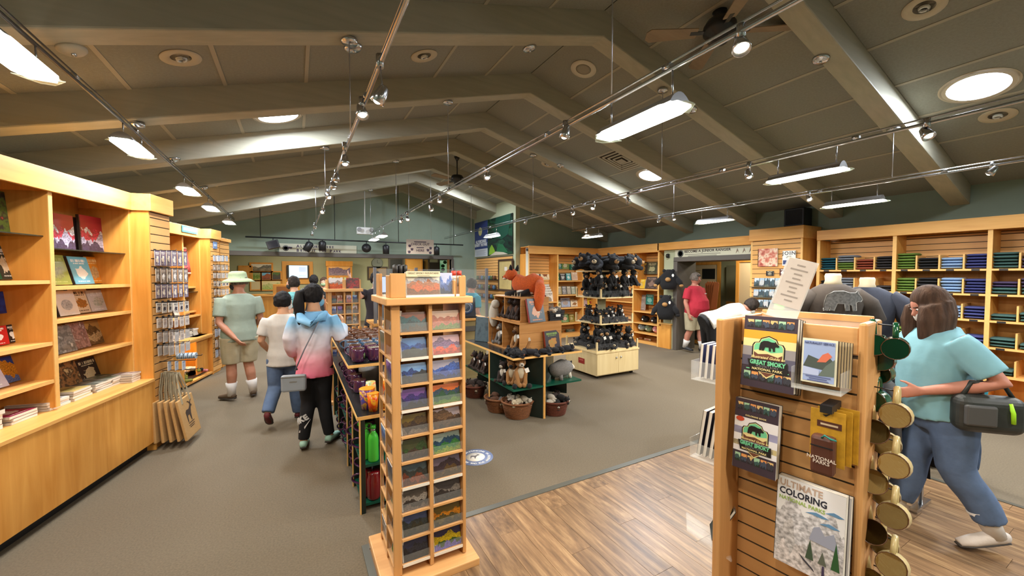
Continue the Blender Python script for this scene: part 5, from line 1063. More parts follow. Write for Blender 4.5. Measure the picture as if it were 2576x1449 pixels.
# books and basket
bkA = book('tall grey-blue picture book with a kneeling figure on the crate', (2.55, 3.985, 1.121), .25, .29, .025, art('title', ((60, 78, 90), (50, 66, 80), (190, 160, 140), (206, 120, 60)), 310), col((150, 60, 60)), (-R(14), 0, R(8)), True)
for i in range(2): book('flat red plaid book under the picture book, %s' % ('lower one' if i == 0 else 'upper one'), (2.66, 3.98, 1.119), .0001 + .3, .12, .02, A('photo', 311, (150, 40, 40), (190, 120, 110), (120, 30, 34)), col((206, 200, 190)), (R(-90), 0, R(6))) if 0 else None
book('scary story picture book with orange and green cover against the crate front', (2.76, 3.955, .757), .25, .25, .025, art('title', ((56, 52, 60), (66, 60, 70), (206, 90, 50), (120, 150, 80)), 312), col((150, 60, 40)), (-R(10), 0, R(10)), True)
bs_ = thing('wire_basket', 'black plastic basket of grey plush on the crate corner', 'basket', (2.88, 4.12, 1.118))
for k in range(5): MB().box(-.1 - .004 * k, -.075 - .003 * k, .0 + k * .026, .1 + .004 * k, -.07 - .003 * k, .02 + k * .026).box(-.1 - .004 * k, .07 + .003 * k, k * .026, .1 + .004 * k, .075 + .003 * k, .02 + k * .026).box(-.105 - .004 * k, -.075, k * .026, -.1 - .004 * k, .075, .02 + k * .026).box(.1 + .004 * k, -.075, k * .026, .105 + .004 * k, .075, .02 + k * .026).build('band', BLACK, bs_)
MB().box(-.1, -.07, 0, .1, .07, .004).build('bottom', BLACK, bs_); MB().box(-.03, -.1, .05, .04, -.096, .08).build('price_card', PAPER, bs_)
for i in range(5): lying('grey and white plush in the black basket, %s' % ORD[i], (2.83 + .03 * i, 4.1 + .02 * (i % 3), 1.2 + .02 * (i % 2)), 1.3 * i, .17, 'grey' if i % 2 else 'white', 'white', 'plush in the black basket', 'plush_wolf', False)
for i in range(13):
    if i < 5: x, y = 2.2 + .03 * (i % 2), 4.06 - .05 * i
    else: x, y = 2.3 + .085 * (i - 5), 3.86 + .03 * (i % 2)
    lying('flat dark plush animal on the table rim, %s around the corner' % ORD[i], (x, y, .757), 1.7 * i, .17 if i % 3 else .2, 'navyblack', 'black' if i % 4 else 'russet', 'dark flat plush along the table rim', 'flat_plush')
# shelf animals
def big_deer(label, loc, yaw, s): return sitting(label, loc, yaw, s, 'fawn', 'cream', 'white', 'point', 'plush_deer')
big_deer('large fawn plush deer sitting on the front green corner shelf', (2.28, 3.93, .396), R(-20), .36); sitting('smaller fawn plush deer behind the large deer', (2.24, 4.06, .396), R(-40), .3, 'fawn', 'cream', 'black', 'point', 'plush_deer'); sitting('dark brown plush badger with white muzzle at the shelf back', (2.2, 4.2, .396), R(-60), .26, 'dark', 'white', 'white', 'round', 'plush_badger')
op = thing('plush_opossum', 'grey plush opossum standing on the other green corner shelf', 'plush toy', (2.92, 3.98, .396), R(15)); op.scale = (.85, .85, .85); MB().loft([((-.24, 0, .13), .03, .03, (0, 1, 0)), ((-.2, 0, .14), .1, .1, (0, 1, 0)), ((0, 0, .15), .13, .13, (0, 1, 0)), ((.14, 0, .14), .09, .1, (0, 1, 0)), ((.2, 0, .13), .05, .05, (0, 1, 0))], 14).build('body', FUR['grey'], op); MB().loft([((.16, 0, .15), .065, .065), ((.25, 0, .12), .035, .035), ((.3, 0, .1), .008, .008)], 10).build('head', FUR['white'], op)
for q in (-1, 1): MB().ball((.15, q * .05, .22), .02, .01, .025).build('ear', FUR['black'], op); MB().tube([(-.12, q * .07, .08), (-.12, q * .08, .0)], .03, 8).build('leg', FUR['grey'], op); MB().tube([(.08, q * .07, .08), (.09, q * .08, .0)], .026, 8).build('leg', FUR['white'], op)
for i in range(5): sitting('dark plush moose with paper tag on the rear green shelf, %s along' % ORD[i], (2.19 + .05 * (i % 2), 5.02 - .09 * i, .396), R(-85), .24, 'dark', 'brown', 'brown', 'round', 'plush_moose', 'plush moose on the rear shelf')
# wicker baskets on the floor
WICK = mat('wicker', s2l(132, 82, 46), .7, noise=.35, nscale=70, bump=.9, bscale=130, stretch=(1, 1, 3)); WICKD = mat('wicker_dark', s2l(104, 50, 30), .65, noise=.35, nscale=70, bump=.9, bscale=130, stretch=(1, 1, 3))
def wick_basket(label, x, y, r, h, m_, fill, fl):
    t = thing('wicker_basket', label, 'basket', (x, y, 0)); n = 10
    MB().lathe([(0, .004), (r * .72, .004), (r * .72, 0), (0, 0)][::-1], 20).build('bottom', m_, t)
    for k in range(n):
        z = h * k / n; rr = r * (.74 + .26 * k / n)
        MB().lathe([(rr, z), (rr + .013, z + h / n * .5), (rr + .005, z + h / n), (rr - .006, z + h / n), (rr - .006, z)], 24).build('woven_band', m_, t)
    MB().tube([((r + .008) * math.cos(a), (r + .008) * math.sin(a), h) for a in [k * 2 * math.pi / 24 for k in range(25)]], .012, 8).build('rim', m_, t)
    for i in range(fl):
        a = i * 2.4; q = r * .55 * math.sqrt((i + .5) / fl)
        lying('%s plush cub in the %s, %s of heap' % (fill[i % len(fill)], label.replace('standing ', '').replace('shadowed ', '').replace('dark red ', '').replace('round brown ', ''), ORD[i]), (x + q * math.cos(a), y + q * math.sin(a), h * .62 + .05 * (i % 2)), a + 1, .2, fill[i % len(fill)], 'cream' if fill[i % len(fill)] != 'black' else 'white', 'plush in the wicker baskets', 'plush_cub', True, R(12 * ((i % 3) - 1)))
def FB(u, v): return onz(u, v, 0)
b1 = FB(1313, 1058); wick_basket('round brown wicker basket standing before the plush table', b1.x + .03, b1.y + .16, .185, .19, WICK, ('russet', 'white', 'brown', 'cream'), 9)
b2 = FB(1268, 1040); wick_basket('shadowed wicker basket under the front green shelf', b2.x + .0, b2.y + .14, .17, .17, WICK, ('dark', 'brown', 'grey'), 7)
b3 = FB(1415, 1050); wick_basket('dark red wicker basket under the opossum shelf', b3.x, b3.y + .17, .17, .17, WICKD, ('dark', 'white', 'black'), 7)
b4 = FB(1204, 1003); wick_basket('dark red wicker basket under the rear shelf', b4.x, b4.y + .13, .15, .16, WICKD, ('brown', 'dark'), 6)
# table-end picture board
pb_ = FB; q = onz(1198, 858, .757); book('large grey framed board standing at the rear corner of the plush table', (2.3, 4.98, .757), .3, .34, .05, art('photo', ((70, 84, 92), (84, 100, 108), (60, 72, 80)), 320), col((56, 62, 66)), (-R(6), 0, R(-62)), True, 'display_board', 'board')

# ================================================================== bear display
BD = thing('bear_display', 'pale wooden tiered display of black plush bears on a low cabinet', 'display rack', (4.2, 4.8, 0))
w, d = .92, .82; CLRP = glass('tray_clear', (.5, .52, .55), .04)
MB().box(0, 0, .06, w, d, .42).build('cabinet', PALE, BD, bev=.004); MB().box(-.015, -.015, .42, w + .015, d + .015, .445).build('cabinet_top', PALE, BD)
for i in range(2): MB().box(.004 + i * w / 2, -.012, .075, w / 2 - .003 + i * w / 2, 0, .41).build('cabinet_door', PALE, BD); MB().ball((w / 2 - .05 + i * .1, -.022, .33), .016, .014, .016, 10, 8).build('door_knob', STEEL, [c for c in BD.children if c.name.startswith('cabinet_door')][-1])
sgp = MB().box(-.004, .3, .2, 0, .46, .29).build('red_label', col((150, 36, 30)), BD); MB().box(-.006, .33, .25, -.004, .43, .27).build('label_band', col((190, 96, 84)), BD)
for x in (.08, w - .08):
    for y in (.08, d - .08): MB().lathe([(.028, -.015), (.028, .015)], 12, 0, Matrix.Translation((x, y, .03)) @ Matrix.Rotation(R(90), 4, 'Y')).build('caster', BLACK, BD)
MB().box(w / 2 - .05, d / 2 - .05, .445, w / 2 + .05, d / 2 + .05, 1.76).build('column', mat('column_sage', s2l(150, 146, 116), .6), BD)
def tray(x0, y0, x1, y1, z, h):
    MB().box(x0, y0, z, x1, y1, z + .02).build('tray', PALE, BD)
    for xx in (x0, x1 - .025):
        for yy in (y0, y1 - .025): MB().box(xx, yy, z + .02, xx + .025, yy + .025, z + h).build('tray_post', PALE, BD)
    MB().box(x0 + .025, y0 + .005, z + .02, x1 - .025, y0 + .01, z + h * .8).box(x0 + .005, y0 + .025, z + .02, x0 + .01, y1 - .025, z + h * .8).build('tray_front', CLRP, BD)
tray(.0, .0, w, d, .445, .16); tray(.13, .06, w - .06, d - .1, .87, .16); tray(.14, .07, w - .06, d - .1, 1.3, .16); MB().box(.14, .1, 1.74, w - .1, d - .1, 1.765).build('top_shelf', PALE, BD)
cx, cy = 4.2, 4.8
def bear_fill(words, x0, y0, x1, y1, z, nx, ny, s, grp, layers=1, full=True, skip=False):
    n = 0
    for l in range(layers):
        for j in range(ny):
            for i in range(nx):
                if l and (i + j) % 2: continue
                x = x0 + (x1 - x0) * (i + .5) / nx + rnd.uniform(-.02, .02); y = y0 + (y1 - y0) * (j + .5) / ny + rnd.uniform(-.02, .02)
                if abs(x - w / 2) < .05 + s * .2 and abs(y - d / 2) < .05 + s * .2 and not skip: continue
                lab = 'black plush bear %s, %s from the corner, %s row back%s' % (words, ORD[i], ORD[j], ', upper layer' if l else '')
                if rnd.random() < .55 or not full: lying(lab, (cx + x, cy + y, z + l * s * .33), rnd.uniform(-1.2, .5), s, 'black', rnd.choice(('tan', 'brown', 'cream', 'tan')), grp, 'plush_bear', full)
                else: sitting(lab, (cx + x, cy + y, z + l * s * .33), rnd.uniform(-1.1, .3), s * 1.15, 'black', 'black', rnd.choice(('tan', 'brown', 'tan')), 'round', 'plush_bear', grp)
                n += 1
bear_fill('in the bottom tray', .06, .04, w - .04, d - .04, .468, 5, 4, .3, 'bears in the bottom tray', 2)
bear_fill('in the middle tray', .17, .09, w - .1, d - .14, .892, 6, 4, .19, 'bears in the middle tray', 2)
bear_fill('in the upper tray', .18, .1, w - .1, d - .14, 1.322, 4, 3, .29, 'bears in the upper tray', 2)
for i, (x, y, a) in enumerate(((.1, .12, -.9), (.3, .08, -.2), (.52, .06, .3), (.76, .12, .9), (.12, .45, -1.5), (.84, .45, 1.5), (.3, .5, -.5), (.62, .5, .6), (.42, .28, 0), (.05, .28, -1.2), (.9, .28, 1.2), (.68, .2, .5))):
    lying('large black plush bear sprawled on the top shelf, %s around from the corner' % ORD[i], (cx + x, cy + y, 1.765 + (.05 if i > 5 else 0)), a, .5, 'navyblack' if i % 3 == 0 else 'black', 'tan' if i % 2 else 'cream', 'large bears on the top shelf', 'plush_bear', True, R(-8))
for i, (x, y, a) in enumerate(((.1, .02, -.7), (.34, -.02, -.1), (.6, -.02, .2), (.86, .04, .8))):
    sitting('black plush bear hanging below the top shelf, %s from the corner' % ORD[i], (cx + x, cy + y + .05, 1.5), a - .3, .3, 'black', 'black', 'tan', 'round', 'plush_bear', 'bears hanging under the top shelf')
# ================================================================== slatwall stand in the foreground
FS = Frame(1.967, 1.164, R(-81.6))
ss = thing('slatwall_stand', 'tan slatted display stand with a projecting side board', 'display stand', FS.O, FS.yaw)
SW = .452
MB().box(-.034, -.2, 0, -.001, .27, 1.488).build('side_board', TAN, ss, bev=.008); MB().box(SW, -.012, 0, SW + .03, .25, 1.5).build('side_board', TAN, ss, bev=.01)
slats(ss, 0, SW, 0, .06, 1.36, .0762, TANH, .014); MB().box(0, 0, 1.364, SW, .02, 1.478).build('top_rail', TANH, ss, bev=.004); MB().box(0, .02, .06, SW, .04, 1.36).build('core', TAN, ss); MB().box(-.03, -.1, 0, SW + .03, .27, .055).build('base', TAN, ss)
MB().box(-.001, .25, .06, SW, .27, 1.51).build('rear_panel', TAN, ss, bev=.004); MB().box(.01, .03, 1.475, SW - .01, .25, 1.48).build('clear_top', ACR, ss)
def nearbook(name, label, w, h, t, loc, rot, front, edge=None, cat='book'):
    r = thing(name, label, cat, loc, 0, None, None, rot); MB().box(-w/2, -t/2, 0, w/2, -t/2 + .002, h, 1, None, 0).box(-w/2, t/2 - .002, 0, w/2, t/2, h, 1).box(-w/2, -t/2, 0, -w/2 + .002, t/2, h, 1).build('cover', [front, edge or col((40, 36, 40))], r)
    MB().box(-w/2 + .002, -t/2 + .0025, .002, w/2 - .002, t/2 - .0025, h - .002).build('page_block', PAGES, r); return r
def pnear(name, label, u0, u1, v0, v1, dy, t, front, lean, cat='book', turn=0):
    xa, za = FS.px(u0, v1, dy); xb, _ = FS.px(u1, v1, dy); _, zt = FS.px((u0 + u1) / 2, v0, dy + .02)
    w, h = xb - xa, zt - za
    return nearbook(name, label, w, h, t, FS.w((xa + xb) / 2, dy, za), (-R(lean), 0, FS.yaw + R(turn)), front, None, cat), w, h
PRY = Matrix.Rotation(R(90), 4, 'X')
def pr(parent, poly, m_, y, name, th=.0006):
    """flat print: polygon (x,z) on the plane y of a cover"""
    pl_ = poly
    ar = sum(pl_[i][0] * pl_[(i+1) % len(pl_)][1] - pl_[(i+1) % len(pl_)][0] * pl_[i][1] for i in range(len(pl_)))
    if ar < 0: pl_ = pl_[::-1]
    return MB().prism(pl_, 0, th, 0, Matrix.Translation((0, y, 0)) @ PRY).build(name, m_, parent)
BEARP = [(-.42, -.2), (-.40, -.02), (-.36, .14), (-.22, .24), (-.02, .25), (.14, .2), (.28, .2), (.33, .25), (.36, .18), (.46, .08), (.5, .02), (.45, -.03), (.36, -.02), (.31, -.06), (.32, -.26), (.22, -.27), (.2, -.12), (.12, -.1), (.14, -.27), (.04, -.27), (.02, -.08), (-.14, -.08), (-.2, -.27), (-.3, -.27), (-.27, -.12), (-.32, -.27), (-.42, -.27)]
BADGE = [(-.5, -.38), (-.5, .1), (-.44, .2), (-.3, .22), (-.24, .36), (0, .46), (.24, .36), (.3, .22), (.44, .2), (.5, .1), (.5, -.38)]
CB = {k: col(v, .4) for k, v in dict(plum=(58, 46, 58), gold=(226, 160, 50), cream=(226, 210, 150), mint=(110, 196, 150), ink=(26, 22, 24), brown=(104, 62, 48), slate=(86, 84, 104), stone=(140, 136, 140), white=(226, 226, 232), lilac=(170, 170, 210)).items()}
def park_cover(r, w, h, t, heading, y0f, bg):
    y = -t / 2 - .0003; e = .0004
    P2 = lambda pts, cx, cz, s, sz=None: [(cx + a * s, cz + b_ * (sz or s)) for a, b_ in pts]
    bands = bg
    for (za, zb_, m_) in bands: pr(r, [(-w/2 + .001, za * h), (w/2 - .001, za * h), (w/2 - .001, zb_ * h), (-w/2 + .001, zb_ * h)], m_, y, 'cover_band', .0003)
    for k in range(6):
        xx = -w * .44 + k * w * .15
        for j, (zz, hh) in enumerate(((.84, .11), (.1, .12))):
            m_ = art('land', (((226, 170, 80), (200, 190, 150), (60, 60, 70), (40, 34, 40)), ((120, 190, 150), (190, 206, 180), (60, 90, 90), (40, 50, 40)), ((206, 110, 60), (226, 180, 110), (70, 80, 100), (40, 40, 50)))[(k + j) % 3], 330 + k + 7 * j)
            MB().quad((xx, y - e, zz * h), (xx + w * .13, y - e, zz * h), (xx + w * .13, y - e, (zz + hh) * h), (xx, y - e, (zz + hh) * h)).build('vignette', m_, r)
    s = w * .62; cz = h * .55
    pr(r, P2(BADGE, 0, cz, s), CB['ink'], y - e, 'badge'); pr(r, P2(BADGE, 0, cz, s * .92), CB['cream'], y - 2 * e, 'badge_line'); pr(r, P2(BADGE, 0, cz, s * .87), CB['mint'], y - 3 * e, 'badge_sky')
    pr(r, [(-s * .43, cz - s * .3), (-s * .43, cz - s * .08), (-s * .2, cz - s * .02), (s * .1, cz - s * .12), (s * .43, cz - s * .05), (s * .43, cz - s * .3)], CB['cream'], y - 4 * e, 'snow_print'); pr(r, [(-s * .43, cz - s * .36), (-s * .43, cz - s * .12), (-s * .3, cz - s * .2), (0, cz - s * .16), (s * .3, cz - s * .24), (s * .43, cz - s * .16), (s * .43, cz - s * .36)], CB['brown'], y - 5 * e, 'hill_print')
    pr(r, P2(BEARP, 0, cz + s * .12, s * .66), CB['ink'], y - 6 * e, 'bear_print')
    pr(r, [(-s * .62, cz - s * .4), (s * .6, cz - s * .4), (s * .62, cz - s * .78), (-s * .52, cz - s * .78)], CB['ink'], y - 5 * e, 'name_panel'); pr(r, [(-s * .26, cz - s * .79), (s * .26, cz - s * .79), (0, cz - s * 1.0)], CB['cream'], y - 4 * e, 'point_line'); pr(r, [(-s * .21, cz - s * .8), (s * .21, cz - s * .8), (0, cz - s * .95)], CB['brown'], y - 5 * e, 'point_print')
    yt = y - 8 * e
    text('Illustrated Guide to', s * .13, CB['cream'], r, (0, yt, cz - s * .3), shear=.3, ext=.0002, bold=.0003); text('GREAT SMOKY', s * .2, CB['mint'], r, (0, yt, cz - s * .49), ext=.0002, bold=.0012, sx=.8); text('MOUNTAINS', s * .1, CB['stone'], r, (0, yt, cz - s * .61), ext=.0002, spacing=1.4, sx=.9); text('NATIONAL PARK', s * .11, CB['cream'], r, (0, yt, cz - s * .71), ext=.0002, spacing=1.1, bold=.0004)
    if heading: text(heading[0], h * .03, heading[1], r, (0, yt, h * heading[2]), ext=.0002, spacing=1.1, bold=.0003)
    else: lines(r, CB['mint'], 0, h * .255, (w * .8,), h * .014, .01, y - .001)
g, w, h = pnear('guide_book', 'illustrated park guide with a black bear badge, top of the slat stand', 1866, 2000, 797, 966, -.12, .035, CB['plum'], 7)
park_cover(g, w, h, .035, None, 0, ((.68, .8, CB['gold']), (.57, .68, CB['cream']), (.44, .57, CB['stone']), (.3, .44, CB['slate'])))
for i in range(2): pnear('guide_book', 'copy of the illustrated park guide behind the front one, %s' % ('middle copy' if i == 0 else 'rear copy'), 1872 + 6 * i, 2006 + 6 * i, 799 + 2 * i, 967 + 1 * i, -.075 + .045 * i, .03, CB['plum'], 7)
c_, w, h = pnear('coloring_book', 'white park coloring book with the bear badge, middle of the slat stand', 1846, 1956, 1008, 1168, -.13, .04, CB['white'], 5)
park_cover(c_, w, h, .04, ('COLORING BOOK', CB['cream'], .775), 0, ((.74, 1, CB['plum']), (.25, .74, CB['white']), (.5, .6, CB['lilac']), (.33, .4, CB['cream']), (0, .25, CB['plum'])))
pr(c_, [(-w * .46 + w * .1 + w * .1 * math.cos(a), h * .71 + h * .035 * math.sin(a)) for a in [k * .52 for k in range(12)]], col((190, 70, 40)), -.0222, 'red_seal')
u_, w, h = pnear('coloring_book', 'large ULTIMATE COLORING book with a snowy valley on the lower slats', 1950, 2124, 1218, 1398, -.12, .045, art('land', ((226, 228, 234), (232, 234, 238), (206, 206, 212), (190, 188, 190), (206, 200, 200)), 345), 5)
yt = -.0232
text('ULTIMATE', h * .105, col((190, 166, 150)), u_, (-w * .46, yt, h * .93), align='LEFT', ext=.0003, bold=.001, sx=.86); text('COLORING', h * .105, col((30, 34, 50)), u_, (-w * .46, yt, h * .835), align='LEFT', ext=.0003, bold=.001, sx=.84); text('NATIONAL PARKS', h * .06, col((150, 180, 90)), u_, (-w * .46, yt, h * .755), align='LEFT', ext=.0003, bold=.0005, sx=.9)
for cx_, cz_, sx_ in ((.12, .7, .17), (.36, .77, .13), (.3, .63, .14)): pr(u_, [(w * (cx_ + sx_ * a), h * (cz_ + .03 * b_)) for a, b_ in ((-1, -.6), (-.5, .2), (-.1, .7), (.4, .4), (1, -.2), (.4, -.7), (-.4, -.5))], col((96, 140, 180)), -.0231, 'cloud_print')
pr(u_, [(w * .02, h * .4), (w * .08, h * .55), (w * .16, h * .58), (w * .24, h * .5), (w * .36, h * .56), (w * .44, h * .38)], col((150, 156, 176)), -.0231, 'cliff_print')
for cx_, hh, c in ((.04, .22, (60, 80, 60)), (.4, .3, (40, 84, 44)), (.22, .14, (90, 96, 84))): pr(u_, [(w * (cx_ - .06), h * .18), (w * (cx_ + .06), h * .18), (w * cx_, h * (.18 + hh))], col(c), -.0233, 'tree_print')
pr(u_, [(w * .22, h * .06), (w * .26, h * .06), (w * .25, h * .17), (w * .225, h * .17)], col((60, 50, 80)), -.0235, 'hiker_print'); pr(u_, [(-w * .12, h * .2), (w * .1, h * .09), (w * .12, h * .06), (-w * .05, h * .14)], col((60, 60, 70)), -.0234, 'stream_print')
for i in range(1): pnear('coloring_book', 'copy of the large coloring book behind the snowy one', 1962, 2136, 1222, 1402, -.065, .04, CB['white'], 5)
# framed naturalist print in a clear holder
n_, w, h = pnear('matted_print', 'matted naturalist service poster print in a clear holder', 2014, 2104, 852, 957, -.13, .006, col((222, 222, 200)), 4, 'print')
y = -.0034; pr(n_, [(-w * .44, h * .04), (w * .44, h * .04), (w * .44, h * .95), (-w * .44, h * .95)], col((150, 170, 214)), y, 'poster_paper'); pr(n_, [(-w * .44, h * .36), (-w * .3, h * .62), (0, h * .55), (w * .2, h * .68), (w * .44, h * .5), (w * .44, h * .3)], col((70, 80, 76)), y - .0005, 'ridge_print'); pr(n_, [(-w * .05, h * .48), (w * .1, h * .66), (w * .25, h * .72), (w * .36, h * .64), (w * .2, h * .5)], col((206, 110, 84)), y - .0009, 'red_peak_print'); pr(n_, [(0, h * .18), (w * .44, h * .2), (w * .44, h * .58), (w * .2, h * .42)], col((96, 110, 104)), y - .0011, 'rock_print'); pr(n_, [(-w * .44, h * .18), (w * .02, h * .18), (w * .02, h * .3), (-w * .44, h * .36)], col((176, 190, 226)), y - .0011, 'falls_print')
text('NATURALIST SERVICE', h * .075, col((60, 70, 120)), n_, (0, y - .0014, h * .9), sx=.75, ext=.0002, bold=.0002); lines(n_, col((90, 100, 150)), 0, h * .15, (w * .7, w * .5, w * .6), h * .022, h * .045, y - .0012)
MATE = mat('mat_edges', s2l(196, 176, 140), .6)
for i in range(6): o, _, _ = pnear('matted_print', 'sleeved matted print stacked behind the naturalist poster, %s back' % ORD[i], 2018 + 7 * i, 2106 + 7 * i, 853 + i, 958 + i, -.118 + .016 * i, .011, MATE, 4, 'print')
xa, za = FS.px(1994, 965, -.14); xb, _ = FS.px(2120, 965, -.14)
ho = thing('clear_holder', 'clear acrylic print holder clipped to the slats', 'holder', FS.w((xa + xb) / 2, -.07, za - .012), FS.yaw); ww = (xb - xa) / 2
MB().box(-ww, -.09, 0, ww, .07, .004).build('tray', ACR, ho); MB().box(-ww, -.09, 0, -ww + .003, .07, .09).build('side_wall', ACR, ho); MB().box(ww - .003, -.09, 0, ww, .07, .09).build('side_wall', ACR, ho); MB().box(-ww, -.09, 0, ww, -.087, .02).build('front_lip', ACR, ho)
# packaged mini speaker
xa, za = FS.px(2040, 1170, -.1); xb, zt = FS.px(2132, 1040, -.1)
for i in range(3):
    pk = thing('speaker_pack', 'yellow carded brown national parks gadget on a slat hook, %s' % ('front pack', 'second pack', 'rear pack')[i], 'package', FS.w((xa + xb) / 2 + .012 * i, -.12 + .045 * i, za), FS.yaw); w = xb - xa; h = zt - za
    MB().box(-w/2, -.0015, h * .12, w/2, .0015, h).build('card', mat('yellow_card', s2l(196, 150, 40), .5, noise=.15, nscale=40), pk, bev=.001)
    if i == 0:
        MB().box(-w * .38, -.055, 0, w * .3, -.002, h * .62).build('gadget', mat('brown_case', s2l(84, 48, 36), .45), pk, bev=.014); MB().box(-w * .36, -.0565, h * .45, w * .28, -.055, h * .47).build('seam', BLACK, pk)
        text('NATIONAL\nPARKS', h * .075, col((220, 210, 200)), pk, (-w * .04, -.0562, h * .24), ext=.0003, bold=.0003); MB().box(-w * .3, -.003, h * .72, w * .4, -.0015, h * .82).build('brown_band', MATS['brown_case'], pk); lines(pk, col((206, 186, 156)), w * .05, h * .77, (w * .5,), h * .03, .01, -.003)
        MB().tube([(-w * .05, -.05, h * .6), (w * .05, -.062, h * .66), (w * .2, -.055, h * .62), (w * .3, -.03, h * .58)], .004, 6).build('teal_strap', col((30, 140, 130)), pk); MB().prism([(-.012, .0), (0, -.007), (.02, .012), (.0, .002)], 0, .001, 0, Matrix.Translation((w * -.05, -.0016, h * .92)) @ PRY).build('check_mark', BLACK, pk)
        MB().box(-.02, -.03, h * .98, .02, .1, h * 1.1).build('hook_block', BLACK, pk)
# items on the outer face of the side board
for i in range(4): book('white and navy spiral pad in the clear wall box, %s out' % ORD[i], FS.w(-.062 - .03 * i, -.05, 1.165), .13, .175, .016, art('title', ((206, 210, 226), (190, 196, 216), (60, 66, 110), (60, 66, 110)), 350), col((60, 66, 110)), (-R(4), 0, FS.yaw - R(90)), True, 'note_pad', 'notepad', 'note pads on the stand side')
hb = thing('clear_holder', 'clear wall box holding the white and navy pads', 'holder', FS.w(-.1, -.05, 1.15), FS.yaw)
MB().box(-.085, -.085, 0, .062, .085, .004).build('tray', ACR, hb); MB().box(-.085, -.085, 0, .062, -.082, .1).build('side_wall', ACR, hb); MB().box(-.085, .082, 0, .062, .085, .1).build('side_wall', ACR, hb); MB().box(-.088, -.085, 0, -.085, .085, .1).build('front_wall', ACR, hb)
for i in range(4): book('pink and navy boxed notebook in the lower clear wall box, %s out' % ORD[i], FS.w(-.06 - .03 * i, -.05, .76), .14, .24, .018, art('title', ((190, 160, 160), (180, 150, 156), (40, 44, 60), (226, 220, 214)), 351) if i < 3 else col((20, 20, 28)), col((36, 40, 56)), (-R(8), 0, FS.yaw - R(90)), True, 'note_pad', 'notebook', 'notebooks on the stand side')
hb2 = thing('clear_holder', 'clear wall box holding the pink and navy notebooks', 'holder', FS.w(-.1, -.05, .74), FS.yaw); MB().box(-.085, -.085, 0, .062, .085, .004).build('tray', ACR, hb2); MB().box(-.085, -.085, 0, .062, -.082, .08).build('side_wall', ACR, hb2); MB().box(-.085, .082, 0, .062, .085, .08).build('side_wall', ACR, hb2); MB().box(-.088, -.085, 0, -.085, .085, .1).build('front_wall', ACR, hb2)
sp_ = nearbook('spiral_notebook', 'dark spiral notebook in the lowest wall box of the stand', .14, .2, .014, FS.w(-.1, -.06, .34), (-R(28), 0, FS.yaw - R(60)), col((40, 50, 50)), None, 'notebook')
for k in range(12): MB().tube([(-.06 + k * .011, .006 * math.sin(a), .2 + .006 * math.cos(a)) for a in [j * .9 for j in range(8)]], .0012, 4).build('wire_loop', STEEL, sp_)
MB().box(-.06, -.13, -.02, .1, .1, -.012).build('clear_shelf', ACR, sp_)
# tall clear sign holder leaning on top
sh = thing('sign_holder', 'tall clear sign holder with a pale printed sheet on the stand', 'sign', FS.w(.13, .12, 1.48), 0, None, None, (0, R(17), FS.yaw + R(30))); sh.scale = (.86, 1, .92)
MB().box(-.075, -.003, 0, .075, .003, .33).build('acrylic', glass('holder_clear', (.85, .86, .86), .45), sh); MB().box(-.068, -.0045, .07, .068, -.003, .325).build('sheet', col((200, 192, 188)), sh); MB().box(-.09, -.06, 0, .09, .06, .006).build('foot', ACR, sh)
for k in range(9): MB().box(-.02 - (.025 if k % 3 == 1 else 0), -.0052, .1 + k * .024, .02 + (.02 if k % 3 == 1 else 0), -.0045, .108 + k * .024).build('printed_line', col((150, 142, 138)), sh)
# hanging mugs beside the stand
def hung(label, u, v, dist, outer, inner, r, h, grp, tw=0):
    p = ond(u, v, dist); ax = -ray(u, v).normalized(); ax = (ax + Vector((0, 0, -.12)) + Vector((-.25, .1, 0)) * tw).normalized(); up = Vector((0, 0, 1)); up = (up - ax * up.dot(ax)).normalized(); sd = ax.cross(up)
    M = Matrix((up, sd, ax)).transposed(); q = p - ax * h
    t = mug(label, q, M.to_euler(), outer, inner, r, h, False, grp)
    hp = p - ax * h * .5 + up * (r + .045); HKm = Matrix.Translation(FS.O) @ Matrix.Rotation(FS.yaw, 4, 'Z')
    l0 = HKm.inverted() @ hp; MB().tube([l0, (SW + .03, min(max(l0.y, .02), .23), l0.z + .004)], .003, 5).build('hook', BLACK, ss); return t
for k in range(4):
    for j, (u, v, d_) in enumerate(((2200, 1086, 1.66), (2228, 1118, 1.7), (2250, 1046, 1.6))):
        hung('cream mug hanging beside the slat stand, %s from the stand, %s row down' % (ORD[j], ORD[k + 1]), u - 3 * k, v + 126 * k, d_, CREAM, CREAMI, .051, .07, 'cream mugs hanging beside the stand', j - 1)
for j, (u, v, d_) in enumerate(((2200, 868, 1.66), (2252, 878, 1.62), (2214, 907, 1.7), (2208, 940, 1.76), (2196, 1010, 1.72))): hung('bottle green mug hanging at the top beside the stand, %s' % ORD[j], u, v, d_, GRNM, GRNM, .046, .08, 'green mugs hanging beside the stand', j - 1)
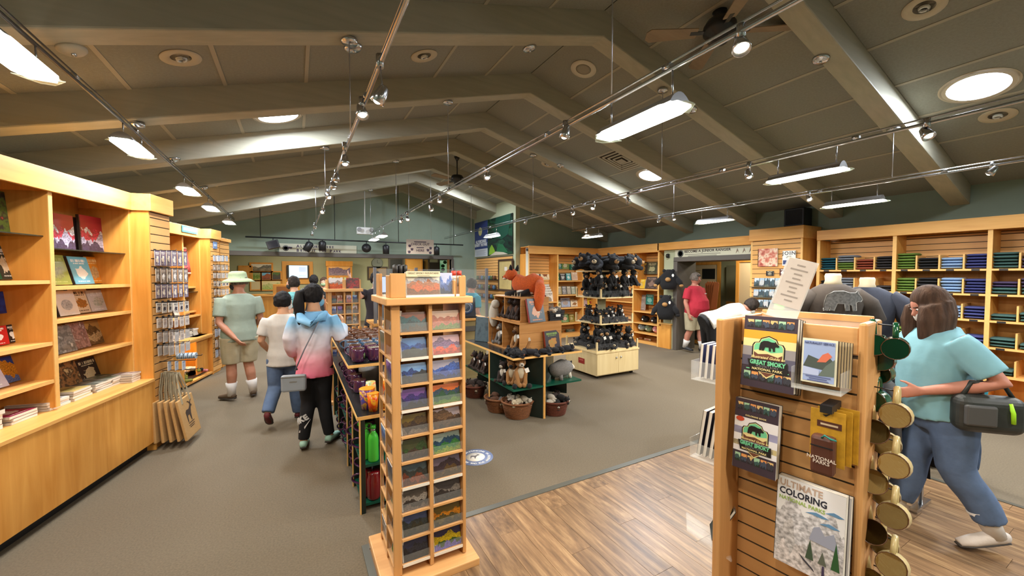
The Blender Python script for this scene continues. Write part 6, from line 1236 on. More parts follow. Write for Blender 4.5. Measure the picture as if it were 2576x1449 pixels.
# ================================================================== mannequins and clothes
SKINM = mat('mannequin_cream', s2l(206, 192, 164), .6)
def mannequin(label, u, v, dist, yaw, c, bear, s=1.0):
    p = ond(u, v, dist); zt = p.z; t = thing('mannequin', label, 'mannequin', (p.x, p.y, 0), yaw); b = zt - .62
    cl = mat('jersey_%d' % c[0], s2l(*c), .9, noise=.08, nscale=20, bump=.25, bscale=14)
    MB().lathe([(.05, zt), (.058, zt - .02), (.054, zt - .06), (.075, zt - .12), (.0, zt - .13)][::-1], 18).build('neck', SKINM, t); MB().lathe([(0, zt + .002), (.05, zt)], 18).build('neck_cap', PALE, t)
    MB().loft([((0, 0, b), .19, .12, (1, 0, 0)), ((0, 0, b + .2), .185, .12, (1, 0, 0)), ((0, -.01, b + .36), .215, .135, (1, 0, 0)), ((0, 0, b + .45), .21, .11, (1, 0, 0)), ((0, 0, b + .5), .14, .085, (1, 0, 0)), ((0, 0, b + .53), .085, .07, (1, 0, 0))], 22).build('shirt_body', cl, t)
    for q in (-1, 1): MB().loft([((q * .15, 0, b + .44), .075, .075), ((q * .25, 0, b + .36), .085, .08), ((q * .3, 0, b + .22), .09, .085)], 14).build('sleeve', cl, t)
    MB().tube([(.062 * math.cos(a), .05 * math.sin(a) - .012, b + .525 - .02 * (1 - math.sin(a))) for a in [k * .35 for k in range(19)]], .009, 6).build('collar', cl, t)
    MB().tube([(0, 0, b + .05), (0, 0, 0.02)], .02, 10).build('pole', STEEL, t); MB().lathe([(.0, 0), (.17, 0), (.16, .02), (0, .025)], 24).build('foot', BLACK, t)
    if bear:
        cyl = lambda x, k=1.05: -.01 - .135 * k * math.sqrt(max(.05, 1 - (x / .215) ** 2))
        bm = bmesh.new(); bm.faces.new([bm.verts.new((a * .3, b_ * .3, 0)) for a, b_ in BEARP]); bmesh.ops.triangulate(bm, faces=bm.faces[:]); bmesh.ops.subdivide_edges(bm, edges=bm.edges[:], cuts=2, use_grid_fill=True)
        for v_ in bm.verts: v_.co = (v_.co.x, cyl(v_.co.x), b + .4 + v_.co.y)
        me_ = bpy.data.meshes.new('bear_print'); bm.to_mesh(me_); bm.free(); me_.materials.append(mat('bear_ink', s2l(110, 110, 110), .9, noise=.35, nscale=60)); put('bear_print', me_, t)
        pts = [(a * .31, b_ * .31) for a, b_ in BEARP]; MB().tube([(a, cyl(a), b + .4 + c2) for a, c2 in pts + pts[:1]], .003, 4).build('bear_outline', col((150, 150, 146)), t)
mannequin('brown shirt with a grey bear print on a headless bust', 2096, 688, 3.3, R(-40), (62, 54, 48), True); mannequin('navy shirt on a headless bust behind the brown one', 2182, 698, 3.65, R(-70), (48, 52, 66), False)
# clothes rack
CRK = thing('clothes_rack', 'low chrome clothes rack behind the hanging mugs', 'clothes rack', (3.62, 1.2, 0)); MB().tube([(-.42, .24, 1.02), (.34, -.19, 1.02)], .014, 8).build('rail', CHROME, CRK); MB().tube([(-.42, .24, 0), (-.42, .24, 1.02)], .014, 8).build('post', CHROME, CRK); MB().tube([(.34, -.19, 0), (.34, -.19, 1.02)], .014, 8).build('post', CHROME, CRK); MB().box(-.6, .22, 0, -.25, .26, .03).build('foot', CHROME, CRK); MB().box(.2, -.21, 0, .48, -.17, .03).build('foot', CHROME, CRK)
for i in range(9):
    f = (i + .5) / 9; x, y = 3.62 - .4 + .72 * f, 1.2 + .228 - .41 * f; c = ((70, 170, 190), (60, 150, 170), (60, 64, 76), (70, 72, 76), (44, 50, 66), (86, 88, 92), (52, 56, 60), (30, 34, 46), (26, 30, 40))[i]
    t_ = thing('hanging_shirt', '%s shirt hanging on the low rack, %s along the rail' % (('turquoise', 'turquoise', 'slate', 'grey', 'navy', 'pale grey', 'charcoal', 'dark navy', 'black')[i], ORD[i]), 'shirt', (x, y, 0), R(-30 + 90), 'shirts on the low rack'); cl = mat('rack_cloth_%d_%d' % (c[0], c[1]), s2l(*c), .9, bump=.4, bscale=12)
    zb_ = .26 + .06 * (i % 3); MB().loft([((0, .0, zb_), .21, .03, (1, 0, 0)), ((0, .01, zb_ + .3), .2, .028, (1, 0, 0)), ((0, 0, .86), .19, .026, (1, 0, 0)), ((0, 0, .94), .15, .02, (1, 0, 0)), ((0, 0, .99), .05, .016, (1, 0, 0))], 14).build('garment', cl, t_); MB().tube([(0, 0, .98), (0, 0, 1.03), (.02, 0, 1.04)], .003, 5).build('hanger', BLACK, t_)
for q in (-1, 1): pass
ft = thing('folding_table', 'small round table with folded striped shirts by the shelves', 'table', (3.9, 2.0, 0)); MB().lathe([(.38, .86), (.38, .89), (0, .89)], 28).build('table_top', PALE, ft); MB().tube([(0, 0, .02), (0, 0, .87)], .03, 10).build('column', STEEL, ft); MB().lathe([(0, 0), (.24, 0), (.22, .025), (0, .03)], 24).build('foot', BLACK, ft)
for i in range(12):
    a = i % 4; o = put('folded_shirt', shirt_mesh(((60, 62, 70), (190, 190, 200), (44, 46, 60), (150, 150, 160))[(a + i // 4) % 4]), None, (3.9 + .16 * math.cos(a * 1.57), 2.0 + .16 * math.sin(a * 1.57), .891 + .042 * (i // 4)), (0, 0, a * 1.57 + .4), (.2, .26, .042)); tag(o, 'striped folded shirt on the small round table, %s stack, %s up' % (ORD[a], ORD[i // 4]), 'shirt', 'folded shirts on the round table')
# ================================================================== floor decal
q = onz(1196, 1150, 0); dc = thing('floor_decal', 'round blue and white distancing decal with an elk on the carpet', 'decal', (q.x, q.y, 0), -YAW)
MB().lathe([(0, 0), (.165, 0), (.165, .002), (0, .002)], 40).build('disc', col((110, 124, 160)), dc); MB().lathe([(0, .0021), (.088, .0021), (.088, .0026), (0, .0026)], 32).build('centre', col((226, 222, 214)), dc)
MB().prism([(x * .62 - .012, (y - .09) * .5 + .012) for x, y in elk], .0026, .003).build('elk_print', col((96, 90, 92)), dc); MB().box(-.03, -.04, .0026, .045, -.035, .003).build('ground_line', col((190, 190, 184)), dc)
for s_, r0, a0, sgn in (('SOCIAL DISTANCING IN EFFECT', .125, R(205), -1), ('STAY TWO ELK APART', .128, R(215), 1)):
    for i, ch in enumerate(s_):
        a = a0 + sgn * i * R(9.2 if sgn < 0 else 8.6)
        if ch != ' ': text(ch, .034, WHITE, dc, (r0 * math.cos(a), r0 * math.sin(a), .0024), (0, 0, a + (R(-90) if sgn < 0 else R(90))), ext=.0004, bold=.0006)
# ================================================================== signs on the end wall
def wallpic(name, label, u0, u1, v0, v1, y, m_, frame=None, fw=.03, th=.02, cat='picture'):
    a = ony(u0, v0, y); b = ony(u1, v1, y); w, h = b.x - a.x, a.z - b.z
    t = thing(name, label, cat, ((a.x + b.x) / 2, y, (a.z + b.z) / 2)); MB().box(-w/2, -th, -h/2, w/2, 0, h/2, 1, None, 0).build('panel', [m_, frame or col((110, 84, 50))], t)
    if frame:
        for q in (((-w/2 - fw, -h/2 - fw, w/2 + fw, -h/2)), ((-w/2 - fw, h/2, w/2 + fw, h/2 + fw)), ((-w/2 - fw, -h/2, -w/2, h/2)), ((w/2, -h/2, w/2 + fw, h/2))): MB().box(q[0], -th - .01, q[1], q[2], 0, q[3]).build('frame_bar', frame, t)
    return t, w, h
YS = YG - .012
b_, w, h = wallpic('banner_sign', 'long cream banner above the back opening', 702, 897, 612, 640, YS - .0, col((196, 194, 172)), None, 0, .01, 'sign')
INKP = col((70, 56, 76)); yt = -.013
for ln, z in (('ALL PURCHASES', .24), ('BENEFIT THE PARK', -.22)):
    x = -w * .29
    for wd in ln.split(' '):
        for i, ch in enumerate(wd):
            big = i == 0 and wd != 'THE'; s_ = h * (.42 if big else .32); text(ch, s_, INKP, b_, (x, yt, z * h), align='LEFT', ext=.001, bold=.004); x += s_ * (.88 if ch not in 'I' else .5)
        x += h * .26
MB().lathe([(h * .3, 0), (h * .3, .006), (h * .2, .006)], 24, 0, Matrix.Translation((-w * .42, -.01, 0)) @ PRY).build('emblem_ring', col((90, 88, 84)), b_); MB().lathe([(0, .007), (h * .18, .007)], 20, 0, Matrix.Translation((-w * .42, -.01, 0)) @ PRY).build('emblem_disc', col((150, 148, 140)), b_); pr(b_, [(a * h * .5 - w * .37, c * h * .5 + h * .05) for a, c in BEARP], INKP, -.018, 'bear_print')
# black stage rail with lamps
ra, rb = ony(617, 591, 11.1), ony(1165, 620, 11.1); tr = thing('stage_rail', 'black pipe rail with stage lamps in front of the banner', 'light rail', (0, 11.1, 0)); zr = (ra.z + rb.z) / 2
MB().tube([(ra.x, 0, zr), (rb.x, 0, zr)], .018, 8).build('pipe', BLACK, tr)
for k in range(4): x = ra.x + .3 + (rb.x - ra.x - .6) * k / 3; MB().tube([(x, 0, zr), (x, 0, zp(x) + .02)], .008, 6).build('hanger_rod', BLACK, tr)
for i, (u, v, tp, tl) in enumerate(((687, 615, 'box', -.3), (777, 618, 'can', .5), (811, 616, 'can', 0), (922, 624, 'dish', 0), (971, 625, 'can', 0), (1098, 629, 'can', 0))):
    q = ony(u, v, 11.1); t = thing('stage_lamp', 'black %s stage lamp on the pipe rail, %s along' % (('square', 'tilted', 'upright', 'round', 'short', 'slim')[i], ORD[i]), 'lamp', (q.x, 11.1, q.z), 0, 'stage lamps on the pipe rail')
    MB().tube([(0, 0, .05), (0, 0, zr - q.z)], .012, 6).build('yoke', BLACK, t); M = Matrix.Rotation(tl, 4, 'Y')
    if tp == 'box': MB().box(-.13, -.12, -.1, .13, .1, .09, 0, M).build('housing', BLACK, t, bev=.01); MB().box(-.1, -.124, -.08, .1, -.12, .07, 0, M).build('lens', col((40, 40, 46), .1), t)
    elif tp == 'can': MB().lathe([(.085, -.15), (.09, .06), (.05, .1), (0, .1)], 16, 0, M).build('housing', BLACK, t); MB().lathe([(0, -.148), (.08, -.148)], 16, 0, M).build('lens', col((60, 60, 66), .1), t)
    else: MB().lathe([(.04, .08), (.12, 0), (.12, -.03), (0, .0)], 18, 0, Matrix.Rotation(R(90), 4, 'X')).build('housing', BLACK, t); MB().lathe([(0, -.04), (.05, -.035)], 14, 0, Matrix.Rotation(R(90), 4, 'X') @ Matrix.Scale(-1, 4, (0, 0, 1))).build('lens', col((180, 180, 170), .2), t)
q = ony(918, 581, 10.9); t = thing('emergency_light', 'white two-lamp emergency light box on a drop pole', 'emergency light', q); MB().box(-.2, -.06, -.09, .2, .06, .09).build('box', WHITE, t, bev=.01); MB().tube([(0, 0, .09), (0, 0, zb(q.x) + .25 - q.z)], .012, 8).build('pole', WHITE, t)
for s in (-1, 1): MB().lathe([(.05, -.07), (.05, 0), (0, 0)], 14, 0, Matrix.Translation((s * .15, -.06, .02)) @ Matrix.Rotation(R(-90), 4, 'X')).build('lamp_head', col((150, 150, 150)), t)
MB().box(-.09, -.03, zb(q.x) + .12 - q.z, .09, .03, zb(q.x) + .25 - q.z).build('mount', GREENB, t)
# hanging check out sign
a, b = ony(1023, 601, 9.4), ony(1090, 640, 9.4); w, h = b.x - a.x, a.z - b.z; t = thing('hanging_sign', 'pale hanging CHECK OUT sign with paw prints', 'sign', ((a.x + b.x) / 2, 9.4, (a.z + b.z) / 2), R(-10)); MB().box(-w/2, -.006, -h/2, w/2, .006, h/2).build('board', col((196, 182, 170)), t)
for s_, z, sz in (('CHECK OUT', .17, .17), ('HERE', -.26, .18)): text(s_, h * sz * 1.3, INKP, t, (0, -.008, z * h), ext=.0008, bold=.001)
lines(t, INKP, 0, h * .33, (w * .44,), h * .06, .01, -.006); lines(t, INKP, 0, -h * .06, (w * .27,), h * .055, .01, -.006)
for i, (x, z) in enumerate(((-.38, .05), (-.3, -.18), (-.4, -.36), (.38, -.08), (.28, -.22), (.37, -.4))):
    MB().ball((x * w, -.007, z * h - .01), .03, .002, .024, 10, 6).build('paw_pad', INKP, t)
    for k in range(4): MB().ball((x * w + (k - 1.5) * .018, -.007, z * h + .026 - abs(k - 1.5) * .008), .009, .002, .011, 8, 5).build('paw_toe', INKP, t)
for s in (-1, 1): MB().tube([(s * w * .4, 0, h / 2), (s * w * .4, 0, zp(2.2) + .04 - (a.z + b.z) / 2)], .003, 5).build('cord', STEEL, t)
# big poster on the angled side wall, slat panel and framed parchment below
PX0 = 4.99; y0, y1, z0, z1 = 8.98, 11.42, 2.24, 3.3
po = thing('wall_poster', 'large blue and forest green wall poster', 'poster', (PX0, y1, z0), R(-90)); pwid = y1 - y0; hh = z1 - z0
MB().box(0, -.02, 0, pwid, 0, hh, 1, None, 0).build('picture', [art('photo', ((12, 14, 16), (18, 50, 38), (22, 22, 26), (30, 76, 52), (14, 18, 20), (50, 90, 50)), 360), BLACK], po)
MB().box(0, -.026, hh * .22, pwid * .38, -.02, hh).build('blue_panel', col((44, 58, 112)), po); MB().box(0, -.026, 0, pwid * .38, -.02, hh * .22).build('white_panel', col((196, 200, 206)), po)
text('ALL PURCHASES\nBENEFIT THE PARK', .13, WHITE, po, (pwid * .19, -.028, hh * .38), bold=.003, sx=.82); MB().lathe([(.13, 0), (.13, .004), (.1, .004)], 24, 0, Matrix.Translation((pwid * .17, -.026, hh * .72)) @ PRY).build('emblem_ring', col((190, 184, 130)), po)
for k in range(5): MB().box(pwid * .05, -.028, hh * (.04 + .032 * k), pwid * (.33 - .03 * (k % 2)), -.026, hh * (.05 + .032 * k)).build('printed_line', col((150, 156, 170)), po)
pr(po, [(pwid * .42, hh * .03), (pwid * .44, hh * .2), (pwid * .5, hh * .3), (pwid * .56, hh * .18), (pwid * .6, hh * .04)], col((130, 170, 50)), -.024, 'bright_fern'); pr(po, [(pwid * .6, hh * .02), (pwid * .66, hh * .3), (pwid * .78, hh * .26), (pwid * .9, hh * .05)], col((36, 96, 60)), -.023, 'green_bush'); pr(po, [(pwid * .44, 0), (pwid * .9, 0), (pwid * .8, hh * .06), (pwid * .6, hh * .1)], col((190, 180, 160)), -.025, 'path_print'); pr(po, [(pwid * .55, hh * .5), (pwid * .6, hh), (pwid * .97, hh), (pwid * .9, hh * .5), (pwid * .75, hh * .4)], col((20, 66, 50)), -.022, 'leaf_print')
SP_ = thing('slat_panel_display', 'maple slat panel below the poster stocked with dark mugs', 'display', (4.985, 11.35, 0), R(-90)); slats(SP_, 0, 2.35, 0, .85, 2.2, .0785, SLATW)
for z in (1.55, 1.28, 1.02): MB().box(.2, -.16, z - .015, 1.6, 0, z).build('wire_shelf', BLACK, SP_)
for r, z in enumerate((1.55, 1.28, 1.02)):
    for k in range(8): mug('dark stoneware mug on the poster wall, %s along the %s shelf' % (ORD[k], ('top', 'middle', 'bottom')[r]), (4.985 - .08, 11.35 - .3 - k * .16, z), (0, 0, .8), (GLZ, MRIM, BLUM)[(k + r) % 3], MRIM, .05, .11, False, 'mugs on the poster wall shelves')
fp = thing('framed_parchment', 'dark framed parchment map behind the plush fox', 'picture', (4.97, 9.75, 1.25), R(-90)); MB().box(.05, -.02, .05, .78, 0, .81).build('parchment', mat('parchment', s2l(180, 160, 104), .8, noise=.1, nscale=5), fp)
for q in ((0, 0, .83, .05), (0, .81, .83, .86), (0, .05, .05, .81), (.78, .05, .83, .81)): MB().box(q[0], -.035, q[1], q[2], 0, q[3]).build('frame_bar', col((60, 40, 30)), fp)
# ================================================================== checkout counter
CK = thing('checkout_counter', 'wooden checkout counter with clear guards behind the postcard tower', 'counter', (1.0, 5.85, 0)); MB().box(0, .02, 0, 1.75, .6, .95).build('counter_body', wood('counter_front', s2l(150, 134, 90), s2l(170, 152, 106), axis='x'), CK); MB().box(-.04, -.02, .95, 1.79, .64, .99).build('counter_top', MAPLE_H, CK, bev=.005); MB().box(0, 0, .78, 1.75, .02, .86).build('front_band', GREY, CK)
for x in (.0, .6, 1.2): MB().box(x + .02, .06, 1.0, x + .58, .066, 1.78).build('clear_guard', glass('guard_clear', (.8, .85, .85), .1), CK)
for x in (0, .6, 1.2, 1.78): MB().box(x - .02, .04, .99, x + .02, .08, 1.8).build('guard_post', mat('post_grey', s2l(120, 120, 124), .5), CK)
ws = thing('counter_sign', 'black WE PROTECT sign with a round white emblem on the counter', 'sign', (2.42, 5.9, .99), R(-8)); M = Matrix.Rotation(R(-8), 4, 'X'); MB().box(-.15, -.006, .02, .15, .006, .33, 0, M).build('board', col((26, 30, 40)), ws); MB().box(-.16, -.04, 0, .16, .05, .03).build('stand', BLACK, ws)
MB().lathe([(.11, 0), (.11, .003), (.075, .003)], 28, 0, M @ Matrix.Translation((.0, -.007, .17)) @ PRY).build('emblem_ring', col((60, 78, 110)), ws); MB().lathe([(0, .004), (.072, .004)], 24, 0, M @ Matrix.Translation((0, -.007, .17)) @ PRY).build('emblem_disc', col((190, 196, 200)), ws); MB().lathe([(0, .0045), (.06, .0045)], 24, 0, M @ Matrix.Translation((0, -.007, .17)) @ PRY).build('emblem_core', col((70, 84, 100)), ws)
for i, ch in enumerate('WE PROTECT'):
    a = R(155) - i * R(14); 
    if ch != ' ': text(ch, .03, WHITE, ws, M @ Vector((.094 * math.cos(a), -.0115, .17 + .094 * math.sin(a))), (R(90) - R(8), R(90) - a if 0 else 0, 0) if 0 else (M @ Matrix.Rotation(-(a - R(90)), 4, 'Y') @ PRY).to_euler(), ext=.0005, bold=.0005)
mn = thing('register_monitor', 'lit blue checkout monitor facing the back', 'monitor', (1.2, 6.35, .99), R(20)); MB().box(-.16, -.02, .42, .16, .01, .68).build('casing', BLACK, mn, bev=.005); MB().box(-.15, -.022, .43, .15, -.02, .67).build('screen', emis('blue_screen', s2l(60, 140, 236), 1.2), mn); MB().tube([(0, 0, 0), (0, 0, .45)], .02, 8).build('stand', BLACK, mn); MB().box(-.1, -.08, 0, .1, .08, .015).build('foot', BLACK, mn)
# ================================================================== the room beyond
YW = 15.19; OR_ = col((206, 150, 70)); ORF = wood('bulletin_frame', s2l(196, 134, 56), s2l(216, 156, 80))
PH = lambda s, *c: art('land', tuple(c), s)
wallpic('notice_board', 'orange cork notice board in the back room', 604, 632, 672, 705, YW, col((206, 150, 76)), ORF, .05); wallpic('park_banner', 'wide park picture banner with a pale heading in the back room', 632, 683, 664, 682, YW, PH(370, (216, 214, 200), (206, 204, 196), (110, 110, 104), (140, 130, 110), (90, 90, 80)), ORF, .05)
wallpic('notice_picture', 'green meadow photo on the back room board', 632, 655, 686, 704, YW, PH(371, (150, 160, 110), (120, 140, 90), (110, 140, 60), (150, 160, 80)), ORF, .04); wallpic('notice_picture', 'red canyon photo with blue sky on the back room board', 659, 681, 686, 703, YW, PH(372, (90, 160, 206), (110, 180, 220), (150, 80, 50), (120, 60, 40)), ORF, .04); wallpic('notice_picture', 'dark forest road photo on the back room board', 685, 706, 685, 703, YW, PH(373, (90, 120, 60), (60, 90, 50), (70, 70, 60), (60, 56, 60)), ORF, .04)
wallpic('notice_picture', 'pale trail map sheet on the back room board', 632, 655, 708, 728, YW, col((206, 190, 150)), ORF, .04); wallpic('notice_picture', 'wide pale park map with a green block in the back room', 659, 706, 707, 728, YW, PH(374, (216, 206, 160), (206, 200, 150), (190, 196, 130), (170, 190, 110)), ORF, .04)
tv, w, h = wallpic('television', 'wall television with a bright blue and white screen', 721, 778, 667, 699, YW - .06, BLACK, None, 0, .05, 'TV'); MB().box(-w * .4, -.053, -h * .5, w * .42, -.05, h * .48).build('screen', emis('tv_screen', s2l(120, 200, 250), 1.1), tv); MB().box(-w * .36, -.056, -h * .1, -w * .02, -.053, h * .36).build('screen_picture', emis('tv_pic', s2l(190, 226, 250), .9), tv); MB().box(w * .04, -.056, h * -.02, w * .36, -.053, h * .36).build('screen_block', emis('tv_block', s2l(20, 130, 230), 1.0), tv); MB().box(w * .04, -.056, -h * .38, w * .36, -.053, -h * .28).build('screen_bar', emis('tv_block', s2l(20, 130, 230), 1.0), tv)
wallpic('tv_surround', 'broad orange wooden surround behind the television', 709, 788, 657, 714, YW, OR_, None, 0, .03, 'panel')
sb, w, h = wallpic('sunset_cabinet', 'orange cabinet with a sunset mountain painting', 820, 886, 657, 809, YW - .2, ORF, None, 0, .2, 'cabinet'); MB().box(-w * .42, -.205, h * .27, w * .42, -.2, h * .44, 1, None, 0).build('painting', [PH(375, (226, 180, 110), (216, 160, 100), (130, 110, 130), (150, 130, 140)), BLACK], sb); MB().box(-w * .52, -.23, h * .42, w * .52, 0, h * .5).build('cornice', ORF, sb)
for k in range(6): MB().box(-w * .4 + k * w * .14, -.215, h * .16, -w * .3 + k * w * .14, -.2, h * .24).build('leaflet', (PAPER, col((190, 200, 150)), col((206, 160, 120)))[k % 3], sb)
ck = ony(949, 662, YW); t = thing('wall_clock', 'round grey wall clock in the back room', 'clock', ck); MB().lathe([(.2, 0), (.2, .03), (.17, .03)], 24, 0, PRY).build('case', col((120, 130, 124)), t); MB().lathe([(0, .025), (.17, .025)], 24, 0, PRY).build('dial', col((190, 200, 186)), t); MB().box(-.006, -.034, 0, .006, -.028, .12).build('hand', BLACK, t); MB().box(0, -.034, -.006, .09, -.028, .006).build('hand', BLACK, t)
wallpic('brown_notice', 'brown framed notice below the back room clock', 928, 972, 674, 700, YW, col((150, 120, 70)), col((60, 44, 34)), .05); wallpic('dark_door', 'dark doorway panel in the back room', 981, 1012, 652, 720, YW, col((40, 44, 46)), GREY, .06, .03, 'door'); wallpic('sunset_display', 'tall sunset ridge display panel in the back room', 1022, 1060, 654, 809, YW - .3, PH(376, (226, 170, 80), (216, 160, 90), (120, 110, 130), (150, 140, 150), (110, 100, 110)), ORF, .05, .06, 'panel')
wallpic('back_door', 'tan half-open door in the back room', 1066, 1076, 653, 735, YW, col((150, 120, 60)), GREY, .05, .04, 'door'); wg, w, h = wallpic('garden_window', 'narrow window showing sunlit green leaves', 1106, 1124, 655, 720, YW, emis('leafy_view', s2l(90, 170, 120), .5), GREY, .08, .02, 'window'); 
for k in range(7): MB().ball((rnd.uniform(-w/2, w/2) * .8, -.03, -h/2 + h * (k + .5) / 7), .08, .02, .07, 8, 5).build('leaf_clump', mat('leaf_dark', s2l(30, 60, 40), .8), wg)
wallpic('dark_cabinet', 'dark cabinet with phones at the back room wall', 1078, 1104, 660, 735, YW - .1, col((50, 46, 40)), None, 0, .1, 'cabinet'); mo = ony(1139, 671, 12.6); t = thing('oval_plaque', 'pale oval plaque on the stone pier', 'plaque', mo, R(-40)); MB().lathe([(0, 0), (.13, 0), (.12, .02), (0, .02)], 24, 0, PRY @ Matrix.Scale(1.7, 4, (0, 1, 0))).build('oval', col((200, 200, 184)), t); MB().box(-.2, .0, -mo.z, .35, .1, .4).build('brick_pier', col((150, 110, 60)), t)
ds = thing('information_desk', 'long orange wooden information desk in the back room', 'desk', (-1.2, 13.6, 0)); MB().box(0, 0, 0, 2.4, .6, 1.05).build('desk_body', ORF, ds); MB().box(-.05, -.05, 1.05, 2.45, .65, 1.1).build('desk_top', MAPLE_H, ds)
for k in range(4): MB().box(.1 + k * .58, -.012, .1, .62 + k * .58, 0, .95).build('desk_panel', MAPLE, ds)
MB().box(.6, -.03, 1.1, 1.3, .3, 1.4).build('leaflet_rack', ORF, ds); MB().box(.7, -.036, 1.14, 1.2, -.03, 1.34).build('rack_card', col((150, 90, 40)), ds)
# side room seen through the doorway
def sidepic(name, label, u0, u1, v0, v1, x, m_, frame=None, cat='panel', th=.05):
    a = onx(u0, v0, x); b = onx(u1, v1, x); w, h = a.y - b.y, a.z - b.z; t = thing(name, label, cat, (x, (a.y + b.y) / 2, (a.z + b.z) / 2), R(-90)); MB().box(-w/2, -th, -h/2, w/2, 0, h/2).build('face', m_, t); MB().box(-w/2, -th + .01, -(a.z + b.z) / 2, w/2, -.01, -h/2).build('plinth', MAPLE, t)
    if frame: MB().box(-w/2 - .08, -th - .02, -h/2 - .1, -w/2, 0, h/2 + .08).build('frame_side', frame, t); MB().box(w/2, -th - .02, -h/2 - .1, w/2 + .08, 0, h/2 + .08).build('frame_side', frame, t); MB().box(-w/2, -th - .02, h/2, w/2, 0, h/2 + .08).build('frame_top', frame, t)
    return t, w, h
t, w, h = sidepic('exhibit_panel', 'tall pale exhibit panel with a black picture block in the next room', 1737, 1806, 667, 770, 10.8, col((196, 178, 150)), MAPLE); MB().box(-w * .02, -.056, h * .15, w * .42, -.05, h * .4).build('dark_picture', BLACK, t); MB().box(-w * .4, -.056, -h * .1, -w * .1, -.05, h * .1).build('small_picture', col((150, 120, 100)), t)
for k in range(4): MB().box(-w * .42, -.054, h * (.2 + .05 * k), -w * .1, -.05, h * (.215 + .05 * k)).build('printed_line', col((140, 124, 104)), t)
sidepic('exhibit_panel', 'narrow orange cabinet at the doorway edge of the next room', 1713, 1727, 665, 840, 9.6, MAPLE, None, 'cabinet', .3); sidepic('exhibit_panel', 'grey-green exhibit board beyond the bending man', 1830, 1865, 668, 760, 11.1, col((130, 132, 112)), None); sidepic('exhibit_panel', 'lit cream case at the far edge of the doorway view', 1872, 1900, 660, 780, 10.2, col((206, 184, 150)), MAPLE, 'cabinet', .2)
for k in range(5):
    q = onx(1783 + k * 4, 740, 9.3); t = tag(MB().prism([(-.07, -.35), (.07, -.35), (.06, .3), (.02, .36), (-.06, .3)], -.012, .012, 0, PRY).build('orange_pelt', mat('pelt', s2l(150, 84, 46), .9), None, (9.3, q.y, 1.16), (0, R(3 * (k - 2)), R(-70))), 'orange brown pelt hanging in the next room, %s along' % ORD[k], 'pelt', 'pelts in the next room')
pr_ = thing('pelt_rack', 'dark rail carrying the hanging pelts in the next room', 'rack', (9.3, 4.6, 0)); MB().tube([(0, -.5, 1.5), (0, .6, 1.5)], .012, 6).build('rail', BLACK, pr_); MB().tube([(0, .6, 0), (0, .6, 1.5)], .015, 6).build('post', BLACK, pr_)
bn = thing('low_bench', 'low maple bench with dark bins in the next room', 'bench', (8.9, 6.1, 0)); MB().box(-.3, -.5, .0, .3, .5, .5).build('bench_body', MAPLE, bn); MB().box(-.32, -.4, .1, -.3, .4, .42).build('dark_bin', BLACK, bn)
# ================================================================== people
def solid(mb, name, m_, parent, vox, smooth=4):
    me = mb.mesh('tmp', m_); o = bpy.data.objects.new('tmp', me)
    r = o.modifiers.new('r', 'REMESH'); r.mode = 'VOXEL'; r.voxel_size = vox; r.use_smooth_shade = True
    s = o.modifiers.new('s', 'SMOOTH'); s.iterations = smooth; s.factor = .5
    n = baked(o); bpy.data.meshes.remove(me)
    n.materials.clear(); n.materials.append(m_); n.name = name
    n.polygons.foreach_set('use_smooth', [True] * len(n.polygons))
    return put(name, n, parent)
HTEX = bpy.data.textures.new('hair_waves', 'CLOUDS'); HTEX.noise_scale = .035
def skin(name, c): return mat('skin_' + name, s2l(*c), .55, noise=.05, nscale=25)
def cloth(name, c, bump=.5, bs=9, n=.06): return mat('cloth_' + name, s2l(*c), .9, noise=n, nscale=12, bump=bump, bscale=bs)
HAIR = {k: mat('hair_' + k, s2l(*v), .75, spec=.25, noise=.45, nscale=40, stretch=(1, 1, .12), bump=.5, bscale=90) for k, v in dict(black=(22, 19, 20), brown=(74, 54, 42), dark=(44, 36, 32), grey=(110, 100, 92)).items()}
def hand_mb(mb, wr, d, palm, H, curl=.5, side=1):
    """wrist, direction of the hand, palm normal; five separate fingers"""
    wr, d, palm = Vector(wr), Vector(d).normalized(), Vector(palm); palm = (palm - d * palm.dot(d)).normalized(); sd = d.cross(palm) * side; k = H / 1.7
    mb.loft([(wr - d * .02 * k, .026 * k, .02 * k, sd), (wr + d * .03 * k, .036 * k, .017 * k, sd), (wr + d * .075 * k, .041 * k, .015 * k, sd), (wr + d * .095 * k, .038 * k, .012 * k, sd)], 10)
    for i, (o, ln) in enumerate(((-.03, .07), (-.01, .08), (.011, .075), (.031, .058))):
        b0 = wr + d * .085 * k + sd * o * k; c = curl; p = [b0]
        dd = d.copy()
        for s in (.4, .33, .27): dd = (dd + palm * c * .75).normalized(); p.append(p[-1] + dd * ln * s * k)
        mb.tube(p, [.0095 * k, .009 * k, .0085 * k, .007 * k], 7)
    b0 = wr + d * .025 * k - sd * .028 * k; p = [b0]; dd = (d * .7 - sd * .75 + palm * .25).normalized()
    for s in (.032, .03, .024): p.append(p[-1] + dd * s * k); dd = (dd + d * .35 + palm * .2).normalized()
    mb.tube(p, [.013 * k, .0115 * k, .0105 * k, .0085 * k], 7)
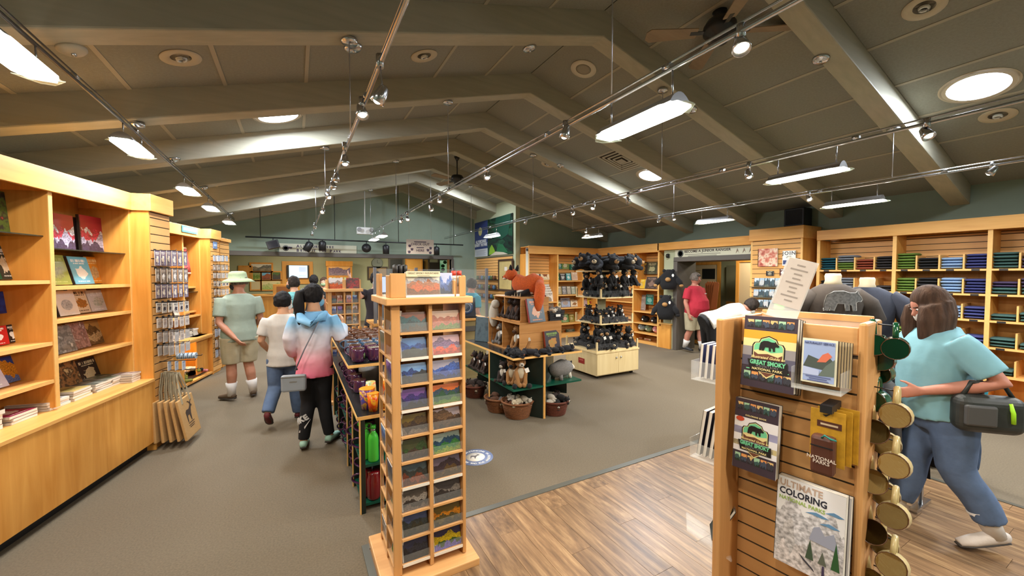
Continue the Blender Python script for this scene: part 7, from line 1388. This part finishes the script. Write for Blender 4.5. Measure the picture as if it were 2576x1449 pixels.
def person(label, x, y, face, H, sk, shirt, pants, shoe, bulk=1.0, belly=0, lean=0, head=(0, 0), larm=None, rarm=None, lleg=None, rleg=None, sleeve=.6, hem=.47, leg=1.0, hair=None, hstyle='short', mask=None, sock=None, vox=.011, ease=.012, curl=.5, fem=0, name='person', hands=True, slim=False):
    """face: direction (x,y) the person faces. Local axes: front -y, own left side +x. arms (elbow, wrist), legs (knee, ankle, toe dir) in metres"""
    t = thing(name, label, 'person', (x, y, 0), math.atan2(face[1], face[0]) + R(90)); X = Vector((1, 0, 0))
    V_ = lambda *a: Vector(a)
    piv = V_(0, 0, .52 * H); Ml = Matrix.Translation(piv) @ Matrix.Rotation(R(lean), 4, 'X') @ Matrix.Translation(-piv)
    up = lambda p: Ml @ Vector(p)
    bx = bulk
    tor = [(.455, .07, .06, 0), (.49, .098, .072, 0), (.53, .1, .07, 0), (.58, .088, .062, -.004), (.63, .084, .06, -.006), (.70, .096, .068, -.008 - .01 * fem), (.76, .102, .066, -.004), (.80, .095, .054, 0), (.825, .07, .042, .004), (.845, .04, .036, .004)]
    def ring(q, e=0):
        z, rx, ry, oy = q; bel = belly * max(0, 1 - abs(z - .6) / .12)
        return (up((0, oy * H - bel * .5 * H * .1 * 1.0, z * H)), rx * H * bx + e + bel * H * .03, ry * H * (bx ** 1.15) + e + bel * H * .07, X)
    sh = {1: V_(.105 * H * (.55 + .45 * bx), 0, .805 * H), -1: V_(-.105 * H * (.55 + .45 * bx), 0, .805 * H)}
    arms = {}
    for s, a in ((1, larm), (-1, rarm)):
        if a is None: a = ((s * (.14 * H), .02, .63 * H), (s * (.145 * H), -.06, .49 * H))
        arms[s] = [up(sh[s]), Vector(a[0]) if lean == 0 else Vector(a[0]), Vector(a[1])]
    legs = {}
    for s, l in ((1, lleg), (-1, rleg)):
        if l is None: l = ((s * .06 * H, -.01, .28 * H), (s * .062 * H, .02, .05 * H), (s * .15, -1, 0))
        legs[s] = [V_(s * .052 * H * bx, 0, .5 * H), Vector(l[0]), Vector(l[1]), Vector(l[2]).normalized()]
    nb = up((0, .004 * H, .84 * H)); Mh = Matrix.Translation(up((0, -.012 * H, .925 * H))) @ Matrix.Rotation(R(lean * .75), 4, 'X') @ Matrix.Rotation(R(head[0]), 4, 'Z') @ Matrix.Rotation(R(head[1]), 4, 'X'); hd = Mh.translation; hr = H * .075 / 1.0
    k = H / 1.7
    # --- continuous body
    mb = MB(); mb.loft([ring(q) for q in tor], 16); mb.tube([nb, (nb + hd) / 2 + V_(0, .008, -.01), hd + V_(0, .01, -.02)], [.04 * H, .034 * H, .03 * H], 12)
    mb.ball(hd, .078 * k, .095 * k, .112 * k, 16, 12, 0, Mh.to_3x3()); mb.ball(Mh @ V_(0, -.03 * k, -.055 * k), .055 * k, .06 * k, .06 * k, 12, 8, 0, Mh.to_3x3())
    mb.tube([Mh @ V_(0, -.085 * k, .015 * k), Mh @ V_(0, -.108 * k, -.022 * k), Mh @ V_(0, -.09 * k, -.03 * k)], [.009 * k, .015 * k, .012 * k], 7)
    for s in (-1, 1): mb.ball(Mh @ V_(s * .08 * k, .012 * k, -.005 * k), .012 * k, .02 * k, .03 * k, 8, 6, 0, Mh.to_3x3())
    for s in (-1, 1):
        a, e, w_ = arms[s]; m1 = a.lerp(e, .5); m2 = e.lerp(w_, .35)
        mb.tube([a, m1, e, m2, w_], [.033 * H * bx, .029 * H * bx, .0235 * H * (bx + 1) / 2, .0245 * H * (bx + 1) / 2, .0165 * H], 10)
        if hands: d = (w_ - e).normalized(); pn = V_(-s, 0, 0) if abs(d.x) < .8 else V_(0, 0, -1); hand_mb(mb, w_, d, pn, H, curl, s)
        h, kn, an, td = legs[s]; mb.tube([h, h.lerp(kn, .45), kn, kn.lerp(an, .35) + V_(0, .012 * H, 0), an], [.054 * H * bx, .047 * H * bx, .034 * H * (bx + 1) / 2, .034 * H * (bx + 1) / 2, .022 * H], 12)
    solid(mb, 'body', sk, t, vox)
    # --- eyes, mouth
    for s in (-1, 1):
        MB().ball(Mh @ V_(s * .032 * k, -.082 * k, .012 * k), .012 * k, .01 * k, .008 * k, 8, 6).build('eye', WHITE, t); MB().ball(Mh @ V_(s * .032 * k, -.091 * k, .012 * k), .005 * k, .003 * k, .005 * k, 8, 6).build('pupil', BLACK, t)
        MB().tube([Mh @ V_(s * .018 * k, -.093 * k, .03 * k), Mh @ V_(s * .046 * k, -.084 * k, .032 * k)], .004 * k, 5).build('eyebrow', HAIR[hair or 'dark'], t)
    MB().ball(Mh @ V_(0, -.086 * k, -.06 * k), .022 * k, .008 * k, .006 * k, 10, 6).build('mouth', mat('lips', s2l(150, 84, 76), .5), t)
    # --- shirt
    mb = MB(); zz = [q for q in tor if q[0] > hem + .03]; wq = max(zz[:3], key=lambda q: q[1]); first = (hem, wq[1] * 1.02, wq[2] * 1.04, zz[0][3]); mb.loft([ring(first, ease * 1.3)] + [ring(q, ease) for q in zz[:-1]] + [ring((.838, .05, .045, .004), ease * .5)], 18)
    for s in (-1, 1):
        a, e, w_ = arms[s]; tot = [a, a.lerp(e, .5), e, e.lerp(w_, .5), e.lerp(w_, .93)]; rad = [.037, .036, .034, .031, .026]; fr = sleeve * 2
        pts = [a + (a - e).normalized() * -.0]; rr = [.036 * H * bx]
        n = 4; mx = sleeve
        for i in range(1, n + 1):
            f = mx * i / n; p = a.lerp(e, f / .55) if f <= .55 else e.lerp(w_, (f - .55) / .45); pts.append(p); rr.append((.036 - .01 * max(0, f - .3)) * H * (bx + .0) + ease * .55)
        mb.tube(pts, rr, 12)
    so = solid(mb, 'shirt', shirt, t, max(vox, .011), 5)
    # --- trousers
    mb = MB(); mb.loft([ring(q, ease * .6) for q in [(.44, .075, .07, 0)] + tor[1:5]], 16)
    for s in (-1, 1):
        h, kn, an, td = legs[s]; pts = []; rr = []; n = 8
        for i in range(n + 1):
            f = leg * i / n; p = h.lerp(kn, f / .5) if f <= .5 else kn.lerp(an, (f - .5) / .5) + V_(0, .014 * H * math.sin(math.pi * min(1, (f - .5) * 2.2)), 0); pts.append(p); rr.append(((.06 - .036 * f if f < .5 else .042 - (.008 if not slim else .013) * (f - .5) * 2) - (.003 if slim else 0)) * H * (bx * .7 + .3) + (ease * .3 + .004 if leg > .6 else ease * .9 + .006))
        mb.tube(pts, rr, 14)
    solid(mb, 'trousers', pants, t, max(vox, .011), 4)
    # --- shoes and socks
    for s in (-1, 1):
        h, kn, an, td = legs[s]; hl = an - td * .055 * k + V_(0, 0, -.03 * k); sd_ = td.cross(V_(0, 0, 1)); mb = MB()
        mb.loft([(hl + V_(0, 0, 0), .028 * k, .03 * k, sd_), (hl + td * .03 * k + V_(0, 0, .012 * k), .037 * k, .045 * k, sd_), (hl + td * .11 * k + V_(0, 0, .002 * k), .04 * k, .04 * k, sd_), (hl + td * .19 * k + V_(0, 0, -.01 * k), .044 * k, .03 * k, sd_), (hl + td * .25 * k + V_(0, 0, -.016 * k), .03 * k, .02 * k, sd_)], 14)
        sh_ = mb.build('shoe', shoe, t); MB().loft([(hl + V_(0, 0, -.02 * k), .03 * k, .01 * k, sd_), (hl + td * .1 * k + V_(0, 0, -.024 * k), .043 * k, .01 * k, sd_), (hl + td * .2 * k + V_(0, 0, -.03 * k), .045 * k, .01 * k, sd_), (hl + td * .255 * k + V_(0, 0, -.03 * k), .03 * k, .008 * k, sd_)], 12).build('sole', mat('sole_dark', s2l(60, 54, 50), .7), sh_)
        if sock: MB().tube([an + V_(0, 0, -.02), an.lerp(kn, .22), an.lerp(kn, .4)], [.022 * H + .01, .03 * H + .005, .0345 * H * (bx + 1) / 2 + .006], 12).build('sock', sock, t)
    # --- hair
    if hair:
        mb = MB(); R3 = Mh.to_3x3()
        if hstyle in ('short', 'pony', 'bun', 'crop'):
            mb.ball(Mh @ V_(0, .014 * k, .02 * k), .087 * k, .098 * k, .112 * k, 16, 12, 0, R3)
            # cut the face side open
            me = MB(); keep = []
            inv = Mh.inverted()
            for f, m_ in zip(mb.f, mb.m):
                c_ = sum((inv @ Vector(mb.v[i]) for i in f), Vector()) / len(f)
                if c_.z < (-.05 if hstyle != 'crop' else -.03) * k or (c_.y < -.045 * k and c_.z < (.055 if hstyle != 'crop' else .075) * k): continue
                keep.append(f)
            me.v = mb.v
            for f in keep: me.face(f, 0, None, True)
            o = me.build('hair', HAIR[hair], t); sm = o.modifiers.new('s', 'SOLIDIFY'); sm.thickness = .012 * k; sm.offset = 1; ss_ = o.modifiers.new('u', 'SUBSURF'); ss_.levels = ss_.render_levels = 2; dp = o.modifiers.new('d', 'DISPLACE'); dp.texture = HTEX; dp.strength = .02 * k; dp.mid_level = .5
            if hstyle == 'pony':
                p = [Mh @ V_(0, .1 * k, .05 * k), Mh @ V_(0, .15 * k, .03 * k), Mh @ V_(0, .15 * k, -.08 * k), Mh @ V_(0, .12 * k, -.22 * k), Mh @ V_(0, .1 * k, -.34 * k)]; MB().tube(p, [.022 * k, .04 * k, .055 * k, .045 * k, .012 * k], 12).build('ponytail', HAIR[hair], t); MB().ball(Mh @ V_(0, .112 * k, .05 * k), .03 * k, .02 * k, .03 * k).build('hair_tie', BLACK, t)
        elif hstyle == 'long':
            mb.ball(Mh @ V_(0, .022 * k, .03 * k), .098 * k, .104 * k, .115 * k, 16, 12, 0, R3)
            for i in range(9):
                a = R(-122 + 30.5 * i); r0 = .088 * k; b0 = Mh @ V_(r0 * math.sin(a), r0 * math.cos(a), .02 * k); mb.tube([b0, b0 + V_(0, 0, -.1 * k) + (b0 - hd) * .18, b0 + V_(0, 0, -.2 * k) + (b0 - hd) * .12, b0 + V_(0, .0, -.36 * k) + (b0 - hd) * (.25 if i % 2 else -.05)], [.045 * k, .052 * k, .046 * k, .012 * k], 8)
            solid(mb, 'hair', HAIR[hair], t, .011, 3)
    if mask:
        mk = MB(); mk.ball(Mh @ V_(0, -.045 * k, -.05 * k), .066 * k, .064 * k, .056 * k, 14, 9, 0, Mh.to_3x3()); mo_ = mk.build('face_mask', mask, t)
        for s in (-1, 1): MB().tube([Mh @ V_(s * .06 * k, -.05 * k, -.03 * k), Mh @ V_(s * .088 * k, .01 * k, .0)], .003 * k, 5).build('ear_loop', mask, mo_)
    return t, Mh, k
SK1 = skin('tan', (176, 122, 96)); SK2 = skin('light', (206, 156, 130)); SK3 = skin('ruddy', (186, 126, 106)); SK4 = skin('warm', (196, 146, 112))
DENIM = cloth('denim', (84, 104, 136), .4, 14, .15); DENIMD = cloth('denim_dark', (58, 76, 104), .4, 14, .2); KHAKI = cloth('khaki', (176, 166, 138)); BLKC = cloth('black', (14, 15, 20)); WHT = cloth('white', (192, 188, 182), .5, 8); SAGE = cloth('sage', (138, 150, 136), .7, 8)
BRS = mat('brown_shoe', s2l(84, 66, 48), .7, bump=.3, bscale=60); WHS = mat('white_shoe', s2l(206, 196, 188), .7, bump=.2, bscale=60); MINT = mat('mint_shoe', s2l(160, 200, 184), .7); REDS = mat('maroon_shoe', s2l(96, 30, 36), .7); BKS = mat('black_shoe', (.02, .02, .022), .6); WSOCK = mat('white_sock', s2l(214, 210, 206), .9)
MASKB = mat('blue_mask', s2l(120, 176, 206), .9); MASKK = mat('black_mask', (.02, .02, .022), .9); MASKW = mat('white_mask', s2l(214, 214, 210), .9)
# 1 man in a sun hat
H = 1.72; p, Mh, k = person('man in a sage sun hat, grey shirt and khaki shorts seen from behind', -.68, 6.43, (-.35, .94), H, SK1, SAGE, KHAKI, BRS, 1.12, .3, 0, (48, 8), ((.24, .05, .62 * H), (.1, .19, .5 * H)), ((-.25, .0, .63 * H), (-.2, -.18, .55 * H)), ((.1, -.02, .28 * H), (.11, .0, .05 * H), (.5, -1, 0)), ((-.1, -.03, .28 * H), (-.14, .02, .05 * H), (-.25, -1, 0)), .42, .46, .47, 'grey', 'crop', MASKK, WSOCK, .01, .02)
HATC = cloth('hat', (146, 160, 128), .3, 20); MH = Mh
MB().lathe([(.175 * k, .0 * k), (.178 * k, .004 * k), (.14 * k, .035 * k), (.1 * k, .055 * k), (.095 * k, .1 * k), (.088 * k, .135 * k), (.06 * k, .15 * k), (0, .152 * k)], 28, 0, MH @ Matrix.Rotation(R(-6), 4, 'X') @ Matrix.Scale(1.12, 4, (0, 1, 0))).build('sun_hat', HATC, p)
# 2 boy
H = 1.5; person('boy in a white polo shirt and jeans walking behind the woman', -.13, 5.1, (.25, .97), H, SK4, WHT, DENIM, REDS, 1.02, 0, 0, (-42, 4), ((.22, .03, .64 * H), (.2, -.14, .55 * H)), ((-.2, -.02, .64 * H), (-.14, -.2, .6 * H)), ((.09, .02, .28 * H), (.11, .22, .13 * H), (.1, -.75, -.55)), ((-.08, -.12, .29 * H), (-.1, -.14, .05 * H), (-.2, -1, 0)), .42, .45, .97, 'black', 'short', MASKW, None, .01, .022)
# 3 woman with ponytail
def dye():
    m, nt, b = _new('dyed_jacket'); tc = nd(nt, 'TexCoord'); sp = nd(nt, 'SeparateXYZ'); L(nt, tc.outputs['Object'], sp.inputs[0]); n = nd(nt, 'TexNoise'); n.inputs['Scale'].default_value = 4; L(nt, tc.outputs['Object'], n.inputs['Vector'])
    ad = nd(nt, 'Math', operation='MULTIPLY_ADD'); ad.inputs[1].default_value = .08; L(nt, n.outputs[0], ad.inputs[0]); L(nt, sp.outputs[2], ad.inputs[2]); mr = nd(nt, 'MapRange'); mr.inputs[1].default_value = .72; mr.inputs[2].default_value = 1.42; L(nt, ad.outputs[0], mr.inputs[0])
    cr_ = nd(nt, 'ValToRGB'); e = cr_.color_ramp.elements; e[0].position = .05; e[0].color = rgb(s2l(226, 110, 140)); e[1].position = .95; e[1].color = rgb(s2l(110, 170, 220))
    for pos, c in ((.28, (226, 150, 166)), (.45, (214, 196, 204)), (.62, (206, 208, 220)), (.78, (120, 176, 216))): q = e.new(pos); q.color = rgb(s2l(*c))
    L(nt, mr.outputs[0], cr_.inputs[0]); L(nt, cr_.outputs[0], b.inputs['Base Color']); b.inputs['Roughness'].default_value = .55
    n2 = nd(nt, 'TexNoise'); n2.inputs['Scale'].default_value = 9; L(nt, tc.outputs['Object'], n2.inputs['Vector']); bp = nd(nt, 'Bump'); bp.inputs['Strength'].default_value = .6; bp.inputs['Distance'].default_value = .02; L(nt, n2.outputs[0], bp.inputs['Height']); L(nt, bp.outputs[0], b.inputs['Normal']); return m
DYE = dye(); H = 1.6
p, Mh, k = person('woman with a black ponytail in a blue, white and pink windbreaker', .15, 4.3, (.2, .98), H, SK4, DYE, BLKC, MINT, .9, 0, 0, (-55, 6), ((.22, .04, .66 * H), (.2, -.1, .56 * H)), ((-.25, .02, .65 * H), (-.24, -.17, .735 * H)), ((.06, .0, .28 * H), (.1, .06, .05 * H), (.1, -1, 0)), ((-.07, -.03, .28 * H), (-.12, -.02, .05 * H), (-.3, -1, 0)), .95, .44, .97, 'black', 'pony', MASKB, None, .0085, .024, .6, slim=True)
MB().loft([((-.12, .075, .835 * H), .02, .02), ((-.09, .13, .8 * H), .05, .03), ((0, .16, .77 * H), .06, .035), ((.09, .13, .8 * H), .05, .03), ((.12, .075, .835 * H), .02, .02)], 10).build('hood', DYE, p)
MB().tube([(-.1, .03, .835 * H), (-.06, .14, .78 * H), (.06, .165, .62 * H), (.14, .17, .5 * H)], .006, 6).build('bag_strap', col((110, 110, 120)), p)
bg = thing('crossbody_bag', 'small grey crossbody bag on the ponytailed woman hip', 'bag', p.matrix_basis @ Vector((.15, .175, .38 * H)), p.rotation_euler.z); MB().box(-.105, -.03, 0, .105, .03, .155).build('bag_body', mat('grey_leather', s2l(140, 148, 156), .5, bump=.2, bscale=200), bg, bev=.018); MB().box(-.1, .028, .135, .1, .034, .145).build('zipper', STEEL, bg); MB().box(-.03, .03, .09, .03, .0325, .1).build('logo_plate', STEEL, bg)
lm = col((206, 206, 206)); 
for i, (ch, ph) in enumerate(zip('NIKE', (78, 50, 25, -8))): n_ = Vector((math.sin(R(ph)), math.cos(R(ph)), 0)); text(ch, .075, lm, p, Vector((.08, .03, (.165 + .012 * i) * H)) + n_ * .074, (R(90), R(-30), R(180 - ph)), bold=.004, ext=.002)
MB().prism([(-.06, -.004), (-.03, -.02), (.11, .05), (-.02, .004), (-.045, .01)], 0, .003, 0, Matrix.Translation((.085, .106, .135 * H)) @ Matrix.Rotation(R(166), 4, 'Z') @ Matrix.Rotation(R(-32), 4, 'Y') @ PRY).build('swoosh_print', lm, p)
# 4 woman with bag
H = 1.62; TEEB = cloth('sky_tee', (126, 176, 190), .5, 8)
p, Mh, k = person('brown-haired woman in a pale blue tee and jeans beside the shirt racks', 3.69, .85, (-.6, .8), H, SK3, TEEB, DENIM, WHS, 1.22, .45, 6, (6, 22), ((.28, .12, .66 * H), (.2, -.19, .6 * H)), ((-.2, -.2, .66 * H), (-.06, -.44, .585 * H)), ((.1, .02, .28 * H), (.13, .2, .075 * H), (.15, -1, -.22)), ((-.07, -.12, .29 * H), (-.08, -.2, .05 * H), (0, -1, 0)), .44, .5, .9, 'brown', 'long', MASKW, WSOCK, .0085, .02, .55, 1)
bg = thing('shoulder_bag', 'large black shoulder bag with a lime strip on the woman hip', 'bag', p.matrix_basis @ Vector((.27, .05, .48 * H)), p.rotation_euler.z + R(6)); MB().box(-.06, -.14, 0, .06, .17, .22).build('bag_body', mat('black_nylon', (.022, .026, .024), .5, noise=.3, nscale=14), bg); bevel(bg.children[0], .055, 5); bevel(MB().box(.045, -.12, .05, .075, .02, .17).build('bag_pocket', mat('grey_nylon', s2l(74, 74, 74), .6), bg), .012); MB().tube([(0, -.1, .2), (0, -.06, .29), (0, .08, .29), (0, .13, .2)], .012, 8).build('handle', MATS['black_nylon'], bg); MB().tube([(.062, .09, .08), (.066, .085, .14), (.05, .08, .19)], .01, 8).build('lime_strip', col((170, 236, 40), .6), bg)
MB().tube([(.2, .08, .56 * H), (.1, .1, .72 * H), (-.06, .02, .83 * H), (-.06, -.13, .78 * H), (.06, -.2, .66 * H), (.2, -.02, .57 * H)], .014, 8).build('bag_strap', cloth('strap', (96, 60, 52)), p)
# 5 man in the doorway
H = 1.73; p, Mh, k = person('man in a red tee and khaki shorts standing in the doorway', 7.62, 5.55, (.0, -1), H, SK3, cloth('red_tee', (178, 40, 58), .5, 7), KHAKI, BKS, 1.22, .9, 0, (30, 12), ((.28, -.02, .63 * H), (.3, -.12, .5 * H)), ((-.27, .02, .63 * H), (-.26, -.06, .49 * H)), ((.1, -.08, .28 * H), (.1, -.12, .05 * H), (.2, -1, 0)), ((-.1, .02, .28 * H), (-.12, .14, .06 * H), (0, -1, 0)), .42, .47, .5, 'grey', 'crop', None, WSOCK, .012, .02)
MB().tube([Mh @ Vector((-.085 * k, -.02, .075 * k)), Mh @ Vector((-.05 * k, -.085 * k, .085 * k)), Mh @ Vector((.05 * k, -.085 * k, .085 * k)), Mh @ Vector((.085 * k, -.02, .075 * k))], .009, 6).build('sunglasses', BLACK, p); MB().box(.06, -.205, .738 * H, .12, -.2, .748 * H).build('chest_logo', WHITE, p)
# 6 bending man
H = 1.76; p, Mh, k = person('man in a white shirt bending over a low display by the doorway', 6.05, 4.1, (.875, -.483), H, SK3, WHT, BLKC, BKS, 1.12, .1, 68, (0, -8), ((.2, -.5, .46 * H), (.12, -.66, .36 * H)), ((-.2, -.5, .46 * H), (-.1, -.66, .36 * H)), None, None, .42, .47, .97, 'dark', 'short', MASKW, None, .012, .03)
ld = thing('low_display', 'low maple display box in front of the bending man', 'display', (6.78, 3.6, 0), R(-30)); MB().box(-.3, -.3, 0, .3, .3, .6).build('box', MAPLE, ld, bev=.005); MB().box(-.28, -.28, .6, .28, .28, .63).build('tray', DGREEN, ld)
# 7-11 others
person('man in a teal shirt and black mask facing the book shelves beyond the boy', -.03, 8.0, (-.9, .3), 1.66, SK2, cloth('aqua_tee', (110, 176, 180)), DENIMD, BKS, 1.1, .2, 0, (0, 0), None, None, None, None, .42, .47, .97, 'dark', 'short', MASKK, None, .013, .02)
person('dark-haired visitor in black seen from behind near the information desk', .36, 10.1, (.1, 1), 1.68, SK1, BLKC, BLKC, BKS, 1.0, 0, 0, (0, 0), None, None, None, None, .42, .47, .97, 'black', 'short', None, None, .014, .02)
person('visitor in a dark top facing us near the information desk', .62, 11.0, (-.1, -1), 1.62, SK2, cloth('ink_top', (30, 30, 36)), BLKC, BKS, 1.0, 0, 0, (-10, 0), None, None, None, None, .95, .47, .97, 'brown', 'short', mat('green_mask', s2l(150, 176, 140), .9), None, .014, .02)
person('cashier in a bright teal shirt behind the checkout counter', 2.86, 6.75, (.95, .2), 1.62, SK1, cloth('teal_tee', (20, 130, 150)), BLKC, BKS, 1.12, .1, 0, (0, 10), None, None, None, None, .42, .47, .97, 'dark', 'short', None, None, .013, .02)
H = 1.74; person('cashier with a white mask raising a hand behind the clear guard', 1.2, 6.95, (-.2, -1), H, SK2, cloth('ink_tee', (40, 34, 40)), BLKC, BKS, 1.0, 0, 0, (10, 0), None, ((-.24, -.14, .76 * H), (-.38, -.22, .93 * H)), None, None, .42, .47, .97, 'black', 'short', MASKW, None, .011, .02, .25)
H = 1.5; person('shopper in a deep teal tee reaching into the rack beyond the woman', 4.9, 1.06, (-.75, .5), H, SK2, cloth('deep_teal', (10, 120, 140)), DENIMD, BKS, 1.05, 0, 16, (0, 20), ((.2, -.2, .64 * H), (.1, -.42, .6 * H)), ((-.2, -.2, .64 * H), (-.16, -.4, .58 * H)), None, None, .42, .47, .97, 'dark', 'short', None, None, .012, .02)
person('shopper in a lime shirt browsing behind the mannequins', 6.2, 2.86, (.9, .3), 1.76, SK1, cloth('lime_tee', (130, 220, 110)), BLKC, BKS, 1.05, 0, 0, (0, 0), None, None, None, None, .42, .47, .97, 'dark', 'short', None, None, .014, .02)
bpy.data.scenes.remove(TS)
